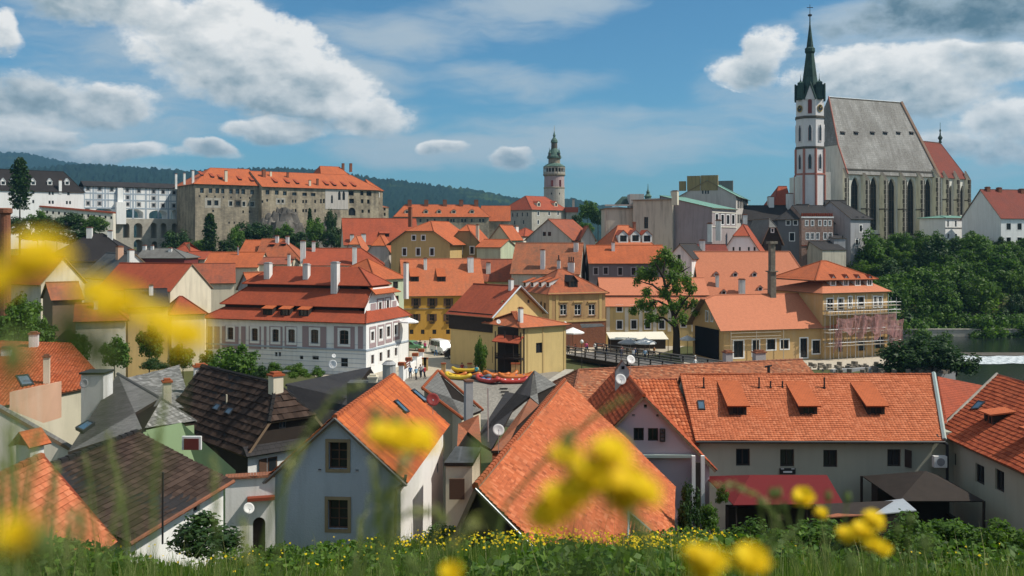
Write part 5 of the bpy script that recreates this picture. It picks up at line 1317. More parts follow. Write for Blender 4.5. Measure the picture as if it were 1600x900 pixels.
for x, y in ((1119, 432), (1149, 432), (1179, 432), (1238, 430), (1131, 460), (1188, 454)): sm_.dormer(x, y, .8, .6, 0, .35, 'white', 'tile_salmon', 'slit')
sm_.chim(1120.5, 430, 446, 5, 0); sm_.chim(1159, 437, 462, 9, 0)
# ---------------------------------------------------------------- big pink and white house with three-tier roof
pk = thing('pink_white_house', 'large pink and white house with three stepped red roofs by the square', 'house', (-30, 136, -18.6))
A_ = V(xy(322, 136.5)); B_ = V(xy(572, 128)); pu = (B_ - A_).normalized(); pw_ = V((-pu.y, pu.x)); pL = (B_ - A_).length; pD = 13.0
def PQ(a, b, z): q = A_ + pu * a + pw_ * b; return V((q.x, q.y, z))
z1 = zp(505, 127.6); z2 = zp(487, 130); z3 = zp(479.5, 129.7); z4 = zp(452, 132); z5 = zp(446, 131.7); z6 = zp(417.5, 134.5)
def hole_on(Oq, Uq, Nq, lst):
    out = []
    for (x, y, w, h) in lst:
        r = lambda xx: V(((xx - 800) / S, 1)) * (Oq.dot(Nq) / V(((xx - 800) / S, 1)).dot(Nq))
        a0, a1 = (r(x - w / 2) - Oq).dot(Uq), (r(x + w / 2) - Oq).dot(Uq); D = r(x).y
        out.append((min(a0, a1), zp(y + h / 2, D), max(a0, a1), zp(y - h / 2, D)))
    return out
wf = hole_on(A_, pu, pw_, [(360, 521, 9, 19), (398, 523, 9.5, 20), (430.5, 524.5, 10, 20), (455.5, 525, 10.5, 21), (491.5, 526, 12, 22), (537.5, 527, 14, 22)])
wl_ = hole_on(A_, pu, pw_, [(431.5, 553.5, 4, 6.5), (437, 553.5, 4, 6.5), (471, 558.5, 5.5, 6), (493, 559, 10, 6), (538, 566, 11, 14)])
Or = A_ + pu * pL; wr = hole_on(Or, pw_, -pu, [(582, 525, 4.5, 14), (595, 521.5, 5, 16), (607, 518, 5, 16), (618.5, 515, 4.6, 15), (582, 561.5, 4.6, 14), (595, 557.5, 4.4, 14), (607, 553, 4.2, 13), (618.7, 549.5, 4, 12.5)])
mb = MB(); zb = -18.7
wall(mb, A_, pu, pw_, [(0, zb), (pL, zb), (pL, z1 + .2), (0, z1 + .2)], [h + ('s',) for h in wf] + [h + ('r',) for h in wl_], 0, .25)
wall(mb, Or, pw_, -pu, [(0, zb), (pD, zb), (pD, z1 + .2), (0, z1 + .2)], [h + ('r',) for h in wr], 0, .25)
wall(mb, Or + pw_ * pD, -pu, -pw_, [(0, zb), (pL, zb), (pL, z1 + .2), (0, z1 + .2)], [], 0); wall(mb, A_ + pw_ * pD, -pw_, pu, [(0, zb), (pD, zb), (pD, z1 + .2), (0, z1 + .2)], [], 0)
mb.build('wall', ['white_clean'], pk)
for h in wf: window(pk, A_, pu, pw_, h, dict(fr='frame_brown', sur='white_clean', sw=.28, cols=2, rows=3), .25)
for h in wl_: window(pk, A_, pu, pw_, h, 'dark', .25)
for h in wr: window(pk, Or, pw_, -pu, h, dict(fr='frame_brown', sur='white_clean', sw=.22, cols=2, rows=3), .25)
# painted panels between the pilasters (built round the windows)
def panel(Oq, Uq, Nq, x0, x1, y0, y1, holes, m='panel_pink'):
    q = hole_on(Oq, Uq, Nq, [((x0 + x1) / 2, (y0 + y1) / 2, x1 - x0, y1 - y0)])[0]
    hs = [(h[0] - .32, h[1] - .32, h[2] + .32, h[3] + .32, 'r') for h in holes if q[0] < h[0] and h[2] < q[2] and h[1] > q[1] - .5 and h[3] < q[3] + .5]
    b = MB(); wall(b, Oq - Nq * .05, Uq, Nq, [(q[0], q[1]), (q[2], q[1]), (q[2], q[3]), (q[0], q[3])], hs, 0, .05); b.build('wall_panel', [m], pk)
for x0, x1 in ((325, 332), (335, 343.5), (347, 373), (377, 384), (389, 408), (412.5, 416.5), (421, 441.5), (445, 464), (472.5, 510), (522, 554.5), (559.5, 567.5)): panel(A_, pu, pw_, x0, x1, 510, 545, wf)
for x0, x1, y0, y1 in ((577, 587.5, 510, 543), (589.8, 600.6, 507, 539), (602.2, 612.3, 504, 535), (614, 624, 501, 531)): panel(Or, pw_, -pu, x0, x1, y0, y1, wr)
mb = MB()
for q in range(7):
    zz = zb + .5 + q * .62; mb.wbox(A_, pu, -pw_, 0, pL, zz, zz + .05, -.02, .035)
for zz in (zp(546.5, 129),): mb.wbox(A_, pu, -pw_, 0, pL + .05, zz - .1, zz + .12, 0, .12); mb.wbox(Or, pw_, pu, 0, pD, zz - .1, zz + .12, 0, .1)
mb.build('string_course', ['bluegrey'], pk)
def tier(name, o_ins, zlo, i_ins, zhi, mats, th=.14):
    """ring of four roof planes from one inset rectangle to the next: insets (front, left, right, back)"""
    def rect(i, z): return [PQ(i[1], i[0], z), PQ(pL - i[2], i[0], z), PQ(pL - i[2], pD - i[3], z), PQ(i[1], pD - i[3], z)]
    a = rect(o_ins, zlo); b = rect(i_ins, zhi); rb = MB()
    for k in range(4):
        j = (k + 1) % 4
        q = [a[k], a[j], b[j], b[k]]
        if (b[j] - b[k]).length < .05: q = [a[k], a[j], b[j]]
        if abs(o_ins[(0, 2, 3, 1)[k]] - i_ins[(0, 2, 3, 1)[k]]) > .02: rb.slab(q, th)
    o = rb.build(name, mats, pk); caps([(a[k], b[k]) for k in range(4)], o, 'tile_red', .11); return o
def band(name, ins, zlo, zhi, m):
    rb = MB(); p = [PQ(ins[1], ins[0], 0), PQ(pL - ins[2], ins[0], 0), PQ(pL - ins[2], pD - ins[3], 0), PQ(ins[1], pD - ins[3], 0)]
    rb.hexa([(q.x, q.y, zlo) for q in p] + [(q.x, q.y, zhi) for q in p]); return rb.build(name, [m], pk)
tier('roof_tier', (-.6, -.6, -.25, -.6), z1, (1.8, 1.9, .9, 1.8), z2 + .1, ['tile_red'])
band('roof_step', (1.8, 1.9, 2.0, 1.8), z2 - 1, z3 + .1, 'wood_dark')
tier('roof_tier', (1.35, 1.3, .95, 1.35), z3 - .1, (3.9, 4.2, .95, 3.9), z4, ['tile_red'])
band('roof_step', (3.9, 4.2, 3.0, 3.9), z4 - 1, z5 + .1, 'wood_dark')
tier('roof_tier', (3.4, 3.6, 1.0, 3.4), z5 - .05, (6.5, 7.2, 4.6, 6.5), z6, ['tile_red'])
# the right-hand baroque gable
gm = MB(); Og = A_ + pu * (pL - .9); gw = hole_on(Og, pw_, -pu, [(594, 478.5, 4, 13), (606, 475.5, 3.8, 13)])
wall(gm, Og, pw_, -pu, [(.9, z1), (pD - .9, z1), (pD - 1.4, z2 + .6), (pD - 3.7, z4 + .2), (3.7, z4 + .2), (1.4, z2 + .6)], [h + ('r',) for h in gw], 0, .2)
gm.build('gable', ['white_clean'], pk)
for h in gw: window(pk, Og, pw_, -pu, h, dict(fr='frame_brown', sur='white_clean', sw=.2, cols=2, rows=2), .2)
for x0, x1, y0, y1 in ((579, 587, 474, 496), (588.5, 600, 466, 489), (601.5, 611, 464, 486), (613, 619, 470, 483)): panel(Og, pw_, -pu, x0, x1, y0, y1, gw)
rb = MB(); rb.slab([PQ(pL + .1, 2.6, z4 - .6), PQ(pL + .1, pD - 2.6, z4 - .6), PQ(pL - 2.0, pD - 3.9, z5 + .1), PQ(pL - 2.0, 3.9, z5 + .1)], .12); rb.build('roof_tier', ['tile_orange'], pk)
def pchim(x, yt, yb, wpx, b, m='white', pot=0):
    r = V(((x - 800) / S, 1)); O = A_ + pw_ * b; p = r * (O.dot(pw_) / r.dot(pw_)); chimney(pk, (p.x, p.y), pu, wpx * p.y / S, wpx * .9 * p.y / S, zp(yb, p.y) - 1, zp(yt, p.y), m, 'chimney_grey', pot)
pchim(419, 412, 436, 10, 4.6); pchim(479, 414, 438, 9, 4.6); pchim(524, 411, 448, 11, 3.6)
for x in (418, 445, 474):
    r = V(((x - 800) / S, 1)); p = r * ((A_ + pw_ * .4).dot(pw_) / r.dot(pw_)); p = V((p.x, p.y, z1 + (z2 - z1) * .42)); dormer(pk, p, V(pu), -pw_, (z2 - z1) / 2.4, 1.5, 1.0, 'shed', 'wood_dark', 'tile_orange', 'dark', .3, .15)

# ---------------------------------------------------------------- ochre house on the square and neighbours
yl = House('ochre_house', 'long ochre house with shuttered windows and two slot dormers on the square', 'house', xy(631, 171), xy(757, 174), 11, -18.6, zp(458, 171), zp(404.5, 176.5), oe=.5, og=.2, wallm='ochre', roofm='tile_orange_c', rd=.22)
yl.win('f', [(650, 472, 8, 12), (675.5, 472, 8.5, 12), (700.5, 472, 8, 12), (727, 471.5, 8.5, 12), (649.5, 496, 8, 11), (675, 496, 8, 11), (700.5, 496, 8, 11), (725, 496, 8, 11)], 'brown', shut='frame_brown', sill='wood_dark')
yl.win('f', [(643, 518.5, 6, 7), (660.5, 518.5, 5.5, 7), (678.7, 518.5, 6, 7), (700, 518.5, 6, 7)], 'dark'); yl.done()
for x, y in ((648, 440), (690, 440)): yl.dormer(x, y, 1.5, 1.0, 0, 'shed', 'wood_dark', 'tile_orange', 'dark', .62, .1)
yl.chim(664.5, 404, 419, 5, 0); yl.chim(735, 402, 421, 9, 0); yl.chim(641, 0 + 404, 455, 4, 0) if False else None
mb = MB(); O, U, N, L = yl.F['f']; mb.wbox(O, U, -N, 0, L, zp(483.5, 171), zp(482, 171), 0, .1); mb.build('string_course', ['stoneframe'], yl.root)
for x, yb_ in ((650, 479.5), (675.5, 479.5), (700.5, 479.5), (727, 479), (649.5, 503.5), (675, 503.5), (700.5, 503.5), (725, 503.5)):
    a, z = yl.hit('f', x, yb_); b = MB(); b.wbox(O, U, -N, a - .45, a + .45, z - .22, z, .02, .32); b.build('flower_box', ['wood_dark'], yl.root)
H('sage_house', 'low pale green house with orange roof right of the ochre house', xy(745, 184), xy(800, 184), 9, zp(437, 184), zp(405, 188), 'green_pale', 'tile_orange', wins=[(758, 447, 6, 10)], chims=((763, 411, 425, 7, 0),))
H('corner_turret_house', 'narrow greenish white house between the pink house and the ochre house', xy(586, 150), xy(631, 156), 10, zp(434, 152), zp(404, 157), 'green_pale', 'tile_orange', ends=(('h', 4), ('h', 3)), wins=[(618, 445.5, 8, 11), (620, 470, 6, 16)], chims=((634.5, 411, 455, 6, 0),))

# ---------------------------------------------------------------- yellow house by the bridge
yb = House('bridge_house', 'yellow gabled house with dark timber side beside the raft landing', 'house', xy(770, 134), xy(847, 141), 9, -18.7, zp(490, 135), zp(446, 139), 'w', oe=.6, og=.5, wallm='yellow', roofm='t_red' if False else 'tile_red', rd=.2, capm='tile_red')
yb.win('f', [(787, 472, 3.5, 5), (826, 471, 3.5, 5)], 'slit'); yb.done(); yb.chim(798.5, 437, 452, 6, 0)
O, U, N, L = yb.F['l']; mb = MB(); mb.wbox(O, U, -N, -.2, L + .05, zp(520, 134), yb.ze, 0, .16); sp_ = mb.build('timber_side', ['wood_dark'], yb.root)
O, U, N, L = yb.F['f']; mb = MB(); mb.wbox(O, U, -N, -.1, 1.8, -18.6 + 1.0, -18.6 + 3.3, 0, .06); mb.build('door', ['wood_dark'], yb.root)
mb = MB()
for sg, t0, t1 in ((0, -yb.oe, yb.tr), (1, yb.Wt + yb.oe, yb.tr)): mb.bar(yb.R(-.55, t0, yb.zt(0) - (yb.zr - yb.ze) / yb.tr * yb.oe - .05), yb.R(-.55, yb.tr, yb.zr - .02), .14, 0, 4)
mb.build('barge', ['zinc'], yb.root)
y2 = House('bridge_annex', 'yellow annex with bright orange hipped roof standing over the river wall', 'house', xy(814, 128.5), xy(884, 133), 8, -18.7, zp(509, 128.5), zp(487.5, 132), ends=(('h', 2.2), ('h', 6.4)), oe=.55, wallm='yellow', roofm='tile_orange_c', rd=.2)
y2.win('f', [(842.5, 543.5, 10, 16)], 'dark'); y2.done(); y2.chim(813.5, 482, 503, 6, 0)
O, U, N, L = y2.F['f']; mb = MB()
for a, w in ((.15, .3), (1.0, .18), (3.6, .3), (L - .4, .4)): mb.wbox(O, U, -N, a, a + w, -18.6, y2.ze - .1, 0, .06)
mb.build('pilaster', ['ochre_pale'], y2.root)
# timber porch and balcony on its left
pc = thing('timber_porch', 'dark timber porch with balcony and small red roof on the yellow annex', 'porch', P(788, 580, 129)); c0 = V(xy(773, 129.5)); c1 = V(xy(814, 127.8)); uu = (c1 - c0).normalized(); nn = V((uu.y, -uu.x)); LL = (c1 - c0).length
mb = MB(); mb.wbox(c0, uu, nn, 0, LL, -18.6, zp(512, 129), -3.0, -.9); mb.build('back_wall', ['wood_dark'], pc)
for a in (0, LL * .36, LL * .68, LL - .12): b = MB(); b.wbox(c0, uu, nn, a, a + .12, -18.6, zp(518, 129), -.12, 0); b.build('post', ['wood_dark'], pc)
b = MB(); b.wbox(c0, uu, nn, 0, LL, zp(561, 129), zp(558.5, 129), -1.0, .05); b.build('balcony_floor', ['wood_dark'], pc)
for z_ in (551.5, 555): b = MB(); b.wbox(c0, uu, nn, 0, LL, zp(z_ + 1, 129), zp(z_, 129), 0, .06); b.build('rail', ['wood_dark'], pc)
b = MB()
for q in range(22): b.wbox(c0, uu, nn, LL * (q + .2) / 22, LL * (q + .7) / 22, zp(558, 129), zp(552, 129), .0, .03)
b.build('baluster', ['wood_dark'], pc)
b = MB(); b.slab([(c0.x + nn.x * .9, c0.y + nn.y * .9, zp(533, 128.6)), (c1.x + nn.x * .9, c1.y + nn.y * .9, zp(536, 127.6)), (c1.x - nn.x * 1.2, c1.y - nn.y * 1.2, zp(522, 130)), (c0.x - nn.x * 1.2, c0.y - nn.y * 1.2, zp(520, 131))], .12); b.build('roof', ['tile_red'], pc)
dish(779, 502.5, 132, 3.3, 'small white dish on the dark timber wall of the yellow bridge house', foot=.8)

# ---------------------------------------------------------------- brown house, yellow row
br_ = House('brown_house', 'brown plastered house with three tall white windows and orange hipped roof', 'house', xy(858, 158), xy(946, 162), 12, -18.6, zp(457, 158), zp(421, 164), ends=(('h', 4.5), ('h', 5)), oe=.5, wallm='tan', roofm='tile_orange_b', rd=.22)
br_.win('f', [(880.5, 484, 10.5, 17), (903, 484, 10.5, 17), (925, 484, 10.5, 17)], 'whitebar', sill='brick')
br_.win('l', [(845, 478, 3, 14), (851, 480, 3, 14)], 'dark'); br_.done()
mb = MB(); O, U, N, L = br_.F['f']
for x in (880.5, 903, 925): a, z = br_.hit('f', x, 472); mb.wbox(O, U, -N, a - .85, a + .85, z - .06, z + .14, 0, .22)
mb.wbox(O, U, -N, -.05, L + .05, zp(504.5, 158), zp(501.5, 158), 0, .18); mb.wbox(O, U, -N, -.3, L + .3, zp(461, 158), zp(458, 158), 0, .35)
for a in (0, L * .115, L * .885): mb.wbox(O, U, -N, a, a + .5, zp(502, 158), zp(461, 158), 0, .07)
mb.build('cornice', ['ochre_pale'], br_.root)
mb = MB(); mb.wbox(O, U, -N, 0, L, -18.6, zp(505, 158), -.02, .05); mb.build('ground_floor', ['brick'], br_.root)
br_.dormer(896, 449, 1.6, 1.1, 0, .9, 'wood_dark', 'slate_dark', 'dark')
b = MB(); b.slab([P(909, 512, 154), P(945, 509.5, 155), P(940, 505.5, 158.5), P(906, 506, 158)], .06); aw = b.build('canopy', ['sheet_grey'], br_.root)
for x in (867.5, 881, 891.5, 902.5):
    p = br_.R(.6, 0, 0); d_ = br_
for i, x in enumerate((815.5, 827.5, 840, 852)):        # dormers on its left hip
    pl = br_.planes()[2][0]; n_ = (pl[1] - pl[0]).cross(pl[2] - pl[0]); r = V(((x + 4 - 800) / S, 1, (HY - 448.5) / S)); pt = r * (pl[0].dot(n_) / r.dot(n_))
    dormer(br_.root, pt, br_.w, -br_.u, (br_.zr - br_.ze) / 4.5, 1.3, .9, 'shed', 'white', 'tile_orange', 'dark', .35, .12)
ro = House('yellow_row_house', 'yellow row house with white pilasters behind the big tree and cafe', 'house', xy(947, 163), xy(1108, 163), 11, -18.6, zp(476, 163), zp(464.5, 166), rp=.18, ends=('g', 'g'), oe=.5, wallm='row_yellow', roofm='tile_salmon', rd=.2)
ro.win('f', [(968, 482, 8, 9), (968, 507.5, 8, 12.5), (990.5, 507, 8, 13), (1012, 507, 8, 13), (1034, 507, 8, 13), (1068, 504.5, 7, 12), (990, 482, 8, 9), (1012, 482, 8, 9)], 'darkw'); ro.done()
mb = MB(); O, U, N, L = ro.F['f']
for x in (950, 979, 1001, 1023, 1046, 1083): a, z = ro.hit('f', x, 500); mb.wbox(O, U, -N, a - .3, a + .3, zp(518, 163), ro.ze - .1, 0, .06)
mb.build('pilaster', ['cream_pale'], ro.root)
H('upper_row_roof', 'long orange upper roof stepped behind the yellow row house', xy(940, 166.5), xy(1106, 166.5), 9, zp(459, 166.5), zp(434, 171), 'greydark', 'tile_salmon', oe=.4)

# ---------------------------------------------------------------- the old mill by the bridge
ml = House('mill_house', 'old mill with broad orange roof, yellow walls and tall brick chimney stack', 'building', xy(1131, 141), xy(1300, 146), 10, -18.6, zp(510, 141), zp(461, 146), ends=(('k', 1.2, .86), 'g'), oe=.7, og=.9, wallm='mill_yellow', roofm='tile_salmon', rd=.25)
ml.win('f', [(1154, 545.5, 15, 26), (1181, 543.5, 10, 24), (1205, 538, 13, 16), (1226, 538, 12.5, 14), (1256, 543.5, 11, 30), (1275.5, 542, 12, 20)], 'darkw')
ml.win('l', [(1104.5, 494, 3.5, 15), (1112, 494, 3.5, 15)], 'white'); ml.done()
O, U, N, L = ml.F['l']; mb = MB(); mb.wbox(O, U, -N, 1.0, L - 1.4, -18.3, zp(513, 145), .05, .14); mb.build('tarpaulin', ['black_cloth'], ml.root)
O, U, N, L = ml.F['f']; mb = MB()
for y in (520, 526, 530): mb.wbox(O, U, -N, .8, L * .5, zp(y + .8, 141), zp(y - .2, 141), .5, .62)
for a in (.8, 5, 9.5): mb.wbox(O, U, -N, a, a + .08, -18.6, zp(516, 141), .55, .63)
mb.build('scaffold_board', ['plank_pale'], ml.root)
p = ml.roof_hit(1206, 461, 0); mb = MB(); mb.obox((p.x, p.y), ml.u, .95, .95, p.z - 1, zp(425, p.y), 0); mb.obox((p.x, p.y), ml.u, 1.4, 1.4, zp(425, p.y), zp(423, p.y), 0); mb.obox((p.x, p.y), ml.u, .78, .78, zp(423, p.y), zp(381, p.y), 0); mb.obox((p.x, p.y), ml.u, 1.3, 1.3, zp(381, p.y), zp(377, p.y), 0)
mb.build('chimney', ['rubble'], ml.root)

# ---------------------------------------------------------------- house under repair
sc_ = House('scaffold_house', 'yellow house under repair with mansard roof and four white dormers', 'house', xy(1285.5, 145), xy(1386.5, 150), 12, -18.6, zp(455, 145), zp(436, 147.5), rp=.25, ends=(('h', 2.6), ('h', 2.6)), oe=.5, wallm='mill_yellow', roofm='tile_salmon', rd=.25, cap=False)
sc_.win('f', [(1297, 475.5, 9, 17), (1313.5, 475, 8.5, 17), (1328.5, 472, 4.5, 16), (1345, 472, 9.5, 16), (1367.5, 471.5, 4, 16), (1375.5, 471.5, 4.5, 15)], 'darkw')
sc_.win('f', [(1313, 541, 8, 17), (1346, 541, 12, 14), (1374, 535, 16, 18)], 'dark'); sc_.done()
ur = House('', '', '', sc_.R(-.3, 1.2, 0)[:2], sc_.R(sc_.L - 1.6, 1.2, 0)[:2], 9.6, zp(440, 146), zp(435, 146), zp(408, 151), ends=(('h', 5.2), ('h', 5.2)), oe=.5, wallm='tile_red', roofm='tile_orange', root=sc_.root); ur.done()
for x in (1302, 1322, 1340.5, 1359): sc_.dormer(x, 446.5, 1.15, 1.0, 0, .75, 'white_clean', 'tile_red', 'whitebar')
# ---------------------------------------------------------------- foreground houses
def plan(pts):
    """first three points carry a depth, the rest are laid into their plane"""
    q = [P(*p) for p in pts[:3]]; n = (q[1] - q[0]).cross(q[2] - q[0])
    for p in pts[3:]:
        r = V(((p[0] - 800) / S, 1, (HY - p[1]) / S)); q.append(r * (q[0].dot(n) / r.dot(n)))
    return q
def freehouse(name, label, planes, base=-18.7, roofm='slate_grey', wallm='white', tile=None, th=.14, cat='house', edges=None, capl=(), capm=None, inset=.12):
    """irregular roof given plane by plane, walls dropped from its outer edge"""
    pls = [plan(p) for p in planes]; c = sum(pls[0], V((0, 0, 0))) / len(pls[0])
    t = thing(name, label, cat, (c.x, c.y, base))
    rb = MB()
    for q in pls: rb.slab(q, th, 0, 1)
    ro_ = rb.build('roof', [roofm, 'wood_dark'], t)
    if tile:
        kw = dict(tile); m = kw.pop('mat'); tiles_obj(pls, m, ro_, kw.pop('tw'), kw.pop('rh'), **kw)
    wb = MB()
    for i, q in enumerate(pls):
        cc = sum(q, V((0, 0, 0))) / len(q)
        for k in range(len(q)):
            if edges is not None and (i, k) not in edges: continue
            a, b = q[k].copy(), q[(k + 1) % len(q)].copy()
            for v in (a, b): d = V((cc.x - v.x, cc.y - v.y, 0)).normalized() * inset; v += d
            wb.poly([(a.x, a.y, base), (b.x, b.y, base), (b.x, b.y, b.z - th * 1.3), (a.x, a.y, a.z - th * 1.3)])
    wb.build('wall', [wallm], t)
    if capl: caps([(P(*a), P(*b)) for a, b in capl], ro_, capm or roofm, .1, .4)
    t['_planes'] = 1; del t['_planes']
    return t, pls, ro_
def on(pl, x, y):
    n = (pl[1] - pl[0]).cross(pl[2] - pl[0]); r = V(((x - 800) / S, 1, (HY - y) / S)); return r * (pl[0].dot(n) / r.dot(n))
def sky_on(root, pl, pts): skylight(root, [on(pl, x, y) for x, y in pts])

# -- long house on the right
lh = House('long_house', 'long low house with bright orange roof, three shed dormers and shaded wall', 'house', xy(1088, 60.5), xy(1456, 60.5), 10, -19.2, zp(678, 60.5), zp(585, 65.5), ends=('g', ('h', -2.3)), oe=.55, og=.15, wallm='longwall', roofm='tile_orange', rd=.22,
           tile=dict(mat='t_orange_new', tw=.2, rh=.19, which='f', lip=.03, pan=.02))
lh.win('f', [(1161, 714.5, 22, 27), (1230, 715.5, 22, 27), (1297.5, 716.5, 22, 27), (1397, 715.5, 21, 27)], dict(fr='frame_dark', sur=None, cols=2, rows=1)); lh.done()
for x in (1153, 1263.5, 1369): lh.dormer(x, 649, 1.12, .72, 0, 'shed', 'wood_dark', 'tile_orange', 'dark', .36, .17)
for i, x in enumerate((1099.5, 1186, 1204, 1222.5, 1288)):
    p = lh.roof_hit(x, 607); b = MB(); b.bar(p - V((0, 0, .1)), p + V((0, 0, .75 if i in (0, 1, 4) else .5)), .055, 0, 7); b.bar(p + V((0, 0, .0)), p + V((0, 0, .12)), .1, 0, 7); b.build('vent_pipe', ['iron'], lh.root)
f_ = lh.planes()[0]; sky_on(lh.root, f_, [(1089, 628), (1100, 628), (1102, 642), (1091, 642)])
mb = MB(); a, b = f_[0], f_[3]; mb.bar(V(a) + V((0, -.1, -.05)), V(b) + V((0, -.1, -.05)), .08, 0, 6); mb.build('gutter', ['iron'], lh.root)
mb = MB(); mb.bar(V(f_[2]) + V((0, 0, .1)), V(f_[3]) + V((0, 0, .1)), .14, 0, 5); mb.build('flashing', ['flash_green'], lh.root)
O, U, N, L = lh.F['f']; b = MB(); a, z = lh.hit('f', 1420, 715.5)       # open casement
q = V((O.x + U.x * (a - .25), O.y)); b.wbox(q, V((.5, -.86)), V((-.86, -.5)), 0, .5, z - .55, z + .55, -.02, .02); b.build('open_casement', ['frame_dark'], lh.root)
b = MB(); a, z = lh.hit('f', 1230, 735); b.wbox(O, U, -N, a - .5, a + .5, z - .22, z + .16, .05, .1, 0); b.wbox(O, U, -N, a - .28, a + .28, z - .12, z - .02, .1, .12, 1)
for sg in (-1, 1): b.wbox(O, U, -N, a + sg * .33 - .1, a + sg * .33 + .1, z + .1, z + .15, .1, .12, 1)
b.build('house_sign', ['iron', 'frame_white'], lh.root)
# right wing
wg = House('right_wing', 'wing with darker red pantile roof running towards the viewer at right', 'house', (27.9, 61.5), (27.9, 40), 9.6, -19.2, zp(672, 61.5), zp(586, 64.8), ends=(('h', -3.2), 'g'), oe=.5, og=.2, wallm='longwall', roofm='tile_red', rd=.2,
           tile=dict(mat='t_red', tw=.24, rh=.3, which='f', lip=.035, pan=.045))
wg.win('f', [(1490, 717, 8, 19), (1531, 741, 14, 30), (1562, 751, 14, 33)], 'dark'); wg.done()
f_ = wg.planes()[0]; sky_on(wg.root, f_, [(1517, 642), (1530, 628), (1541, 630), (1530, 641)])
p = on(f_, 1545, 662); dormer(wg.root, p, V((0, -1)), V((-1, 0)), (wg.zr - wg.ze) / wg.tr, 1.2, .7, 'shed', 'wood_dark', 'tile_orange', 'dark', .12, .2)
p = on(f_, 1612, 690); dormer(wg.root, p, V((0, -1)), V((-1, 0)), (wg.zr - wg.ze) / wg.tr, 1.2, .7, 'shed', 'wood_dark', 'tile_orange', 'dark', .12, .2)
mb = MB(); mb.bar(V(f_[0]) + V((0, 0, .1)), V(f_[1]) + V((0, 0, .12)), .09, 0, 5); mb.build('verge', ['ashlar'], wg.root)
mb = MB(); mb.box(26.2, 28.2, 60.7, 62.0, -19.2, -12.35); mb.build('corner_wall', ['longwall'], wg.root)
b = MB(); p = P(1470, 722, 59.6); b.box(p.x - .4, p.x + .4, p.y, p.y + .35, p.z - .35, p.z + .35); b.bar((p.x, p.y, p.z), (p.x, p.y - .03, p.z), .25, 1, 12); b.build('air_conditioner', ['frame_white', 'greyhouse'], wg.root)
b = MB(); b.tube([P(1464, 680, 60.4), P(1470, 690, 60.0), P(1480, 694, 59.8), P(1480, 800, 59.8)], .09, 0, 7); b.build('downpipe', ['iron'], wg.root)
freehouse('link_roof', 'dark red roof slope linking the long house and the right wing', [[(1465, 588, 65.3), (1540, 603, 67), (1458, 672, 60.9), (1482, 652)][:2] + [(1458, 672, 60.9), (1480, 660)]], -19, 'tile_red', 'longwall', dict(mat='t_red', tw=.24, rh=.3, pan=.04), edges=())
# -- pink gabled house
pg = House('pink_house', 'pink gabled house with two dark attic windows beside the long house', 'house', (3.75, 55.2), (11.35, 55.2), 11.6, -19, zp(724, 55.2), zp(616, 55.2), 'w', oe=.35, og=.3, wallm='pinkwhite', roofm='tile_orange', rd=.2, capm='tile_orange',
           tile=dict(mat='t_red', tw=.24, rh=.3, pan=.045, which='all'))
pg.win('f', [(998, 678.5, 16, 20), (1020.5, 679, 16, 20)], 'dark'); pg.win('f', [(1008.5, 635, 5, 6), (990, 649, 5, 3), (1027.5, 649.5, 4, 4)], 'slit'); pg.done()
O, U, N, L = pg.F['f']; mb = MB(); mb.wbox(O, U, -N, 2.0, L - 1.0, zp(713.5, 55.2), zp(709, 55.2), 0, .35); mb.build('ledge', ['flash_green'], pg.root)
b = MB(); a, z = pg.hit('f', 1031, 679)
for q in range(2): b.wbox(O, U, -N, a - .02 + q * .25, a + .02 + q * .25, z - .36, z + .36, .04, .3)
for q in range(4): b.wbox(O, U, -N, a, a + .25, z - .36 + q * .23, z - .33 + q * .23, .04, .3)
b.build('open_casement', ['frame_dark'], pg.root)
mb = MB()
for x in (1083.5, 1098): p = P(x, 745, 54.4); mb.box(p.x - .1, p.x + .1, p.y - .1, p.y + .1, -16.2, zp(712, 54.4))
p = P(1090, 740, 54.6); mb.box(p.x - .18, p.x + .18, p.y + .1, p.y + .3, -16.2, zp(725, 54.4), 1); mb.build('porch', ['white_clean', 'frame_dark'], pg.root)
b = MB(); p = P(972.5, 592, 62); 
b.hexa([(p.x - .45, p.y - .3, zp(640, 62)), (p.x + .42, p.y - .3, zp(640, 62)), (p.x + .42, p.y + .3, zp(640, 62)), (p.x - .45, p.y + .3, zp(640, 62)), (p.x - .45, p.y - .3, zp(578, 62)), (p.x + .42, p.y - .3, zp(578, 62)), (p.x + .42, p.y + .3, zp(578, 62)), (p.x - .45, p.y + .3, zp(578, 62))], 0)
t_ = zp(563, 62); z_ = zp(578, 62)
b.poly([(p.x - .45, p.y - .3, z_), (p.x + .42, p.y - .3, z_), (p.x - .02, p.y - .3, t_)], 0); b.poly([(p.x - .45, p.y + .3, z_), (p.x - .02, p.y + .3, t_), (p.x + .42, p.y + .3, z_)], 0)
b.poly([(p.x - .5, p.y - .34, z_ - .05), (p.x - .02, p.y - .34, t_ + .03), (p.x - .02, p.y + .34, t_ + .03), (p.x - .5, p.y + .34, z_ - .05)], 1); b.poly([(p.x + .48, p.y - .34, z_ - .05), (p.x + .48, p.y + .34, z_ - .05), (p.x - .02, p.y + .34, t_ + .03), (p.x - .02, p.y - .34, t_ + .03)], 1)
b.box(p.x - .1, p.x + .1, p.y - .32, p.y - .29, zp(576, 62), zp(571, 62), 2); b.build('chimney', ['chimney_grey', 'brick', 'dark_void'], pg.root)
dish(970, 592.5, 61.2, 8, 'big white dish on the pointed grey chimney slab of the pink house', foot=.4, face=(.1, -1, .3)); dish(986, 561.5, 62.5, 6.5, 'white dish behind the top of the pointed chimney slab', foot=1.0, face=(.3, -1, .4))
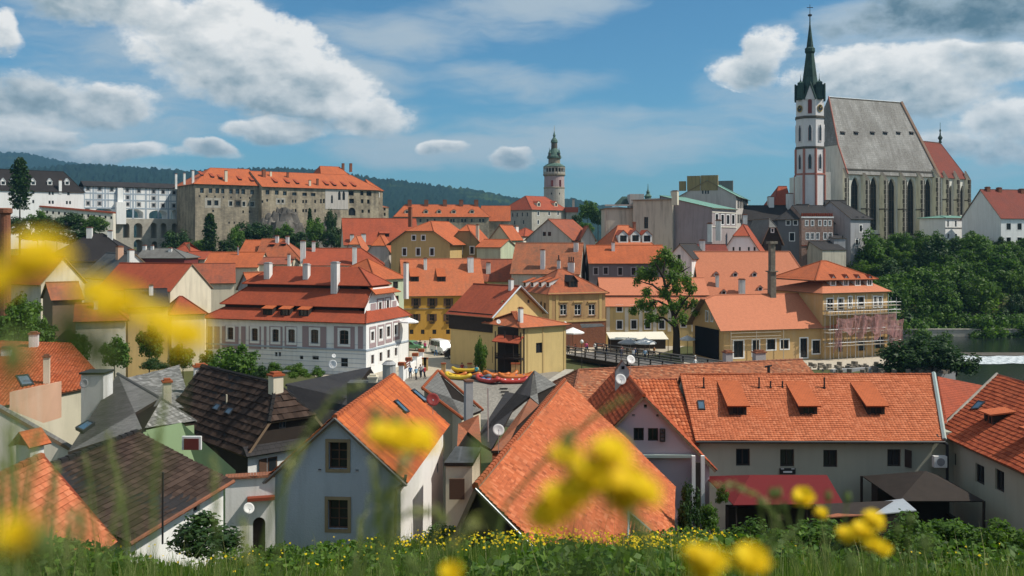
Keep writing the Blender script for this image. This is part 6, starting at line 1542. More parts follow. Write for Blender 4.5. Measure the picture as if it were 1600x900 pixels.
H('pantile_house', 'small red pantile roof wedged between the pink house and the long house', xy(1003, 60), xy(1085, 60.3), 10.5, zp(690, 60), zp(595, 65), 'cream', 'tile_red', tile=dict(mat='t_orange', tw=.26, rh=.34, pan=.05, which='f', lip=.04), oe=.3)
bk = H('old_tile_house', 'long house with sagging weathered brown orange roof behind the pink gable', xy(893, 70), xy(1296, 77), 8, zp(640, 70), zp(572.5, 76.5), 'cream', 'tile_old', ends=(('h', 2.2), 'g'), tile=dict(mat='t_old', tw=.2, rh=.2, which='f', lip=.03), oe=.4)
for x, w in ((1137, 12), (1186, 18)): p = P(x, 560, 80); chimney(bk.root, (p.x, p.y), bk.u, w * 80 / S, .55, -12, zp(551, 80), 'chimney_grey', 'brick')
b = MB(); p = P(1201, 578, 76); b.bar(p - V((0, 0, .3)), p + V((0, 0, .35)), .12, 0, 8); b.bar(p + V((-.3, 0, .25)), p + V((.25, 0, .35)), .08, 0, 6); b.build('vent_pipe', ['iron'], bk.root)

# -- big orange barn roof in the centre
rd_ = V((-.18, -1)).normalized(); fr = V((-1.14, 31.2)); pu2 = V((-rd_.y, rd_.x)); pu2 = pu2 if pu2.x > 0 else -pu2
bA_ = fr - pu2 * 2.5; bB_ = fr + pu2 * 5.9
ba = House('barn', 'big barn with steep orange tile roof reaching the grass', 'barn', bA_, bB_, 22.9, -17.5, -8.02 - 5.55, -8.02, 'w', rp=2.5 / 8.4, oe=.1, og=.25, wallm='wood_dark', roofm='tile_orange', capm='tile_orange',
           tile=dict(mat='t_orange', tw=.19, rh=.17, which='all', lip=.034, jit=.005)); ba.done()  # dark gable wall painted in for the shaded inside of the open barn
f_, b_, h_, l_ = ba.planes()
mb = MB()
mb.bar(V(b_[0]) + V((0, -.05, -.08)), V(b_[1]) + V((0, -.05, -.08)), .028, 0, 5)
mb.build('verge', ['zinc'], ba.root)
mb = MB(); q = [on(b_, 982, 801), on(b_, 981, 846), on(b_, 1034, 846)]; n_ = V((-.2, -.5, .6)).normalized()
mb.poly([v + V((0, -.03, .05)) for v in q], 0)
for a, b in ((0, 1), (0, 2)): mb.bar(q[a] + V((0, 0, .06)), q[b] + V((0, 0, .06)), .05, 1, 5)
mb.build('roof_cut', ['dark_void', 'flash_green'], ba.root)

# -- blue-grey gabled house
bl = House('blue_grey_house', 'blue grey gabled house with two barred stone framed windows on the slope', 'house', (-9.72, 39.0), (-4.5, 38.6), 11.5, -14.5, zp(741, 38.8), zp(649, 38.9), 'w', oe=.32, og=.22, wallm='bluegrey', roofm='tile_orange', rd=.28, capm='tile_orange',
           tile=dict(mat='t_streak', tw=.22, rh=.32, pan=.035, which='all', lip=.03, streak=True))
bl.win('f', [(528, 712, 29, 42), (528, 804, 31, 46)], dict(fr='frame_brown', sur='stoneframe', sw=.13, cols=2, rows=3, fw=.05)); bl.win('f', [(499.5, 734.5, 5, 3.5), (558, 735.5, 5, 3.5)], 'slit')
bl.win('r', [(683, 731, 2.2, 15), (692, 721, 1.6, 13)], 'dark'); bl.done()
b = MB(); O, U, N, L = bl.F['r']; b.wbox(O, U, -N, -.02, L + .02, -14.5, bl.ze - .05, 0, .02); 
wall_r = MB(); wall(wall_r, O - N * .03, U, N, [(-.02, -14.5), (L, -14.5), (L, bl.ze - .02), (-.02, bl.ze - .02)], [h for h in bl.holes['r']], 0, .05); wall_r.build('side_plaster', ['white_clean'], bl.root)
b = MB(); pr = P(634, 742, 38.4); b.tube([(pr.x, pr.y, pr.z), (pr.x - .05, pr.y, pr.z - .35), (pr.x - .4, pr.y + .1, pr.z - .6), (pr.x - .45, pr.y + .1, pr.z - 3)], .06, 0, 7); b.build('downpipe', ['iron'], bl.root)
f_, b_, h_, l_ = bl.planes(); sky_on(bl.root, b_, [(640, 612), (645, 610), (668, 629), (662, 631)]); sky_on(bl.root, b_, [(613, 629), (618, 627), (638, 646), (632, 648)])
mb = MB()
for pl in (f_, b_): mb.bar(V(pl[0]) + V((0, -.04, -.06)), V(pl[1]) + V((0, -.04, -.06)), .055, 0, 5)
mb.build('verge', ['wood_grey'], bl.root)
dish(676.5, 624, 45.5, 9.5, 'red dish on the streaked roof of the blue grey house', 'dish_red', .7, (.15, -1, .3))
# yard wall with arched door to its left
yw = thing('yard_wall', 'white yard wall with tile coping and arched doorway beside the blue grey house', 'wall', P(392, 850, 38.5)); a = V(xy(352, 38.4)); b2 = V(xy(430, 38.9)); uu = (b2 - a).normalized(); LL = (b2 - a).length; nin = V((-uu.y, uu.x))
mb = MB(); wall(mb, a, uu, nin, [(0, -14.5), (LL, -14.5), (LL, zp(747, 38.5)), (0, zp(749, 38.5))], [(LL * .55, -13.5, LL * .8, zp(811, 38.5), 'a')], 0, .3); wall(mb, a + nin * .4, uu, -nin, [(0, -14.5), (LL, -14.5), (LL, zp(747, 38.5)), (0, zp(749, 38.5))], [], 0); mb.build('wall', ['white'], yw)
b = MB(); b.wbox(a, uu, -nin, LL * .55, LL * .8, -13.5, zp(812, 38.5), -.3, -.26); b.build('door', ['wood_dark'], yw)
for q in range(16): b = MB(); b.wbox(a, uu, -nin, LL * q / 16, LL * (q + .93) / 16, zp(748, 38.5), zp(744.5, 38.5), -.5, .12); b.build('coping_tile', ['brick'], yw)
b = MB(); b.wbox(a, uu, -nin, LL * .44, LL * .99, zp(782, 38.5), zp(777, 38.5), 0, .35); b.build('door_hood', ['tile_red'], yw)
dish(389, 794, 37.8, 8, 'white dish on the yard wall by the arched doorway', foot=1.3, face=(.5, -1, .3))
# shed and clutter between the blue house and the barn
sh = freehouse('lean_to_shed', 'small cream shed with grey tin roof beside the blue grey house', [[(694, 723, 41), (739, 723, 41), (752, 699, 43.5), (712, 697)]], -13.5, 'sheet_grey', 'cream')
b = MB(); p = P(713, 760, 40.8); b.box(p.x - .3, p.x + .35, p.y - .05, p.y + .05, zp(780, 40.8), zp(748, 40.8)); b.build('door', ['frame_brown'], sh[0])
freehouse('broken_roof_shed', 'low shed with patched brown tile roof behind the tin roofed shed', [[(714, 700, 46), (716, 662, 51), (752, 692, 47), (748, 648)]], -14, 'tile_old', 'salmon_wall', dict(mat='t_old', tw=.25, rh=.3, jit=.03))
fg = freehouse('grey_tile_gable', 'small house with pale grey tile roof and orange verge tiles near the landing', [[(660, 606, 58), (684, 579, 64), (722, 653, 55), (754, 640)]], -18, 'slate_grey', 'cream', dict(mat='t_grey', tw=.24, rh=.22), capl=(((660, 606, 58), (684, 579, 64)), ((684, 579, 64), (754, 640, 58.6)), ((660, 606, 58), (722, 653, 55))), capm='tile_orange')
p = P(732, 630, 54.5); mb = MB(); mb.obox((p.x, p.y), (.94, .34), .42, .42, zp(672, 54.5), zp(596, 54.5)); ck = mb.build('chimney', ['chimney_grey'], fg[0]); mb = MB(); mb.obox((p.x, p.y), (.94, .34), .5, .5, zp(596, 54.5), zp(593.5, 54.5)); mb.build('chimney_cap', ['brick'], ck)
sl_ = freehouse('slate_lean_house', 'narrow dark slate roof with pale end slope left of the barn', [[(834, 579, 61), (828, 619, 56.5), (790, 612, 57), (746, 690), (770, 702)][:3] + [(742, 688), (768, 702)]], -16, 'slate_dark', 'brick', dict(mat='t_darkgrey', tw=.26, rh=.24), edges=())
sl_[0]['label'] = 'narrow dark slate roof with mast left of the barn'
freehouse('sunlit_slate_slope', 'slate slope with sunlight painted in as pale grey above the rusty wall left of the barn top', [[(835, 578.5, 61), (869, 601, 60.5), (828, 620, 56.4), (842, 632)]], -16, 'slate_grey', 'brick', dict(mat='t_grey', tw=.26, rh=.22))  # strong sun on the end slope painted in as paler tiles
freehouse('rusty_wall', 'rusty brown sloping wall under the narrow dark slate roof', [[(828, 622, 55.6), (842, 633, 54.6), (768, 704, 46.4), (790, 704)]], -16, 'brick', 'brick')
b = MB(); a = P(763, 690, 46); b.bar(a, P(762.5, 606, 46), .03, 0, 6); tag(b.build('antenna_mast', ['steel'], off=(a.x, a.y, a.z)), 'thin white mast rising from the dark slate roof', 'mast')
dish(779, 671.5, 45, 8.5, 'white dish beside the thin mast left of the barn', foot=1.2, face=(.05, -1, .3))

# -- left foreground
db = House('brown_shingle_house', 'low white house with large dark brown shingle roof and red gutter at left', 'house', (-12.05, 29.6), (-11.1, 36.9), 7.2, -13.5, zp(746, 36.9) - .02, zp(672.5, 37.7), ends=('g', 'g'), oe=.3, og=.15, wallm='white_clean', roofm='shingle_black', rd=.2, capm='shingle_black',
           tile=dict(mat='t_brown', tw=.34, rh=.22, which='all', lip=.03)); db.win('f', [(307, 790, 10, 18)], 'dark'); db.done()
f_ = db.planes()[0]; mb = MB(); mb.bar(V(f_[0]) + V((.05, 0, -.02)), V(f_[3]) + V((.05, 0, -.02)), .075, 0, 7); mb.build('gutter', ['brick'], db.root)
lo_ = House('orange_shed', 'small steep orange tiled roof in the bottom left corner', 'shed', (-12.2, 18), (-12.25, 29.0), 4.0, -11, zp(713, 29) - 2.35, zp(713, 29), ends=('g', 'g'), oe=.25, og=.1, wallm='wood_dark', roofm='tile_orange', capm='tile_orange', tile=dict(mat='t_orange_new', tw=.2, rh=.18, lip=.03)); lo_.done()
f_, b_, h_, l_ = lo_.planes(); mb = MB(); mb.bar(f_[2], f_[3], .07, 0, 5); mb.build('verge', ['tile_red'], lo_.root)
lw = House('white_gable_wall_house', 'house with tall plain white gable wall at the left edge', 'house', (-29.6, 41.5), (-20.6, 44.6), 0.6, -16, zp(698, 44.6), zp(698, 44.6) + 3.3, 'w', oe=.1, og=.05, wallm='cream_pale', roofm='slate_grey', capm='slate_grey'); lw.done()
b = MB(); q = [P(15, 613, 45.2), P(91, 597, 48.6), P(91, 654, 48.6), P(68, 661, 47.4), P(15, 640, 45.2)]
b.poly(q, 0); b.poly([v + V((0, .35, 0)) for v in q][::-1], 0)
for i in range(5): b.poly([q[i], q[i] + V((0, .35, 0)), q[(i + 1) % 5] + V((0, .35, 0)), q[(i + 1) % 5]], 0)
b.build('fire_wall', ['salmon_wall'], lw.root)
t_ = thing('roofed_chimney', 'white chimney with its own little orange tiled gable roof at left', 'chimney', P(46, 725, 36)); p = P(47, 700, 36); mb = MB(); mb.obox((p.x, p.y), (.92, -.38), .72, .62, -12.5, zp(692, 36)); mb.build('chimney', ['white_clean'], t_)
mb = MB(); z0, z1_ = zp(692, 36), zp(671, 36); u_ = V((.92, -.38)); w__ = V((.38, .92)); Q = lambda a, b, z: (p.x + u_.x * a + w__.x * b, p.y + u_.y * a + w__.y * b, z)
for sg in (-1, 1): mb.slab([Q(sg * .55, -.5, z0 - .05), Q(sg * .55, .5, z0 - .05), Q(0, .5, z1_), Q(0, -.5, z1_)], .06)
mb.poly([Q(-.4, -.4, z0), Q(.4, -.4, z0), Q(0, -.4, z1_ - .1)], 0); mb.build('roof', ['tile_orange'], t_)
# red tiled house far left with chimneys
rt = freehouse('left_tiled_house', 'house with rows of orange tiles, white chimneys and a roof window at far left', [[(-70, 531, 84), (110, 537, 84), (168, 600, 72), (-70, 650)]], -19, 'tile_old', 'cream', dict(mat='t_orange', tw=.24, rh=.27, pan=.045, lip=.035), capl=(((-70, 531, 84), (110, 537, 84)), ((110, 537, 84), (168, 600, 72))), capm='tile_orange')
pl = rt[1][0]
for x, yt, yb_, w, m in ((10, 545, 556, 14, 'white'), (53, 522, 542, 13, 'white'), (73, 558, 600, 9, 'cream')): p = on(pl, x, yb_); chimney(rt[0], (p.x, p.y), V((.95, .3)), w * p.y / S, w * p.y / S * .9, p.z - .8, zp(yt, p.y), m, 'brick')
sky_on(rt[0], pl, [(24, 589), (44, 587), (54, 603), (34, 606)])
# grey tile cluster
gt = freehouse('grey_tile_house', 'house with large mottled grey tile roof hip over a green wall', [[(184, 584, 56), (250, 622, 49.5), (106, 706, 41), (222, 670)], [(250, 622, 49.5), (306, 658, 50.5), (222, 670, 46.2)]], -17, 'slate_grey', 'green', dict(mat='t_grey', tw=.22, rh=.2), edges=((1, 1),), capl=(((250, 622, 49.5), (222, 670, 46.2)), ((184, 584, 56), (250, 622, 49.5)), ((250, 622, 49.5), (306, 658, 50.5))), capm='slate_grey')
mb = MB(); a = P(228, 672, 46.6); b2 = P(368, 735, 47.6); c_ = P(306, 661, 50.0)
mb.poly([(a.x, a.y, -17), (b2.x, b2.y, -17), (b2.x, b2.y, b2.z), (c_.x, c_.y - 2.2, c_.z + .45), (a.x, a.y, a.z)]); mb.build('green_wall', ['green'], gt[0])
b = MB(); p = P(303, 690, 46.7); b.box(p.x - .5, p.x + .42, p.y - .25, p.y - .1, p.z - .35, p.z + .3, 0); b.box(p.x - .4, p.x + .32, p.y - .27, p.y - .24, p.z - .35, p.z + .2, 1); b.build('window', ['frame_white', 'frame_red'], gt[0])
sky_on(gt[0], gt[1][0], [(118, 672), (138, 660), (149, 664), (130, 678)])
p = P(144, 612, 50); mb = MB(); mb.hexa([(p.x - .58, p.y, -12), (p.x + .58, p.y, -12), (p.x + .58, p.y + 1.2, -12), (p.x - .58, p.y + 1.2, -12), (p.x - .58, p.y, zp(586, 50)), (p.x + .58, p.y, zp(584, 50)), (p.x + .58, p.y + 1.2, zp(584, 50)), (p.x - .58, p.y + 1.2, zp(586, 50))]); ck = mb.build('chimney', ['white'], gt[0])
mb = MB(); mb.box(p.x - .66, p.x + .66, p.y - .08, p.y + 1.28, zp(585, 50), zp(582, 50)); mb.build('chimney_cap', ['iron'], ck)
dish(131, 599, 49, 7, 'grey dish on the broad white chimney wall at left', 'chimney_grey', .8, (-.2, -1, .3))
g6 = freehouse('far_grey_tile_house', 'grey tile roof with small brick chimney behind the mottled grey roof', [[(165, 600, 62), (280, 571, 70), (300, 640, 58), (210, 628)]], -18, 'slate_grey', 'rubble', dict(mat='t_grey', tw=.24, rh=.22))
for x, yt, yb_, w, m in ((261, 597, 640, 12, 'cream'), (313, 573, 618, 19, 'white')): p = P(x, yb_, 56 if x < 300 else 62); chimney(g6[0], (p.x, p.y), V((.9, .42)), w * p.y / S, .6, p.z - 1, zp(yt, p.y), m, 'tile_orange')
# brown half-hip house
bn = House('brown_tile_house', 'half hipped house with dark brown tile roof, blue roof windows and black gable', 'house', (-21.2, 58.8), (-13.9, 50.6), 4.9, -17.5, zp(700, 50.6), zp(591, 55.2), ends=('g', ('k', 1.6, .42)), oe=.3, og=.3, wallm='wood_dark', roofm='shingle_black', rd=.15, capm='shingle_black',
           tile=dict(mat='t_brown', tw=.3, rh=.42, which='all', lip=.06, jit=.02)); bn.win('r', [(442, 662, 12, 15)], dict(fr='wood_grey', sur=None, cols=2, rows=1)); bn.done()
O, U, N, L = bn.F['r']; mb = MB(); wall(mb, O - N * .06, U, N, [(-.05, -17.5), (L + .05, -17.5), (L + .05, bn.ze - .3), (-.05, bn.ze - .3)], [], 0); mb.build('lower_wall', ['white_clean'], bn.root)
b = MB(); b.slab([(O.x - N.x * .45 - U.x * .3, O.y - N.y * .45 - U.y * .3, bn.ze - .35), (O.x - N.x * .45 + U.x * (L + .3), O.y - N.y * .45 + U.y * (L + .3), bn.ze - .35), (O.x + U.x * (L + .3), O.y + U.y * (L + .3), bn.ze + .1), (O.x - U.x * .3, O.y - U.y * .3, bn.ze + .1)], .1); b.build('pent_roof', ['slate_dark'], bn.root)
f_ = bn.planes()[0]
for pts in ([(333, 640), (340, 632), (348, 634), (342, 643)], [(352, 646), (359, 638), (368, 640), (361, 650)]): sky_on(bn.root, f_, pts)
bn.chim(431, 587, 606, 17, 0, 'cream', 'tile_orange'); b = MB(); p = on(f_, 354, 630); b.bar(p, p + V((0, 0, .5)), .05, 0, 6); b.build('vent_pipe', ['cream'], bn.root)
b = MB(); a, z = bn.hit('r', 424, 727); O2 = O - N * .06; b.wbox(O2, U, -N, a - .25, a + .3, z - .5, z + .45, -.02, .03, 0); b.wbox(O2, U, -N, a - .18, a + .22, z - .42, z + .38, .03, .05, 1); b.build('window', ['frame_brown', 'glass'], bn.root)
b = MB(); b.wbox(O2 + U * (a - .3), V((-.6, -.8)), V((.8, -.6)), 0, .5, z - .5, z + .45, -.02, .02); b.build('open_casement', ['frame_brown'], bn.root)
dg = freehouse('dark_grey_house', 'house with broad dark grey slate roof in front of the pink house', [[(446, 600, 64), (580, 573, 72), (500, 676, 55), (620, 640)]], -18.5, 'slate_dark', 'greyhouse', dict(mat='t_darkgrey', tw=.26, rh=.22))
mb = MB(); p = P(571, 603, 60); mb.box(p.x - 1.1, p.x + 1.0, p.y - .4, p.y + 1.0, zp(630, 60), zp(597, 60)); mb.build('dormer', ['sheet_grey'], dg[0]); p = P(583, 595, 60); chimney(dg[0], (p.x, p.y), (1, 0), .5, .5, zp(615, 60), zp(590, 60), 'cream', 'cream')
b = MB(); p = P(608, 560, 95); b.lathe((p.x, p.y, -18.6), [(.65, 0), (.65, 18.6 + zp(570, 95)), (.75, 18.6 + zp(569, 95)), (.4, 18.6 + zp(564, 95))], 12); tag(b.build('stone_gate_pillar', ['chimney_grey'], off=(p.x, p.y, -18.6)), 'round grey stone pillar by the corner of the pink and white house', 'pillar')
dish(519.5, 569.5, 76, 7, 'large white dish above the dark grey roof', foot=1.6, face=(-.3, -1, .35)); dish(521.5, 556, 78, 3, 'little white dish above the large one by the pink house', foot=1.0)
# red awning, gazebo and tin roof in the yard on the right
aw = thing('red_awning', 'dark red canvas pergola roof in the shaded yard of the long house', 'awning', P(1232, 830, 52))
q = [P(1146, 789, 50), P(1318, 787, 50), P(1292, 742, 53.5), P(1172, 742, 53.5)]; mb = MB(); mb.slab(q, .05); mb.slab([q[1], q[1] + V((.5, 6, 0)), q[2]], .05); mb.slab([q[0], q[3], q[0] + V((-.3, 6, 0))], .05); mb.slab([q[3], q[2], q[1] + V((.5, 6, 0)), q[0] + V((-.3, 6, 0))], .05); mb.build('canvas', ['red_cloth'], aw)
mb = MB(); p = P(1150, 789, 50); mb.box(p.x + .2, p.x + 5.6, 52.6, 53.4, -18.5, -14.9); mb.box(p.x + .4, p.x + 5.2, 50.3, 50.5, -18.5, -16.5); mb.build('shade_box', ['wood_dark'], aw)  # dark boxes added to paint the deep shade under the awning
for x in (1150, 1205, 1260, 1313): b = MB(); p = P(x, 789, 50.1); b.bar((p.x, p.y, -18), (p.x, p.y, p.z), .05, 0, 6); b.build('post', ['wood_dark'], aw)
gz = thing('dark_gazebo', 'dark shingled gazebo roof in the corner of the yard', 'gazebo', P(1465, 830, 56)); mb = MB(); ap = V((24.2, 56.2, -13.7)); e = [V((21.6, 53.6, -14.75)), V((26.4, 53.6, -14.75))]; bk_ = [e[0] + V((0, 5.6, 0)), e[1] + V((0, 5.6, 0))]; e[1].z = e[0].z; bk_[0].z = bk_[1].z = e[0].z
for tri in ((e[0], e[1], ap), (e[1], bk_[1], ap), (bk_[1], bk_[0], ap), (bk_[0], e[0], ap)): mb.slab(list(tri), .08)
mb.build('roof', ['wood_dark'], gz)
mb = MB(); mb.box(21.9, 26.2, 57.5, 58.5, -18.5, -14.8); mb.box(26.0, 26.3, 54.2, 58.5, -18.5, -16.6); mb.build('shade_wall', ['wood_dark'], gz)  # dark walls added to paint the deep shade inside the gazebo
for v in e + bk_: b = MB(); b.bar((v.x * .998, v.y, -19), (v.x * .998, v.y, v.z), .08, 0, 6); b.build('post', ['wood_dark'], gz)
ts = thing('tin_roof_shed', 'small shed with bent pale tin sheet and rusty roofing in the yard', 'shed', P(1360, 840, 46)); mb = MB(); mb.slab([P(1362, 804, 46), P(1432, 797, 46.4), P(1411, 779, 48.5), P(1365, 785, 48.5)], .05); mb.build('tin_sheet', ['zinc'], ts)
mb = MB(); mb.slab([P(1290, 808, 45.6), P(1361, 804, 46), P(1362, 784, 48.5), P(1292, 788, 48.5)], .05); mb.build('rusty_roof', ['tile_old'], ts)
mb = MB(); a, b2 = P(1293, 806, 45.9), P(1420, 800, 46.3); mb.hexa([(a.x, a.y, -17), (b2.x, b2.y, -17), (b2.x, b2.y + 2, -17), (a.x, a.y + 2, -17), (a.x, a.y, a.z), (b2.x, b2.y, b2.z), (b2.x, b2.y + 2, b2.z), (a.x, a.y + 2, a.z)]); mb.build('wall', ['wood_dark'], ts)
hr_ = thing('handrail', 'green metal handrail at the bottom right corner', 'railing', P(1580, 900, 26)); b = MB(); b.bar(P(1532, 881, 26), P(1640, 885, 25), .05, 0, 7); b.build('rail', ['copper'], hr_)
for x in (1544, 1572, 1604): b = MB(); a = P(x, 882.5, 25.9); b.bar(a, a - V((0, 0, 1)), .04, 0, 6); b.build('post', ['copper'], hr_)
b = MB(); a = P(1406, 895, 28); b.bar(a - V((0, 0, .6)), P(1405, 863, 28), .06, 0, 6, .04); tag(b.build('wooden_stake', ['plank_pale'], off=(a.x, a.y, a.z)), 'weathered wooden stake in the shrubs at bottom right', 'stake')
b = MB(); a = P(254, 850, 27); b.bar(a, P(254.5, 738, 27), .03, 0, 6); tag(b.build('iron_pole', ['iron'], off=(a.x, a.y, a.z)), 'thin dark iron pole in front of the brown shingle roof', 'pole')
# ---------------------------------------------------------------- ground sheets of the square and the landing
def sheet(name, pts, mat, kind='structure'):
    mb = MB(); mb.poly(pts); o = mb.build(name, [mat]); o['kind'] = kind; return o
sheet('square', [(-26, 127, -18.53), (-6, 127, -18.53), (-1, 136, -18.53), (4, 150, -18.53), (22, 150, -18.53), (30, 164, -18.53), (-22, 176, -18.53), (-40, 176, -18.53)], 'pave')
sheet('road', [(-17, 150, -18.52), (22, 151, -18.52), (24, 160, -18.52), (-17, 162, -18.52)], 'gravel')
sheet('landing', [(-22, 120, -18.6), (6.0, 120, -18.6), (7.0, 131, -18.5), (-1, 136, -18.52), (-6, 127.2, -18.51), (-22, 127, -18.51)], 'cobble')
sheet('ramp', [(-22, 110.5, -21.8), (5.5, 110.5, -21.8), (6.0, 120, -18.6), (-22, 120, -18.6)], 'cobble')
sheet('mill_yard', [(24, 132, -18.52), (62, 136, -18.52), (63, 150, -18.52), (26, 150, -18.52)], 'gravel')
sheet('yard', [(9, 47.5, -18.4), (30, 47.5, -18.4), (30, 62, -18.4), (9, 62, -18.4)], 'asphalt')
def longwall(name, label, a, b, th, z0, z1, m, cap=None, cat='wall'):
    a = V(a); b = V(b); u = (b - a).normalized(); t = thing(name, label, cat, (a.x, a.y, z0)); mb = MB(); n = V((-u.y, u.x)); L = (b - a).length
    mb.wbox(a, u, n, 0, L, z0, z1, 0, th); mb.build('wall', [m], t)
    if cap: mb = MB(); mb.wbox(a, u, n, -.1, L + .1, z1, z1 + .12, -.1, th + .1); mb.build('coping', [cap], t)
    return t, a, u, n, L
longwall('bank_wall', 'pale stone river bank wall at the foot of the green slope', (66, 205), (210, 203.5), .8, -22.5, -19.8, 'ashlar', 'ashlar')
longwall('quay_wall', 'rough stone quay wall beside the yellow annex', xy(884, 132.5), xy(838, 116), 1.0, -22.5, -18.4, 'rubble', 'ashlar')
longwall('yard_bank', 'broken concrete bank wall below the house under repair', (44, 131.5), (64, 138.5), .6, -22.5, -18.2, 'chimney_grey')
ww = longwall('white_yard_wall', 'low white wall with orange capped posts beside the pink and white house', xy(629, 122.5), xy(662, 138), .3, -18.6, -17.0, 'white_clean')
for q in range(4):
    p = ww[1] + ww[2] * (ww[4] * q / 3.2) + ww[3] * .15; mb = MB(); mb.obox(p, ww[2], .6, .6, -18.6, -16.4, 0); mb.obox(p, ww[2], .8, .8, -16.4, -16.0, 1, 1.0); o = mb.build('post', ['white_clean', 'tile_orange'], ww[0])
mb = MB(); q0 = ww[1] + ww[2] * .8 - ww[3] * .06; mb.wbox(q0, ww[2], -ww[3], 0, 3.4, -17.0, -16.2, 0, .05, 0); mb.wbox(q0, ww[2], -ww[3], 1.2, 3.0, -16.55, -16.4, .05, .07, 1); mb.wbox(q0, ww[2], -ww[3], 1.4, 2.8, -16.85, -16.72, .05, .07, 1); mb.wbox(q0, ww[2], -ww[3], .25, .8, -16.85, -16.4, .05, .07, 2); mb.build('banner', ['frame_red', 'frame_white', 'gold'], ww[0])
for ix, x in enumerate((663, 665.5, 693, 734, 756, 802, 809)):
    p = P(x, 0, 127.5 if x > 690 else 133); mb = MB(); mb.obox((p.x, p.y), (1, 0), .55, .55, -18.6, -16.9, 0); mb.obox((p.x, p.y), (1, 0), .65, .65, -16.9, -16.75, 1)
    tag(mb.build('landing_post', ['ochre_pale', 'tile_orange'], off=(p.x, p.y, -18.6)), 'short yellow plastered post by the raft landing, %s from the left' % ('first', 'second', 'third', 'fourth', 'fifth', 'sixth', 'seventh')[ix], 'post', 'yellow posts by the landing')

# ---------------------------------------------------------------- wooden footbridge
bg_ = thing('footbridge', 'wooden footbridge with dark railings over the river', 'bridge', (20, 130, -22))
n0, n1 = V((8.0, 144.0)), V((30.0, 112.6)); bd = (n1 - n0).normalized(); bn_ = V((-bd.y, bd.x)); bn_ = bn_ if bn_.x > 0 else -bn_; bL_ = (n1 - n0).length; WID = 6.2
mbp = MB(); mbp.box(-.24, .24, 0, WID, 0, .08); pm = mbp.build('plank', ['wood_grey'], bg_, off=(0, 0, 0)); pm_me = pm.data; bpy.data.objects.remove(pm)
for q in range(int(bL_ / .52)):
    o = bpy.data.objects.new('plank', pm_me); col.objects.link(o); o.parent = bg_; p = n0 + bd * (.52 * q + .26)
    o.location = V((p.x, p.y, -17.68 + RNG.uniform(-.01, .01))) - rootloc(bg_); o.rotation_euler = (0, 0, math.atan2(bn_.y, bn_.x) - math.pi / 2)
for off in (.3, WID / 2, WID - .3):
    mb = MB(); mb.wbox(n0 + bn_ * off, bd, bn_, 0, bL_, -18.25, -17.7, -.15, .15); mb.build('beam', ['wood_dark'], bg_)
for off in (.05, WID - .05):
    for q in range(int(bL_ / 2.3) + 1):
        mb = MB(); p = n0 + bn_ * off + bd * 2.3 * q; mb.obox(p, bd, .16, .16, -17.7, -16.45); mb.build('post', ['wood_dark'], bg_)
    for z0, z1 in ((-16.47, -16.33), (-16.85, -16.75), (-17.25, -17.15)):
        mb = MB(); mb.wbox(n0 + bn_ * off, bd, bn_, -.3, bL_, z0, z1, -.1, .1); mb.build('rail', ['wood_grey'], bg_)
for q in (.2, .5, .8):
    for off in (.5, WID - .5):
        mb = MB(); p = n0 + bn_ * off + bd * bL_ * q; mb.bar((p.x, p.y, -23), (p.x, p.y, -18.2), .25, 0, 8); mb.build('pile', ['wood_dark'], bg_)

# ---------------------------------------------------------------- parasols, awning, lamps
def parasol(px, py, D, wpx, label, m='white_cloth', ground=-18.5):
    p = P(px, py, D); r = wpx * D / S / 2; t = thing('parasol', label, 'parasol', (p.x, p.y, ground), 'cafe parasols'); mb = MB()
    top = p.z + r * .42
    for k in range(8):
        a, b = 2 * math.pi * k / 8, 2 * math.pi * (k + 1) / 8
        q = [(p.x + r * math.cos(a), p.y + r * math.sin(a), p.z), (p.x + r * math.cos(b), p.y + r * math.sin(b), p.z)]
        mb.poly([q[0], q[1], (p.x, p.y, top)]); mb.poly([(q[0][0], q[0][1], p.z - .18), (q[1][0], q[1][1], p.z - .18), q[1], q[0]])
    mb.build('canopy', [m], t); mb = MB(); mb.bar((p.x, p.y, ground), (p.x, p.y, top + .12), .045, 0, 7); mb.build('pole', ['wood'], t)
    for k in range(8): pass
    return t
parasol(895, 519, 151, 36, 'white parasol in front of the brown house'); parasol(1074, 529.5, 150, 27, 'white parasol behind the trunk of the big tree'); parasol(982, 535, 149, 34, 'grey parasol left of the white one before the cream awning', 'chimney_grey'); parasol(1008, 535, 148, 36, 'white parasol in front of the cream awning'); parasol(639, 502, 137, 30, 'white parasol at the corner of the pink and white house')
aw2 = thing('cream_awning', 'long cream awning of the cafe below the yellow row house', 'awning', P(995, 545, 155)); mb = MB(); mb.slab([P(953, 530, 152), P(1045, 530, 152), P(1036, 518, 158), P(947, 519, 158)], .08); mb.build('canvas', ['cream_cloth'], aw2)
for x in (954, 985, 1015, 1044): mb = MB(); p = P(x, 530, 152.2); mb.bar((p.x, p.y, -18.5), (p.x, p.y, p.z), .06, 0, 6); mb.build('post', ['wood'], aw2)
mb = MB(); mb.wbox(V(xy(950, 159)), V((1, 0)), V((0, -1)), 0, 9.5, -18.5, -16.0, 0, .3); mb.build('cafe_front', ['wood_dark'], aw2)
for px, D, yt, lb in ((909, 134, 537, 'street lamp with white globe beside the wooden footbridge'), (883, 150, 508, 'street lamp with white globe in front of the brown house')):
    p = P(px, yt, D); t = thing('street_lamp', lb, 'street lamp', (p.x, p.y, -18.5), 'street lamps'); mb = MB(); mb.bar((p.x, p.y, -18.5), (p.x, p.y, p.z), .06, 0, 7, .04); mb.build('post', ['iron'], t); mb = MB(); mb.lathe((p.x, p.y, p.z), [(.02, -.02), (.2, .08), (.27, .28), (.2, .48), (.02, .58)], 12); mb.build('globe', ['dish_white'], t, smooth=True)

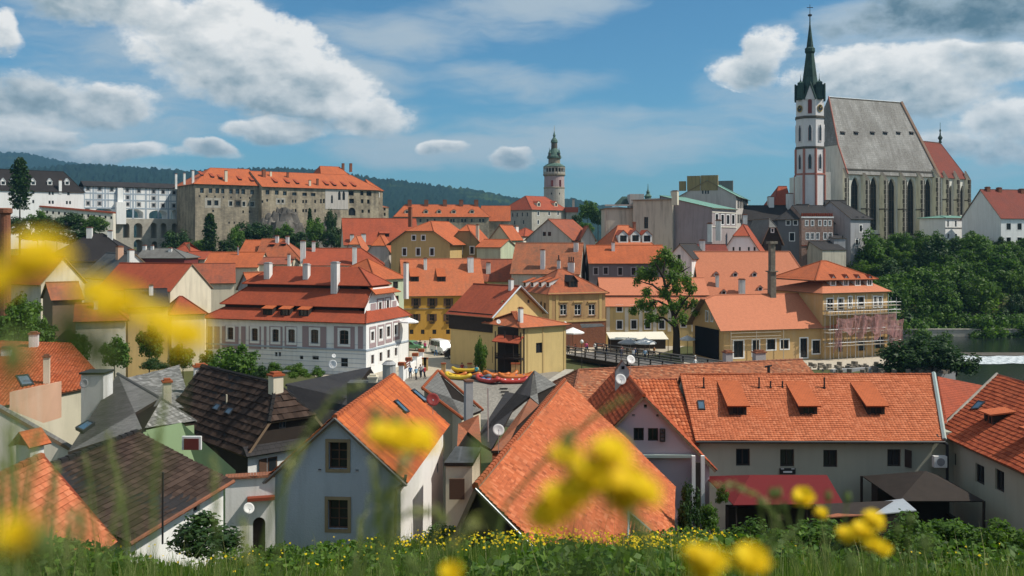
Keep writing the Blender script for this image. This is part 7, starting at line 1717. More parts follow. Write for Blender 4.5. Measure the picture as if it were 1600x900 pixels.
# ---------------------------------------------------------------- scaffold and torn netting on the house under repair
sf = thing('scaffold', 'builders scaffold of poles and planks with torn pink netting', 'scaffold', (48, 142, -18.6)); O, U, N, L = sc_.F['f']
for q in range(9):
    for n_ in (.5, 1.6):
        mb = MB(); p = O + U * (L * (q / 8) * 1.02) - N * n_; mb.bar((p.x, p.y, -18.6), (p.x, p.y, zp(462 if q % 2 else 468, 144)), .045, 0, 5); mb.build('pole', ['steel'], sf)
for y in (480, 492, 520, 541):
    mb = MB(); mb.wbox(O, U, -N, -.3, L + 1.2, zp(y + .6, 144), zp(y, 144), .55, 1.6); mb.build('deck_plank', ['plank_pale'], sf)
    for n_ in (.5, 1.6): mb = MB(); z_ = zp(y - 5, 144); a = O - U * .3 - N * n_; b = O + U * (L + 1.2) - N * n_; mb.bar((a.x, a.y, z_), (b.x, b.y, z_), .035, 0, 5); mb.build('ledger', ['steel'], sf)
t = NT('net'); n_ = t.noise(t.coord('Object', (1, 1, .4)), 2.5, 5); t.base(t.mix(n_, (.30, .10, .10), (.58, .36, .34)), .9, .1)
tr = t.n.new('ShaderNodeBsdfTransparent'); mx = t.n.new('ShaderNodeMixShader'); mx.inputs[0].default_value = .6; t.l.new(tr.outputs[0], mx.inputs[1]); t.l.new(t.b.outputs[0], mx.inputs[2]); t.l.new(mx.outputs[0], t.out.inputs[0])
rg = np.random.default_rng(11)
for s0, s1, y0, y1 in ((.08, .36, 497, 524), (.34, .52, 493, 528), (.5, .72, 495, 522), (.66, 1.0, 493, 531), (.9, 1.12, 503, 545), (.06, .16, 516, 548)):
    mb = MB(); nx, nz = 14, 8; g = []
    for i in range(nx + 1):
        col_ = []
        for j in range(nz + 1):
            f, h = i / nx, j / nz; sag = .3 * math.sin(f * 6 + s0 * 40 + 2 * h) * h + .12 * math.sin(f * 15 + 5 * h)
            bot = y1 + 5 * math.sin(f * 7 + s0 * 30) + rg.uniform(-2, 2); yy = y0 + (bot - y0) * h + 2.5 * math.sin(f * math.pi) * (1 - h)
            p = O + U * (L * (s0 + (s1 - s0) * f)) - N * (1.8 + sag + rg.uniform(-.06, .06)); col_.append((p.x, p.y, zp(yy, 143)))
        g.append(col_)
    for i in range(nx):
        for j in range(nz): mb.poly([g[i][j + 1], g[i + 1][j + 1], g[i + 1][j], g[i][j]])
    mb.build('netting', ['net'], sf, smooth=True)
mb = MB(); rr = random.Random(8)
for q in range(150):
    x, y = rr.uniform(35, 60), rr.uniform(130.5, 138); r = rr.uniform(.12, .5); mb.obox((x, y), (math.cos(q), math.sin(q)), r * 1.6, r, -18.7, -18.5 + r * rr.uniform(.5, 1.4), 0, 1.0)
mb.build('rubble_heap', ['rubble'], kind='stuff')

# ---------------------------------------------------------------- vehicles
def lathe_y(mb, c, prof, n, u, m=0):
    """wheel-like solid about a horizontal axis u"""
    i0 = len(mb.v); w = V((-u[1], u[0], 0)); up = V((0, 0, 1)); uu = V((u[0], u[1], 0))
    for r, d in prof:
        for k in range(n): a = 2 * math.pi * k / n; mb.v.append(tuple(V(c) + uu * d + (w * math.cos(a) + up * math.sin(a)) * r))
    for j in range(len(prof) - 1):
        for k in range(n): q = (k + 1) % n; mb.f.append((i0 + j * n + k, i0 + j * n + q, i0 + (j + 1) * n + q, i0 + (j + 1) * n + k)); mb.m.append(m); mb.uv.append([(0, 0)] * 4)
def vehicle(name, label, cat, px, D, head, paint, prof, belt, wid, wheels, glass_from):
    """side profile (x forward, z) lofted across the width, narrower above the belt line"""
    p = P(px, 0, D); g = V((p.x, p.y, -18.5)); f = V((math.cos(head), math.sin(head))); s_ = V((-f.y, f.x)); t = thing(name, label, cat, g, 'vehicles parked on the square')
    def Q(x, y, z): q = V((g.x, g.y)) + f * x + s_ * y; return (q.x, q.y, g.z + z)
    mb = MB(); hw = wid / 2; sec = (-1, -.93, .93, 1); n = len(prof)
    def yy(k, z): return k * hw * (1 - .13 * max(0, (z - belt)) / .6)
    rows = []
    for k in sec:
        ins = .05 if abs(k) == 1 else 0
        cx = sum(x for x, z in prof) / n; cz_ = sum(z for x, z in prof) / n
        rows.append([Q(x - ins * (1 if x > cx else -1), yy(k, z), z - ins * (1 if z > cz_ else -1)) for x, z in prof])
    for a in range(3):
        for i in range(n): j = (i + 1) % n; mb.poly([rows[a][i], rows[a + 1][i], rows[a + 1][j], rows[a][j]])
    mb.poly(rows[0][::-1]); mb.poly(rows[3]); body = mb.build('body', [paint], t)
    for i, (q, sd) in enumerate(glass_from):        # window quads just proud of the body
        gb = MB()
        if sd: pts = [Q(x, yy(sd * 1.012, z), z) for x, z in q]
        else: (x0, z0), (x1, z1) = q; pts = [Q(x0, -yy(.84, z0), z0), Q(x0, yy(.84, z0), z0), Q(x1, yy(.84, z1), z1), Q(x1, -yy(.84, z1), z1)]
        gb.poly(pts); gb.build('window', ['glass'], t)
    for x in wheels:
        for sd in (-1, 1):
            wb = MB(); c = Q(x, sd * (hw - .1), .32); lathe_y(wb, c, [(0, -.11), (.3, -.11), (.33, -.07), (.33, .07), (.3, .11), (0, .11)], 14, (s_.x, s_.y)); wo = wb.build('wheel', ['iron'], t)
            rb = MB(); lathe_y(rb, c, [(0, sd * .125), (.19, sd * .12), (.21, sd * .1)], 12, (s_.x, s_.y)); rb.build('rim', ['steel'], wo)
    xf = max(x for x, z in prof); xr = min(x for x, z in prof)
    for sd in (-1, 1):
        lb = MB(); lb.hexa([Q(xf - .12, sd * hw * .72 - .15, .62), Q(xf + .02, sd * hw * .72 - .15, .62), Q(xf + .02, sd * hw * .72 + .15, .62), Q(xf - .12, sd * hw * .72 + .15, .62), Q(xf - .12, sd * hw * .72 - .15, .8), Q(xf - .02, sd * hw * .72 - .15, .8), Q(xf - .02, sd * hw * .72 + .15, .8), Q(xf - .12, sd * hw * .72 + .15, .8)]); lb.build('headlight', ['dish_white'], t)
        lb = MB(); lb.hexa([Q(xr - .02, sd * hw * .8 - .1, .7), Q(xr + .1, sd * hw * .8 - .1, .7), Q(xr + .1, sd * hw * .8 + .1, .7), Q(xr - .02, sd * hw * .8 + .1, .7), Q(xr - .02, sd * hw * .8 - .1, .95), Q(xr + .1, sd * hw * .8 - .1, .95), Q(xr + .1, sd * hw * .8 + .1, .95), Q(xr - .02, sd * hw * .8 + .1, .95)]); lb.build('tail_light', ['frame_red'], t)
    return t
plain('paint_white', (.72, .74, .74), .25, .5, 0, .03); plain('paint_grey', (.045, .048, .052), .25, .5, .3, .1); plain('paint_dark', (.02, .02, .024), .25, .5, .2, .1); plain('paint_green', (.12, .30, .16), .3, .5, 0, .1)
VAN = [(-2.4, .3), (2.35, .3), (2.45, .75), (2.3, 1.02), (1.55, 1.25), (1.0, 2.05), (.6, 2.2), (-2.2, 2.2), (-2.45, 1.9), (-2.48, .6)]
CAR = [(-2.25, .3), (2.2, .3), (2.3, .6), (2.15, .82), (1.05, .98), (.25, 1.45), (-.3, 1.52), (-1.7, 1.47), (-2.15, 1.0), (-2.3, .75)]
def van_glass(): return [([(1.5, 1.3), (1.05, 1.95)], 0)] + [([(a, 1.25), (b, 1.25), (b2, 1.95), (a, 1.95)], sd) for sd in (-1, 1) for a, b, b2 in ((.35, 1.3, .85), (-.9, .2, .2), (-2.2, -1.05, -1.05))]
def car_glass(): return [([(1.0, 1.02), (.3, 1.42)], 0), ([(-2.12, 1.05), (-1.74, 1.42)], 0)] + [([(a, .98), (b, .98), (b2, 1.4), (a2, 1.42)], sd) for sd in (-1, 1) for a, b, b2, a2 in ((-.2, .8, .25, -.2), (-1.2, -.28, -.28, -1.2), (-1.95, -1.28, -1.28, -1.68))]
vehicle('van', 'white delivery van parked in front of the ochre house', 'van', 690, 152, -1.05, 'paint_white', VAN, 1.2, 1.95, (1.5, -1.5), van_glass())
vehicle('car', 'dark grey estate car parked beside the white van', 'car', 717, 146.5, .15, 'paint_grey', CAR, .95, 1.8, (1.4, -1.4), car_glass())
vehicle('car', 'black car half hidden behind the grey estate car', 'car', 722, 156, -.7, 'paint_dark', CAR, .95, 1.8, (1.4, -1.4), car_glass())
vehicle('car', 'green and white car under the parasol by the pink and white house', 'car', 645, 157, -.5, 'paint_green', CAR, .95, 1.8, (1.4, -1.4), car_glass())

# ---------------------------------------------------------------- rafts on the landing
plain('raft_yellow', (.62, .42, .03), .4, .4); plain('raft_orange', (.55, .16, .035), .4, .4); plain('raft_red', (.40, .04, .03), .4, .4); plain('raft_blue', (.05, .14, .32), .4, .4); plain('raft_grey', (.10, .12, .14), .5, .4)
def raft(px, py, head, Lr, m1, label, tilt=0.0, m2=None, D=None, lift=0.0):
    D = D or min(126.8, 18.5 * S / (py - HY)); p = P(px, 0, D); hz = ground_landing(p.x, p.y) + lift
    t = thing('raft', label, 'raft', (p.x, p.y, hz), 'rafts on the landing'); hl, hw, r = Lr / 2, .55, .24; mb = MB(); n = 28; f = V((math.cos(head), math.sin(head))); s_ = V((-f.y, f.x)); ring = []
    for k in range(n):
        a = 2 * math.pi * k / n; cx, cy = math.cos(a), math.sin(a)
        x = hl * math.copysign(abs(cx) ** .55, cx); y = hw * math.copysign(abs(cy) ** .8, cy); up = .42 * abs(x / hl) ** 4
        q = V((p.x, p.y)) + f * x + s_ * y; ring.append(V((q.x, q.y, hz + r + up + tilt * y)))
    i0 = len(mb.v); m = 8
    for k in range(n):
        tg = (ring[(k + 1) % n] - ring[k - 1]).normalized(); sd = tg.cross(V((0, 0, 1))).normalized(); up = sd.cross(tg)
        for j in range(m): b = 2 * math.pi * j / m; mb.v.append(tuple(ring[k] + sd * (r * math.cos(b)) + up * (r * math.sin(b))))
    for k in range(n):
        for j in range(m): k2, j2 = (k + 1) % n, (j + 1) % m; mb.f.append((i0 + k * m + j, i0 + k * m + j2, i0 + k2 * m + j2, i0 + k2 * m + j)); mb.m.append(0); mb.uv.append([(0, 0)] * 4)
    mb.build('tube', [m1], t, smooth=True); mb = MB(); mb.poly([v - V((0, 0, r * .6)) for v in ring]); mb.build('floor', ['raft_grey'], t)
    for q in (-.45, .05, .5):
        c = V((p.x, p.y)) + f * hl * q; a, b = c - s_ * hw, c + s_ * hw; mb = MB(); mb.bar((a.x, a.y, hz + r * 1.3), (b.x, b.y, hz + r * 1.3), .16, 0, 8); mb.build('seat', [m2 or m1], t)
def ground_landing(x, y): return -21.75 + 3.2 * min(1, max(0, (y - 110.5) / 9.5)) + .03
for a in ((716, 592, 2.6, 3.6, 'raft_yellow', 'yellow raft lying lowest at the left of the landing'), (727, 585, 2.9, 3.4, 'raft_yellow', 'yellow raft resting tilted on top of the other yellow raft', .5, None, None, .45), (737, 589, 2.2, 3.6, 'raft_orange', 'orange raft behind the two yellow rafts', .2),
          (750, 592, 2.2, 4.0, 'raft_grey', 'grey raft with red seats beside the yellow rafts', 0, 'raft_red'), (763, 597, 2.25, 4.2, 'raft_red', 'red edged raft with blue seats in front on the landing', 0, 'raft_blue'), (776, 590, 2.6, 3.6, 'raft_orange', 'orange raft with white seats in the middle of the landing', 0, 'white_cloth'),
          (784, 586, .2, 4.0, 'raft_orange', 'long orange raft farthest back near the yellow posts'), (806, 591, .15, 4.4, 'raft_orange', 'long orange raft with blue seats at the right of the landing', 0, 'raft_blue'), (800, 598, .1, 3.8, 'raft_red', 'red raft between the two long orange rafts', 0, 'white_cloth'), (709, 583, 2.8, 3.6, 'raft_orange', 'orange raft behind the yellow ones at the top left of the landing')):
    raft(*a)
mb = MB()
for q in range(6): p = P(787 + q * 1.6, 604, 119 - q * .8); mb.box(p.x - .5, p.x + .5, p.y - .08, p.y + .08, ground_landing(p.x, p.y), ground_landing(p.x, p.y) + .12)
tag(mb.build('boat_ladder', ['wood_dark'], off=(-1, 117, -21)), 'dark wooden ladder lying on the cobbled landing', 'ladder')

# ---------------------------------------------------------------- people
def person(px, D, label, shirt, pants, hair=(.05, .03, .02), head=0.0, walk=.25, sit=False, z=-18.5, h=1.72, skin=(.50, .30, .21)):
    p = P(px, 0, D); k = h / 1.72; c, s_ = math.cos(head), math.sin(head); w = walk
    J = [(0, 0, .95), (0, 0, 1.15), (0, .02, 1.38), (0, .02, 1.5), (0, .03, 1.62), (0, .02, 1.72),
         (.1, 0, .9), (.11, w * .6, .5), (.11, w * .3, .06), (.11, w * .3 + .16, .03), (-.1, 0, .9), (-.11, -w * .5, .5), (-.11, -w * 1.1, .1), (-.11, -w * 1.1 + .15, .04),
         (.19, 0, 1.42), (.25, -w * .5, 1.14), (.24, -w * .3 + .12, .9), (-.19, 0, 1.42), (-.25, w * .5, 1.14), (-.24, w * .6 + .1, .92)]
    Rr = [.15, .13, .15, .06, .1, .085, .1, .07, .05, .045, .1, .07, .05, .045, .075, .05, .04, .075, .05, .04]
    E = [(0, 1), (1, 2), (2, 3), (3, 4), (4, 5), (0, 6), (6, 7), (7, 8), (8, 9), (0, 10), (10, 11), (11, 12), (12, 13), (2, 14), (14, 15), (15, 16), (2, 17), (17, 18), (18, 19)]
    me = bpy.data.meshes.new('person'); me.from_pydata([((x * c - y * s_) * k, (x * s_ + y * c) * k, zz * k) for x, y, zz in J], E, [])
    o = bpy.data.objects.new('person', me); col.objects.link(o); o.location = (p.x, p.y, z); tag(o, label, 'person', 'people on the square and the bridge')
    md = o.modifiers.new('Skin', 'SKIN'); md.use_smooth_shade = True
    for i, v in enumerate(me.skin_vertices[0].data): v.radius = (Rr[i] * k, Rr[i] * k * (.8 if i < 3 else 1)); v.use_root = (i == 0)
    o.modifiers.new('Sub', 'SUBSURF').levels = 1; o.modifiers['Sub'].render_levels = 1
    nm = 'cloth_%02d' % len([m for m in MATS if m.startswith('cloth_')]); t = NT(nm); sp = t.n.new('ShaderNodeSeparateXYZ'); t.l.new(t.coord(), sp.inputs[0])
    t.base(t.ramp(t.math('DIVIDE', sp.outputs[2], 1.8), [(0, (.03, .03, .03)), (.05 * k, pants), (.53 * k, shirt), (.815 * k, skin)], True), .85, .2); me.materials.append(t.m)
    hb = MB(); hb.lathe((0, 0, 0), [(.02, 1.77 * k), (.085 * k, 1.74 * k), (.115 * k, 1.66 * k), (.1 * k, 1.6 * k)], 10); hm = 'hair_%02d' % len([m for m in MATS if m.startswith('hair_')]); plain(hm, hair); ho = hb.build('hair', [hm], None); ho.parent = o; ho.location = (-.02 * s_, .0, 0)
    return o
WH = (.7, .7, .68); BLK = (.02, .02, .022); BLU = (.06, .16, .32); RDD = (.42, .05, .05); PNK = (.62, .10, .22)
for a in ((656.5, 156, 'person in black walking across the square', BLK, BLK, (.05, .03, .02), .4), (664, 154, 'person in a pink top and dark trousers walking on the square', PNK, (.10, .06, .06), (.12, .07, .04), -.3), (641, 125, 'person in dark blue standing by the white yard wall', BLU, BLK), (650, 124, 'person in a light blue shirt by the white yard wall', (.16, .32, .45), BLK, (.05, .03, .02), 1.0), (657, 126, 'person in grey among the group by the white wall', (.2, .2, .22), BLK, (.04, .03, .02), .5), (660.5, 127, 'person in a white shirt among the group by the wall', WH, BLU, (.2, .12, .06), 2.0), (663.5, 125, 'person in red at the right of the group by the wall', RDD, BLK, (.05, .03, .02), 1.2),
          (744.5, 125.5, 'person with a turquoise shirt standing among the rafts', (.04, .36, .46), BLK), (722, 128, 'person in a dark red vest bending by the yellow rafts', RDD, BLK, (.04, .03, .02), .7)):
    person(*a, z=-18.5 if a[1] > 130 or a[0] < 700 else ground_landing(0, a[1]))
for i, (q, off, lb, sh_) in enumerate(((.02, 3.4, 'person in bright pink at the far left end of the footbridge', PNK), (.1, 4.2, 'person in brown leaning near the left end of the footbridge', (.14, .09, .06)), (.16, 2.8, 'person in black walking first in the group on the footbridge', BLK), (.2, 4.4, 'person in maroon in the group on the footbridge', (.2, .04, .05)), (.24, 3.0, 'person in dark grey in the group on the footbridge', (.07, .07, .08)), (.27, 4.6, 'person in navy in the group on the footbridge', (.03, .05, .12)), (.3, 3.2, 'person in white and blue at the front of the bridge group', WH), (.33, 4.4, 'person in light blue at the right of the bridge group', (.25, .38, .5)), (.62, 3.0, 'person in a white shirt alone in the middle of the footbridge', WH), (.58, 4.6, 'person with white hat behind the lone walker on the footbridge', (.5, .47, .42)))):
    p = n0 + bd * bL_ * q + bn_ * off; person(800 + p.x / p.y * S, p.y, lb, sh_, BLK if i % 2 else (.06, .07, .12), (.05, .03, .02) if i != 9 else (.7, .7, .66), .9 * i, z=-17.6)
for a in ((672, 160, 'person in khaki far back in front of the ochre house', (.3, .25, .15), BLK), (681, 149, 'person in white standing left of the van', WH, BLU), (888, 149, 'person in black under the parasol by the brown house', BLK, BLK), (899, 150, 'person in red under the parasol by the brown house', RDD, BLK), (918, 152, 'person in blue at the door of the brown house', BLU, BLK), (930, 153, 'person in a white shirt at the door of the brown house', WH, BLK), (970, 148, 'person in dark green left of the grey parasol', (.05, .1, .06), BLK), (1022, 147, 'person in orange right of the cafe parasols', (.5, .2, .05), BLK)): person(*a, head=a[0] * .7)
def table(px, D, label):
    p = P(px, 0, D); t = thing('cafe_table', label, 'table', (p.x, p.y, -18.5), 'cafe tables'); mb = MB(); mb.lathe((p.x, p.y, -18.5), [(.02, .72), (.45, .72), (.45, .76), (.02, .76)], 12); mb.build('top', ['plank_pale'], t); mb = MB(); mb.bar((p.x, p.y, -18.5), (p.x, p.y, -17.78), .05, 0, 6); mb.build('leg', ['iron'], t)
for px, D, lb in ((980, 147, 'round cafe table under the grey parasol'), (1004, 146.5, 'round cafe table under the white parasol by the awning'), (893, 149, 'round cafe table under the parasol by the brown house')): table(px, D, lb)
vehicle('car', 'white hatchback parked far back before the ochre house', 'car', 742, 163, .1, 'paint_white', CAR, .95, 1.8, (1.4, -1.4), car_glass())
# ---------------------------------------------------------------- vegetation
leafmat('leaf', [(0, (.018, .046, .006)), (.45, (.058, .125, .014)), (.8, (.115, .205, .024)), (1, (.19, .29, .05))])
leafmat('leaf_dark', [(0, (.009, .028, .008)), (.5, (.028, .066, .014)), (1, (.066, .12, .024))], .25)
leafmat('leaf_light', [(0, (.032, .07, .008)), (.5, (.09, .165, .02)), (1, (.20, .29, .055))], .4)
leafmat('grass', [(0, (.045, .085, .014)), (.5, (.105, .175, .03)), (.85, (.18, .24, .055)), (1, (.38, .35, .16))], .42)
leafmat('stalk', [(0, (.13, .17, .05)), (.5, (.26, .28, .10)), (1, (.50, .47, .26))], .35)
plain('bark', (.045, .034, .026), .95, .1, 0, .3, 6.0)
t = NT('petal'); t.base(t.mix(t.attr('rnd'), (.84, .56, .006), (.90, .72, .02)), .6, .2)
tr = t.n.new('ShaderNodeBsdfTranslucent'); tr.inputs[0].default_value = (.88, .66, .01, 1); mx = t.n.new('ShaderNodeMixShader'); mx.inputs[0].default_value = .35; t.l.new(t.b.outputs[0], mx.inputs[1]); t.l.new(tr.outputs[0], mx.inputs[2]); t.l.new(mx.outputs[0], t.out.inputs[0])
def quads(name, c, nrm, size, rnd, mat, aspect=.62, rg=None):
    """leaf-sized faces at points c facing roughly nrm"""
    n = len(c); rg = rg or np.random.default_rng(1)
    nrm = nrm / np.maximum(np.linalg.norm(nrm, axis=1, keepdims=True), 1e-6)
    a = rg.normal(size=(n, 3)); a -= (a * nrm).sum(1, keepdims=True) * nrm; a /= np.maximum(np.linalg.norm(a, axis=1, keepdims=True), 1e-6); b = np.cross(nrm, a)
    s = np.broadcast_to(np.asarray(size, float).reshape(-1, 1), (n, 1))
    v = np.stack([c - a * s, c - b * s * aspect + a * s * .1, c + a * s, c + b * s * aspect + a * s * .1], 1).reshape(-1, 3)
    me = bpy.data.meshes.new(name); mesh_np(me, v, np.arange(4 * n).reshape(n, 4)); me.materials.append(MATS[mat])
    at = me.attributes.new('rnd', 'FLOAT', 'FACE'); at.data.foreach_set('value', np.clip(rnd, 0, 1).astype(np.float32))
    return me
def crown(name, n, seed, mat, blobs, size=.07, shell=.45, flat=.35):
    """leaves spread through a crown made of many uneven clumps"""
    rg = np.random.default_rng(seed); blobs = np.array(blobs, float); w = (blobs[:, 3] ** 2.2); k = rg.choice(len(blobs), n, p=w / w.sum())
    d = rg.normal(size=(n, 3)); d /= np.linalg.norm(d, axis=1, keepdims=True); rr = 1 - shell * rg.random(n) ** 1.7
    rr *= 1 + .18 * rg.normal(size=n)
    c = blobs[k, :3] + d * rr[:, None] * blobs[k, 3:4]
    nr = d + rg.normal(size=(n, 3)) * .55 + np.array([0, 0, flat])
    rnd = rg.beta(2, 2.4, n) * .75 + rg.random(len(blobs))[k] * .25
    return quads(name, c, nr, size * (.6 + .8 * rg.random(n)), rnd, mat, rg=rg)
def blobset(seed, n, sx=1, sy=1, sz=1, r0=.28, r1=.5, low=-.6):
    rg = random.Random(seed); out = [(0, 0, 0, .55)]
    while len(out) < n:
        x, y, z = rg.uniform(-1, 1), rg.uniform(-1, 1), rg.uniform(low, 1)
        if x * x + y * y + z * z < .75: out.append((x * sx, y * sy, z * sz, rg.uniform(r0, r1)))
    return out
BUSH = [crown('foliage', 2600, 20 + i, m, blobset(30 + i, 16, r0=.2, r1=.42), .075) for i, m in enumerate(('leaf', 'leaf', 'leaf_dark', 'leaf_light', 'leaf'))]
TALL = [crown('crown', 2600, 40 + i, m, blobset(50 + i, 18, r0=.18, r1=.4), .075) for i, m in enumerate(('leaf_dark', 'leaf', 'leaf_dark'))]
def put(me, name, loc, scale, rot, parent=None):
    o = bpy.data.objects.new(name, me); col.objects.link(o); o.location = loc; o.scale = scale; o.rotation_euler = (0, 0, rot)
    if parent: o.parent = parent
    return o
def bush(px, py, D, rx, ry, label, v=0, group=None, name='shrub', cat='shrub'):
    c = P(px, py, D); r = rx * D / S; h = ry * D / S
    return tag(put(BUSH[v % 5], name, c, (r, r * .9, h), RNG.uniform(0, 6.28)), label, cat, group)
def tree(px, py, D, rx, ry, label, v=0, base=None, group=None, name='tree', trunk=.025, cat='tree'):
    c = P(px, py, D); r = rx * D / S; h = ry * D / S; zb = base if base is not None else float(ground_z(c.x, c.y))
    t = thing(name, label, cat, (c.x, c.y, zb), group); o = put(TALL[v % 3], 'crown', V((0, 0, c.z - zb)), (r, r * .9, h), RNG.uniform(0, 6.28), t)
    mb = MB(); R0 = max(.08, trunk * h * 2); mb.tube([(c.x, c.y, zb), (c.x + r * .05, c.y, zb + (c.z - zb) * .6), (c.x, c.y, c.z + h * .4)], [R0, R0 * .75, R0 * .2])
    for k in range(4):
        a = k * 1.6 + px; z0 = c.z - h * .4 + k * h * .15; mb.tube([(c.x, c.y, z0), (c.x + r * .6 * math.cos(a), c.y + r * .6 * math.sin(a), z0 + h * .4)], [R0 * .5, R0 * .12], 0, 5)
    mb.build('trunk', ['bark'], t); return t
ORD = ('first', 'second', 'third', 'fourth', 'fifth', 'sixth', 'seventh', 'eighth', 'ninth', 'tenth', 'eleventh', 'twelfth', 'thirteenth', 'fourteenth', 'fifteenth', 'sixteenth')
def rank(lst, i): return ORD[sorted(range(len(lst)), key=lambda k: lst[k][0]).index(i)]
# conifers: whorled branches
def conifer(px, ytop, ybot, D, wpx, label, base=None):
    p = P(px, 0, D); z1, z0 = zp(ytop, D), zp(ybot, D); Hh = z1 - z0; rg = np.random.default_rng(int(px)); zb = base if base is not None else z0 - 3; n = 2600
    q = rg.random(n) ** .8; lay = np.floor(q * 11) / 11; prof = (.35 + .65 * np.sin(np.clip(1 - q, 0, 1) * 2.6) ** .8) * (.75 + .25 * (np.mod(q * 11, 1) < .6)); th = rg.random(n) * 6.283
    rr = wpx * D / S / 2 * prof * np.sqrt(rg.random(n)) * (1 + .2 * np.sin(th * 3 + lay * 20)); c = np.stack([rr * np.cos(th), rr * np.sin(th), z0 - zb + q * Hh - rr * .12], 1)
    me = quads('crown', c, rg.normal(size=(n, 3)) + [0, 0, .6], .045 * Hh * (.5 + .7 * rg.random(n)), rg.random(n) * .8, 'leaf_dark', .4, rg)
    t = thing('conifer', label, 'tree', (p.x, p.y, zb)); o = bpy.data.objects.new('crown', me); col.objects.link(o); o.parent = t
    mb = MB(); mb.bar((p.x, p.y, zb), (p.x, p.y, z1 - Hh * .08), .35, 0, 7, .05); mb.build('trunk', ['bark'], t)
conifer(31, 247, 326, 296, 31, 'dark pine rising in front of the black roofed castle building', -8)
conifer(328, 334, 395, 296, 22, 'slim dark tree at the left corner of the castle wall'); conifer(484, 326, 372, 330, 7, 'thin pointed tree against the castle wall')
G = 'trees below the castle'
TA = ((30, 352, 296, 22, 18), (58, 346, 300, 24, 19), (88, 350, 296, 22, 17), (118, 346, 300, 24, 18), (148, 351, 300, 22, 15), (70, 368, 285, 40, 14), (130, 370, 285, 40, 14))
for i, (x, y, D, rx, ry) in enumerate(TA): tree(x, y, D, rx, ry, 'round leafy tree in the belt below the white castle terrace, %s from the left' % rank(TA, i), i, -16, 'trees below the terrace')
TB = ((352, 386, 300, 20, 16), (372, 374, 304, 18, 22), (393, 362, 312, 24, 20), (415, 366, 314, 20, 22), (443, 368, 316, 22, 20), (402, 384, 300, 30, 14), (468, 374, 312, 20, 16), (496, 362, 322, 20, 24), (517, 346, 336, 11, 24), (522, 370, 322, 22, 20), (542, 376, 316, 14, 16), (274, 382, 318, 26, 30), (298, 400, 290, 26, 14), (316, 388, 300, 20, 16), (432, 384, 304, 26, 13), (484, 386, 304, 26, 12))
for i, (x, y, D, rx, ry) in enumerate(TB): tree(x, y, D, rx, ry, 'leafy tree growing on the rock below the castle wall, %s from the left' % rank(TB, i), i, -16, G)
TC = ((918, 330, 330, 17, 18), (934, 340, 326, 13, 18), (900, 346, 300, 12, 14), (912, 358, 290, 16, 12), (888, 362, 280, 12, 9))
for i, (x, y, D, rx, ry) in enumerate(TC): tree(x, y, D, rx, ry, 'broad green tree between the castle tower and the beige blocks, %s from the left' % rank(TC, i), i + 1, -16, 'trees right of the castle tower')
for x, y, D, rx, ry, lb in ((22, 506, 100, 34, 34, 'leafy tree at the left edge behind the flowers'), (62, 520, 98, 24, 24, 'smaller leafy tree second from the left edge'), (178, 545, 96, 26, 20, 'round garden tree below the blurred yellow petals'), (118, 540, 97, 22, 20, 'garden tree right of the left tiled roof'), (232, 528, 104, 24, 22, 'round tree left of the low tree by the pink house'), (322, 560, 102, 16, 14, 'small tree at the left corner of the pink and white house'), (40, 480, 112, 30, 22, 'broad tree behind the leafy tree at the left edge'), (285, 552, 100, 22, 16, 'low tree left of the pink and white house'), (372, 562, 106, 34, 24, 'loose garden tree in front of the pink and white house')): tree(x, y + ry * .35, D, rx * 1.15, ry * 1.4, lb, 1, -18.6)
for x, y, D, rx, ry, lb, v in ((408, 583, 102, 16, 12, 'dark shrub under the garden tree', 2), (432, 578, 103, 14, 13, 'round green shrub in front of the striped wall', 0), (466, 580, 102, 22, 13, 'pale flowering shrub left of the large dish', 3), (497, 582, 101, 14, 9, 'low shrub right of the pale one', 4), (240, 570, 94, 26, 10, 'low hedge behind the grey tile roofs', 2)): bush(x, y, D, rx, ry, lb, v)
tree(752, 556, 127.5, 14, 30, 'narrow climbing green tree on the left wall of the yellow bridge house', 1, -18.6)
for x, y, rx, ry, lb in ((1420, 554, 46, 30, 'left dark riverside tree right of the repaired house'), (1456, 550, 48, 34, 'tallest dark riverside tree in front of the weir'), (1494, 566, 40, 28, 'right dark riverside tree beside the weir'), (1402, 574, 34, 16, 'low riverside tree over the broken bank')): tree(x, y, 134, rx, ry, lb, 2, -19.5)
# the slope below the church: single shrubs over a green cover
G = 'shrubs on the slope below the church'
rr = random.Random(3)
for i in range(104):
    f = (i * .618) % 1; g = (i + .5) / 70 if i < 70 else rr.uniform(-.17, .08); D = 210 + 32 * g + rr.uniform(-1, 1); x = 1352 + 268 * f; X = (x - 800) / S * D; z = float(ground_z(X, D)); r = rr.uniform(1.7, 3.6) * (1.25 if g < .7 else .85)
    tag(put(BUSH[(i * 7) % 5], 'slope_shrub', (X, D, z + r * .5), (r * 1.15, r, r * rr.uniform(.75, 1.15)), rr.uniform(0, 6)), 'dense green shrub on the slope below the church', 'shrub', G)
rg = np.random.default_rng(9); n = 26000; X = rg.uniform(62, 150, n); Y = rg.uniform(204.5, 245, n); Z = ground_z(X, Y) + rg.random(n) * 1.0
o = bpy.data.objects.new('slope_ivy', quads('slope_ivy', np.stack([X, Y, Z], 1), rg.normal(size=(n, 3)) * .5 + [0, -.5, .8], .28 * (.6 + .8 * rg.random(n)), rg.beta(2, 3, n), 'leaf', rg=rg)); col.objects.link(o); o['kind'] = 'stuff'
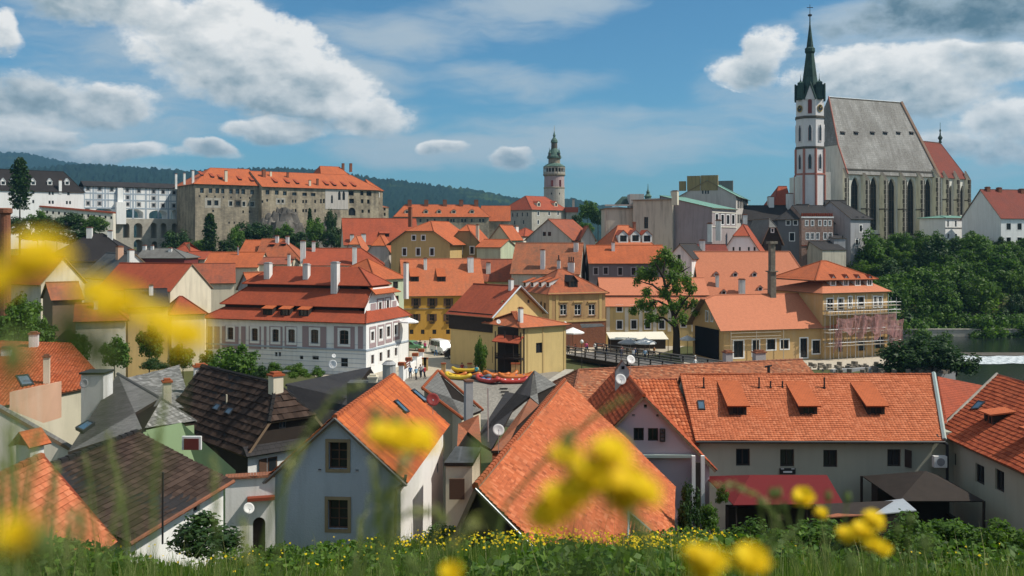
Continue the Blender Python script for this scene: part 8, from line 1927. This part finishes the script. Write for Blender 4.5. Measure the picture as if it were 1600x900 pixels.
for i, (x, y, rx, ry) in enumerate(((1364, 388, 6, 14), (1362, 412, 7, 16), (1451, 391, 7, 11), (1540, 392, 18, 12))): bush(x, y, 237, rx, ry, ('ivy clump high on the corner of the tall grey house', 'ivy column at the foot of the tall grey house', 'ivy patch hanging over the rubble wall', 'rounded bush in front of the rubble wall near the white house')[i], i, None, 'ivy_clump' if i < 3 else 'shrub')
# ---- the big tree by the bridge
bt = thing('big_tree', 'tall open crowned tree beside the mill and the footbridge', 'tree', P(1057, 552, 147)); D = 147
def T(x, y, dy=0): p = P(x, y, D); return V((p.x, p.y + dy, p.z))
mb = MB(); mb.tube([T(1057, 556), T(1057, 520), T(1053, 490), T(1043, 462), T(1036, 430), T(1040, 402)], [.62, .5, .42, .3, .18, .05], 0, 9)
LB = [((1054, 496), (1066, 470), (1078, 452)), ((1050, 482), (1028, 470), (1004, 478)), ((1044, 464), (1022, 446), (1000, 440)), ((1040, 450), (1056, 428), (1072, 416)), ((1056, 512), (1036, 496), (1010, 500)), ((1055, 502), (1072, 486), (1090, 478)), ((1038, 436), (1026, 418), (1018, 408))]
for i, br in enumerate(LB): mb.tube([T(br[0][0], br[0][1]), T(br[1][0], br[1][1], (i % 3 - 1) * 1.4), T(br[2][0], br[2][1], (i % 3 - 1) * 3)], [.24, .15, .04], 0, 6)
mb.build('trunk', ['bark'], bt); bl_ = []; rr = random.Random(5); base = V(bt.location)
for x, y, r in ((1040, 398, 15), (1030, 412, 16), (1052, 410, 16), (1066, 418, 14), (1008, 428, 15), (1022, 432, 14), (1046, 432, 17), (1072, 436, 13), (1000, 440, 10), (1080, 450, 13), (1062, 452, 14), (1034, 456, 13), (1010, 456, 11), (1000, 474, 13), (1018, 476, 13), (990, 486, 9), (1012, 492, 12), (1034, 482, 11), (1052, 476, 12), (1072, 474, 14), (1088, 476, 11), (1062, 494, 11), (1030, 500, 9), (1008, 503, 7), (1088, 490, 7), (1048, 500, 8)):
    p = T(x, y, rr.uniform(-3.5, 3.5)) - base; bl_.append((p.x, p.y, p.z, r * D / S * .8))
o = bpy.data.objects.new('crown', crown('crown', 9500, 77, 'leaf_light', bl_, .2, .85)); col.objects.link(o); o.parent = bt

# ---------------------------------------------------------------- meadow on the near slope
rg = np.random.default_rng(21)
def blades(n, ylo, yhi, h0, h1, w, seed, mat='grass', xr=.62, power=1.0, lean=.35):
    rg = np.random.default_rng(seed); Y = ylo + (yhi - ylo) * rg.random(n) ** power; X = rg.uniform(-xr, xr, n) * Y
    clump = np.sin(X * 1.7 + np.sin(Y * .9) * 2) * np.sin(Y * 1.3 + X * .4); keep = rg.random(n) < .7 + .3 * clump; X, Y = X[keep], Y[keep]; n = len(X)
    Z = ground_z(X, Y); h = (h0 + (h1 - h0) * rg.random(n)) * (1 + .3 * clump[keep]); a = rg.random(n) * 6.283; lx, ly = np.cos(a) * lean * h * rg.random(n), np.sin(a) * lean * h * rg.random(n)
    wx, wy = np.cos(a + 1.6) * w * (.6 + rg.random(n)), np.sin(a + 1.6) * w * .5; b = np.stack([X, Y, Z - .05], 1); m = b + np.stack([lx * .35, ly * .35, h * .6], 1); tp = b + np.stack([lx, ly, h], 1); wv = np.stack([wx, wy, 0 * wx], 1)
    v = np.stack([b - wv, b + wv, m + wv * .8, m - wv * .8, tp], 1).reshape(-1, 3); i = np.arange(n)[:, None] * 5
    f = np.concatenate([i + np.array([0, 1, 2, 3]), np.concatenate([i + 3, i + 2, i + 4, i + 4], 1)])[:, :4]
    me = bpy.data.meshes.new('grass'); f4 = (i + np.array([[0, 1, 2, 3]])); f3 = (i + np.array([[3, 2, 4]]))
    me.vertices.add(len(v)); me.vertices.foreach_set('co', v.astype(np.float32).ravel()); lo = np.concatenate([f4.ravel(), f3.ravel()]).astype(np.int32)
    me.loops.add(len(lo)); me.loops.foreach_set('vertex_index', lo); me.polygons.add(2 * n); me.polygons.foreach_set('loop_start', np.concatenate([np.arange(n) * 4, 4 * n + np.arange(n) * 3]).astype(np.int32)); me.polygons.foreach_set('loop_total', np.concatenate([np.full(n, 4), np.full(n, 3)]).astype(np.int32)); me.update(calc_edges=True)
    g = np.clip(rg.beta(2, 2.3, n) + .18 * clump[keep], 0, 1).astype(np.float32); me.materials.append(MATS[mat]); at = me.attributes.new('rnd', 'FLOAT', 'FACE'); at.data.foreach_set('value', np.concatenate([g, g]))
    o = bpy.data.objects.new('meadow_grass', me); col.objects.link(o); o['kind'] = 'stuff'; return o
blades(80000, 13, 50, .22, .68, .013, 1); blades(26000, 3, 14, .35, .8, .008, 2); blades(1600, 9, 34, .6, 1.25, .006, 6, 'stalk', .6, 1.0, .5)
# leafy weeds and small yellow flowers in the meadow
n = 110000; Y = 16 + 33 * rg.random(n); X = rg.uniform(-.6, .6, n) * Y; patch = np.sin(X * .55 + 1.3) * np.sin(Y * .45 + X * .2); k = rg.random(n) < .25 + .75 * patch; X, Y, patch = X[k], Y[k], patch[k]; n = len(X)
o = bpy.data.objects.new('meadow_weeds', quads('meadow_weeds', np.stack([X, Y, ground_z(X, Y) + rg.random(n) * (.4 + .5 * np.clip(patch, 0, 1))], 1), rg.normal(size=(n, 3)) * .7 + [0, -.2, .8], .045 + .075 * rg.random(n), rg.beta(2, 2.2, n), 'leaf', rg=rg)); col.objects.link(o); o['kind'] = 'stuff'
n = 1300; Y = 22 + 13 * rg.random(n); px = np.where(rg.random(n) < .8, rg.normal(910, 190, n), rg.uniform(0, 1600, n)); X = (px - 800) / S * Y
o = bpy.data.objects.new('meadow_flowers', quads('meadow_flowers', np.stack([X, Y, ground_z(X, Y) + .5 + .35 * rg.random(n)], 1), rg.normal(size=(n, 3)) * .5 + [0, -.5, .9], .028 + .02 * rg.random(n), rg.random(n), 'petal', .9, rg)); col.objects.link(o); o['kind'] = 'stuff'
for x, y, D, rx, ry, lb, v in ((318, 838, 30, 66, 34, 'clipped dark hedge in front of the yard wall', 2), (446, 872, 31, 36, 26, 'leafy shrub at the foot of the blue grey house', 0), (606, 856, 32, 40, 20, 'shrub below the right corner of the blue grey house', 4), (1075, 800, 46, 22, 44, 'climbing shrub between the barn and the pink house', 2), (1112, 815, 47, 20, 30, 'dark shrub at the foot of the pink house porch', 0), (1128, 775, 49, 12, 16, 'small climber by the pink house corner', 4), (1180, 842, 30, 46, 26, 'leafy shrub in front of the red awning', 4), (1262, 844, 27, 60, 34, 'broad bramble in front of the tin roofed shed', 0), (1340, 856, 25, 48, 38, 'bramble under the cluster of yellow flowers', 2), (1425, 845, 27, 56, 36, 'dense shrub right of the tin sheet', 4), (1500, 844, 28, 54, 34, 'dense shrub in front of the dark gazebo', 0), (1575, 846, 27, 58, 38, 'pale green shrub above the green handrail', 3), (1630, 845, 30, 40, 30, 'shrub at the right edge before the wing', 2), (960, 868, 36, 40, 12, 'low weeds along the barn eave', 4), (690, 842, 34, 46, 18, 'tall weeds at the dark barn opening', 4)): bush(x, y, D, rx, ry, lb, v)

# ---------------------------------------------------------------- plants close to the lens (out of focus)
def gz_at(X, Y): return float(ground_z(X, Y))
def head(parent, c, r, f, seed):
    rg = np.random.default_rng(seed); n = 66; f = np.array(f, float); f /= np.linalg.norm(f); x = np.cross(f, [0, 0, 1.0]); x /= np.linalg.norm(x); y = np.cross(x, f); v = []; fs = []; rn = []
    for i in range(n):
        a = 6.283 * i / n + rg.uniform(-.1, .1); L = r * (1 - .45 * (i % 3) / 3) * rg.uniform(.85, 1.1); d = x * np.cos(a) + y * np.sin(a); s = np.cross(f, d) * r * .11; b = np.array(c) + f * r * .12 * (i % 3); t_ = b + d * L + f * r * (.15 + .12 * (i % 3)); q = len(v); v += [b - s * .5, b + s * .5, t_ + s, t_ - s]; fs.append((q, q + 1, q + 2, q + 3)); rn.append(rg.random())
    o3 = np.array(rootloc(parent)); me = bpy.data.meshes.new('flower_head'); me.from_pydata([tuple(np.array(p) - o3) for p in v], [], fs); me.materials.append(MATS['petal']); me.attributes.new('rnd', 'FLOAT', 'FACE').data.foreach_set('value', rn); o = bpy.data.objects.new('flower_head', me); col.objects.link(o); o.parent = parent
    mb = MB(); f3 = V(tuple(f)); c3 = V(tuple(c)); mb.bar(c3 - f3 * r * .55, c3 + f3 * r * .1, r * .22, 0, 8, r * .34); cb = mb.build('calyx', ['stem'], o)
plain('stem', (.13, .18, .05), .7, .2, 0, .2, 20.0)
def flower(label, D, heads, buds=(), root=None, r=.017, group='yellow hawkweed flowers close to the lens'):
    """one branching plant: heads and buds by photograph pixel, joined to one stem that goes down to the ground"""
    cs = [P(x, y, D + RNG.uniform(-.03, .03) * D) for x, y in heads]; bs = [P(x, y, D) for x, y in buds]; al = cs + bs; m = sum(al, V((0, 0, 0))) / len(al); fx = m.x + (root or 0) * D / S; zb = gz_at(fx, D); lowz = min(v.z for v in al) - .07
    t = thing('hawkweed', label, 'flower', (fx, D, zb), group); j = V((m.x * .5 + fx * .5, D, lowz)); mb = MB(); mb.tube([(fx, D, zb), (fx, D, zb + (lowz - zb) * .6), j], [.0035 * min(1, D), .003 * min(1, D), .0025 * min(1, D)], 0, 6)
    for v in al: q = j + (v - j) * .55 + V(((v.x - j.x) * .25, 0, -.005)); mb.tube([j, q, v], [.002 * min(1, D), .0016 * min(1, D), .0014 * min(1, D)], 0, 5)
    mb.build('stem', ['stem'], t)
    for i, v in enumerate(cs): head(t, tuple(v), r * RNG.uniform(.85, 1.15), (RNG.uniform(-.4, .4), -.55, 1), int(D * 1000) + i * 7)
    for v in bs: b = MB(); b.lathe(v, [(.0015, -.008), (.0045, -.003), (.005, .002), (.0025, .009)], 8); b.build('bud', ['stem'], t)
flower('very blurred yellow flowers at the left edge', .36, [(-8, 448), (28, 432), (62, 408)], [(20, 560)], 20, .0105)
flower('very blurred orange yellow flower right of the ones at the left edge', .38, [(150, 462), (182, 484)], [(110, 520)], -10, .0105)
flower('very blurred yellow flowers covering the corner of the pink house garden', .38, [(246, 508), (286, 530)], [(150, 550)], -40, .0095)
flower('blurred yellow green flower low at the left edge', .34, [(24, 838), (50, 846)], [(70, 850)], 0, .008)
flower('blurred yellow flowers over the roof of the blue grey house', .66, [(598, 683), (625, 690), (652, 690)], [(588, 655), (618, 662)], -40, .0125)
flower('blurred yellow flower cluster over the big orange barn roof', .62, [(884, 716), (952, 713), (922, 742), (900, 775), (872, 785)], [(886, 690)], 10, .0135)
flower('second blurred yellow flower cluster right of the barn roof middle', .62, [(945, 760), (985, 762), (1004, 772), (858, 808), (975, 785)], [(744, 707)], -20, .0135)
flower('nearly sharp single yellow flower above the shrubs at right', 1.35, [(1255, 778)], [(1206, 772), (1216, 771), (1188, 787)], -30, .0165)
flower('small yellow flower just below the single one at right', 1.4, [(1283, 803)], [(1294, 776), (1324, 778), (1226, 793)], 10, .010)
flower('cluster of sharp yellow flowers at lower right', 1.3, [(1322, 838), (1348, 830), (1364, 815), (1362, 850), (1378, 858)], [(1402, 828), (1422, 812)], 10, .0145)
flower('yellow flower pair at the bottom right of centre', .75, [(1086, 870), (1114, 878), (1096, 894)], [], 0, .013)
flower('round yellow flower at the bottom beside the pair', .8, [(1172, 878)], [(1328, 880), (1445, 852)], 5, .015)
flower('small yellow flower at the bottom edge left of centre', .85, [(706, 897)], [(640, 880)], 0, .012)
def stalk(label, D, pts, spike=.5, w=.006, group='blurred grass stalks close to the lens', name='grass_stalk'):
    """tall grass: a bent culm with a feathery seed head on its last part"""
    q = [P(x, y, D) for x, y in pts]; zb = gz_at(q[0].x, D); t = thing(name, label, 'grass stalk', (q[0].x, D, zb), group); cur = [V((q[0].x, D, zb))] + q; mb = MB(); mb.tube(cur, [.0022] * (len(cur) - 1) + [.0009], 0, 5); mb.build('culm', ['stem'], t)
    rg = np.random.default_rng(int(D * 997 + pts[-1][0])); m = 70; segs = [(cur[i], cur[i + 1]) for i in range(1, len(cur) - 1)]; L = sum((b - a).length for a, b in segs); c = []; nr = []
    for i in range(m):
        d = L * (1 - spike * rg.random())
        for a, b in segs:
            l = (b - a).length
            if d <= l: c.append(tuple(a + (b - a) * (d / l) + V(tuple(rg.normal(size=3) * w * .5)))); break
            d -= l
        else: c.append(tuple(cur[-1]))
    o3 = np.array(rootloc(t)); me = quads('seed_head', np.array(c) - o3, rg.normal(size=(m, 3)), w * (.6 + .5 * rg.random(m)), .45 + .55 * rg.random(m), 'stalk', .3, rg); o = bpy.data.objects.new('seed_head', me); col.objects.link(o); o.parent = t
stalk('drooping seed head over the blue grey house', 1.1, [(434, 860), (446, 760), (470, 690), (505, 640), (535, 612), (570, 602)], .55)
stalk('straight stalk left of the blue grey house window', 1.0, [(400, 900), (430, 780), (455, 720), (470, 690)], .3)
stalk('arching seed head in front of the red awning', 1.5, [(1250, 900), (1215, 810), (1185, 775), (1150, 758), (1112, 758)], .6)
stalk('leaning stalk crossing the big barn roof', 1.2, [(760, 900), (790, 790), (850, 720), (930, 650), (985, 618)], .35, .004)
stalk('leaning stalk right of the blue grey house', .95, [(545, 900), (580, 820), (625, 740), (640, 700)], .4); stalk('pale arching blade before the cream wall', 1.1, [(560, 900), (600, 830), (640, 800), (680, 800), (700, 815)], .3)
stalk('stalk in front of the dark barn opening', .9, [(640, 900), (700, 860), (745, 810)], .4); stalk('stalk by the right edge of the barn roof', .9, [(1020, 900), (1010, 840), (985, 800)], .4)
rr = random.Random(12)
for i in range(26):
    x = rr.uniform(-20, 350) if i < 20 else rr.uniform(350, 700); y = rr.uniform(600, 760) if i < 10 else rr.uniform(690, 820); D = rr.uniform(.8, 1.7); b = rr.uniform(-35, 35)
    stalk('tall blurred grass stalk close to the lens at left', D, [(x, 900), (x + b * .2, y + 140), (x + b * .55, y + 60), (x + b, y)], rr.uniform(.3, .6), rr.uniform(.003, .0055))
blades(420, 1.2, 3.4, .5, .95, .0035, 5, 'grass', .7, 1.2, .25)

# ---------------------------------------------------------------- the air between here and the hills
mb = MB(); mb.box(-6600, 6600, -300, 6900, -34, 420); o = mb.build('haze', ['soil']); o['kind'] = 'stuff'; o.data.materials.clear()
hm = bpy.data.materials.new('haze'); hm.use_nodes = True; hm.node_tree.nodes.clear(); ho = hm.node_tree.nodes.new('ShaderNodeOutputMaterial'); hv = hm.node_tree.nodes.new('ShaderNodeVolumePrincipled')
hv.inputs['Color'].default_value = (.26, .56, .85, 1); hv.inputs['Density'].default_value = .00011; hv.inputs['Anisotropy'].default_value = .2; hm.node_tree.links.new(hv.outputs[0], ho.inputs['Volume']); o.data.materials.append(hm)
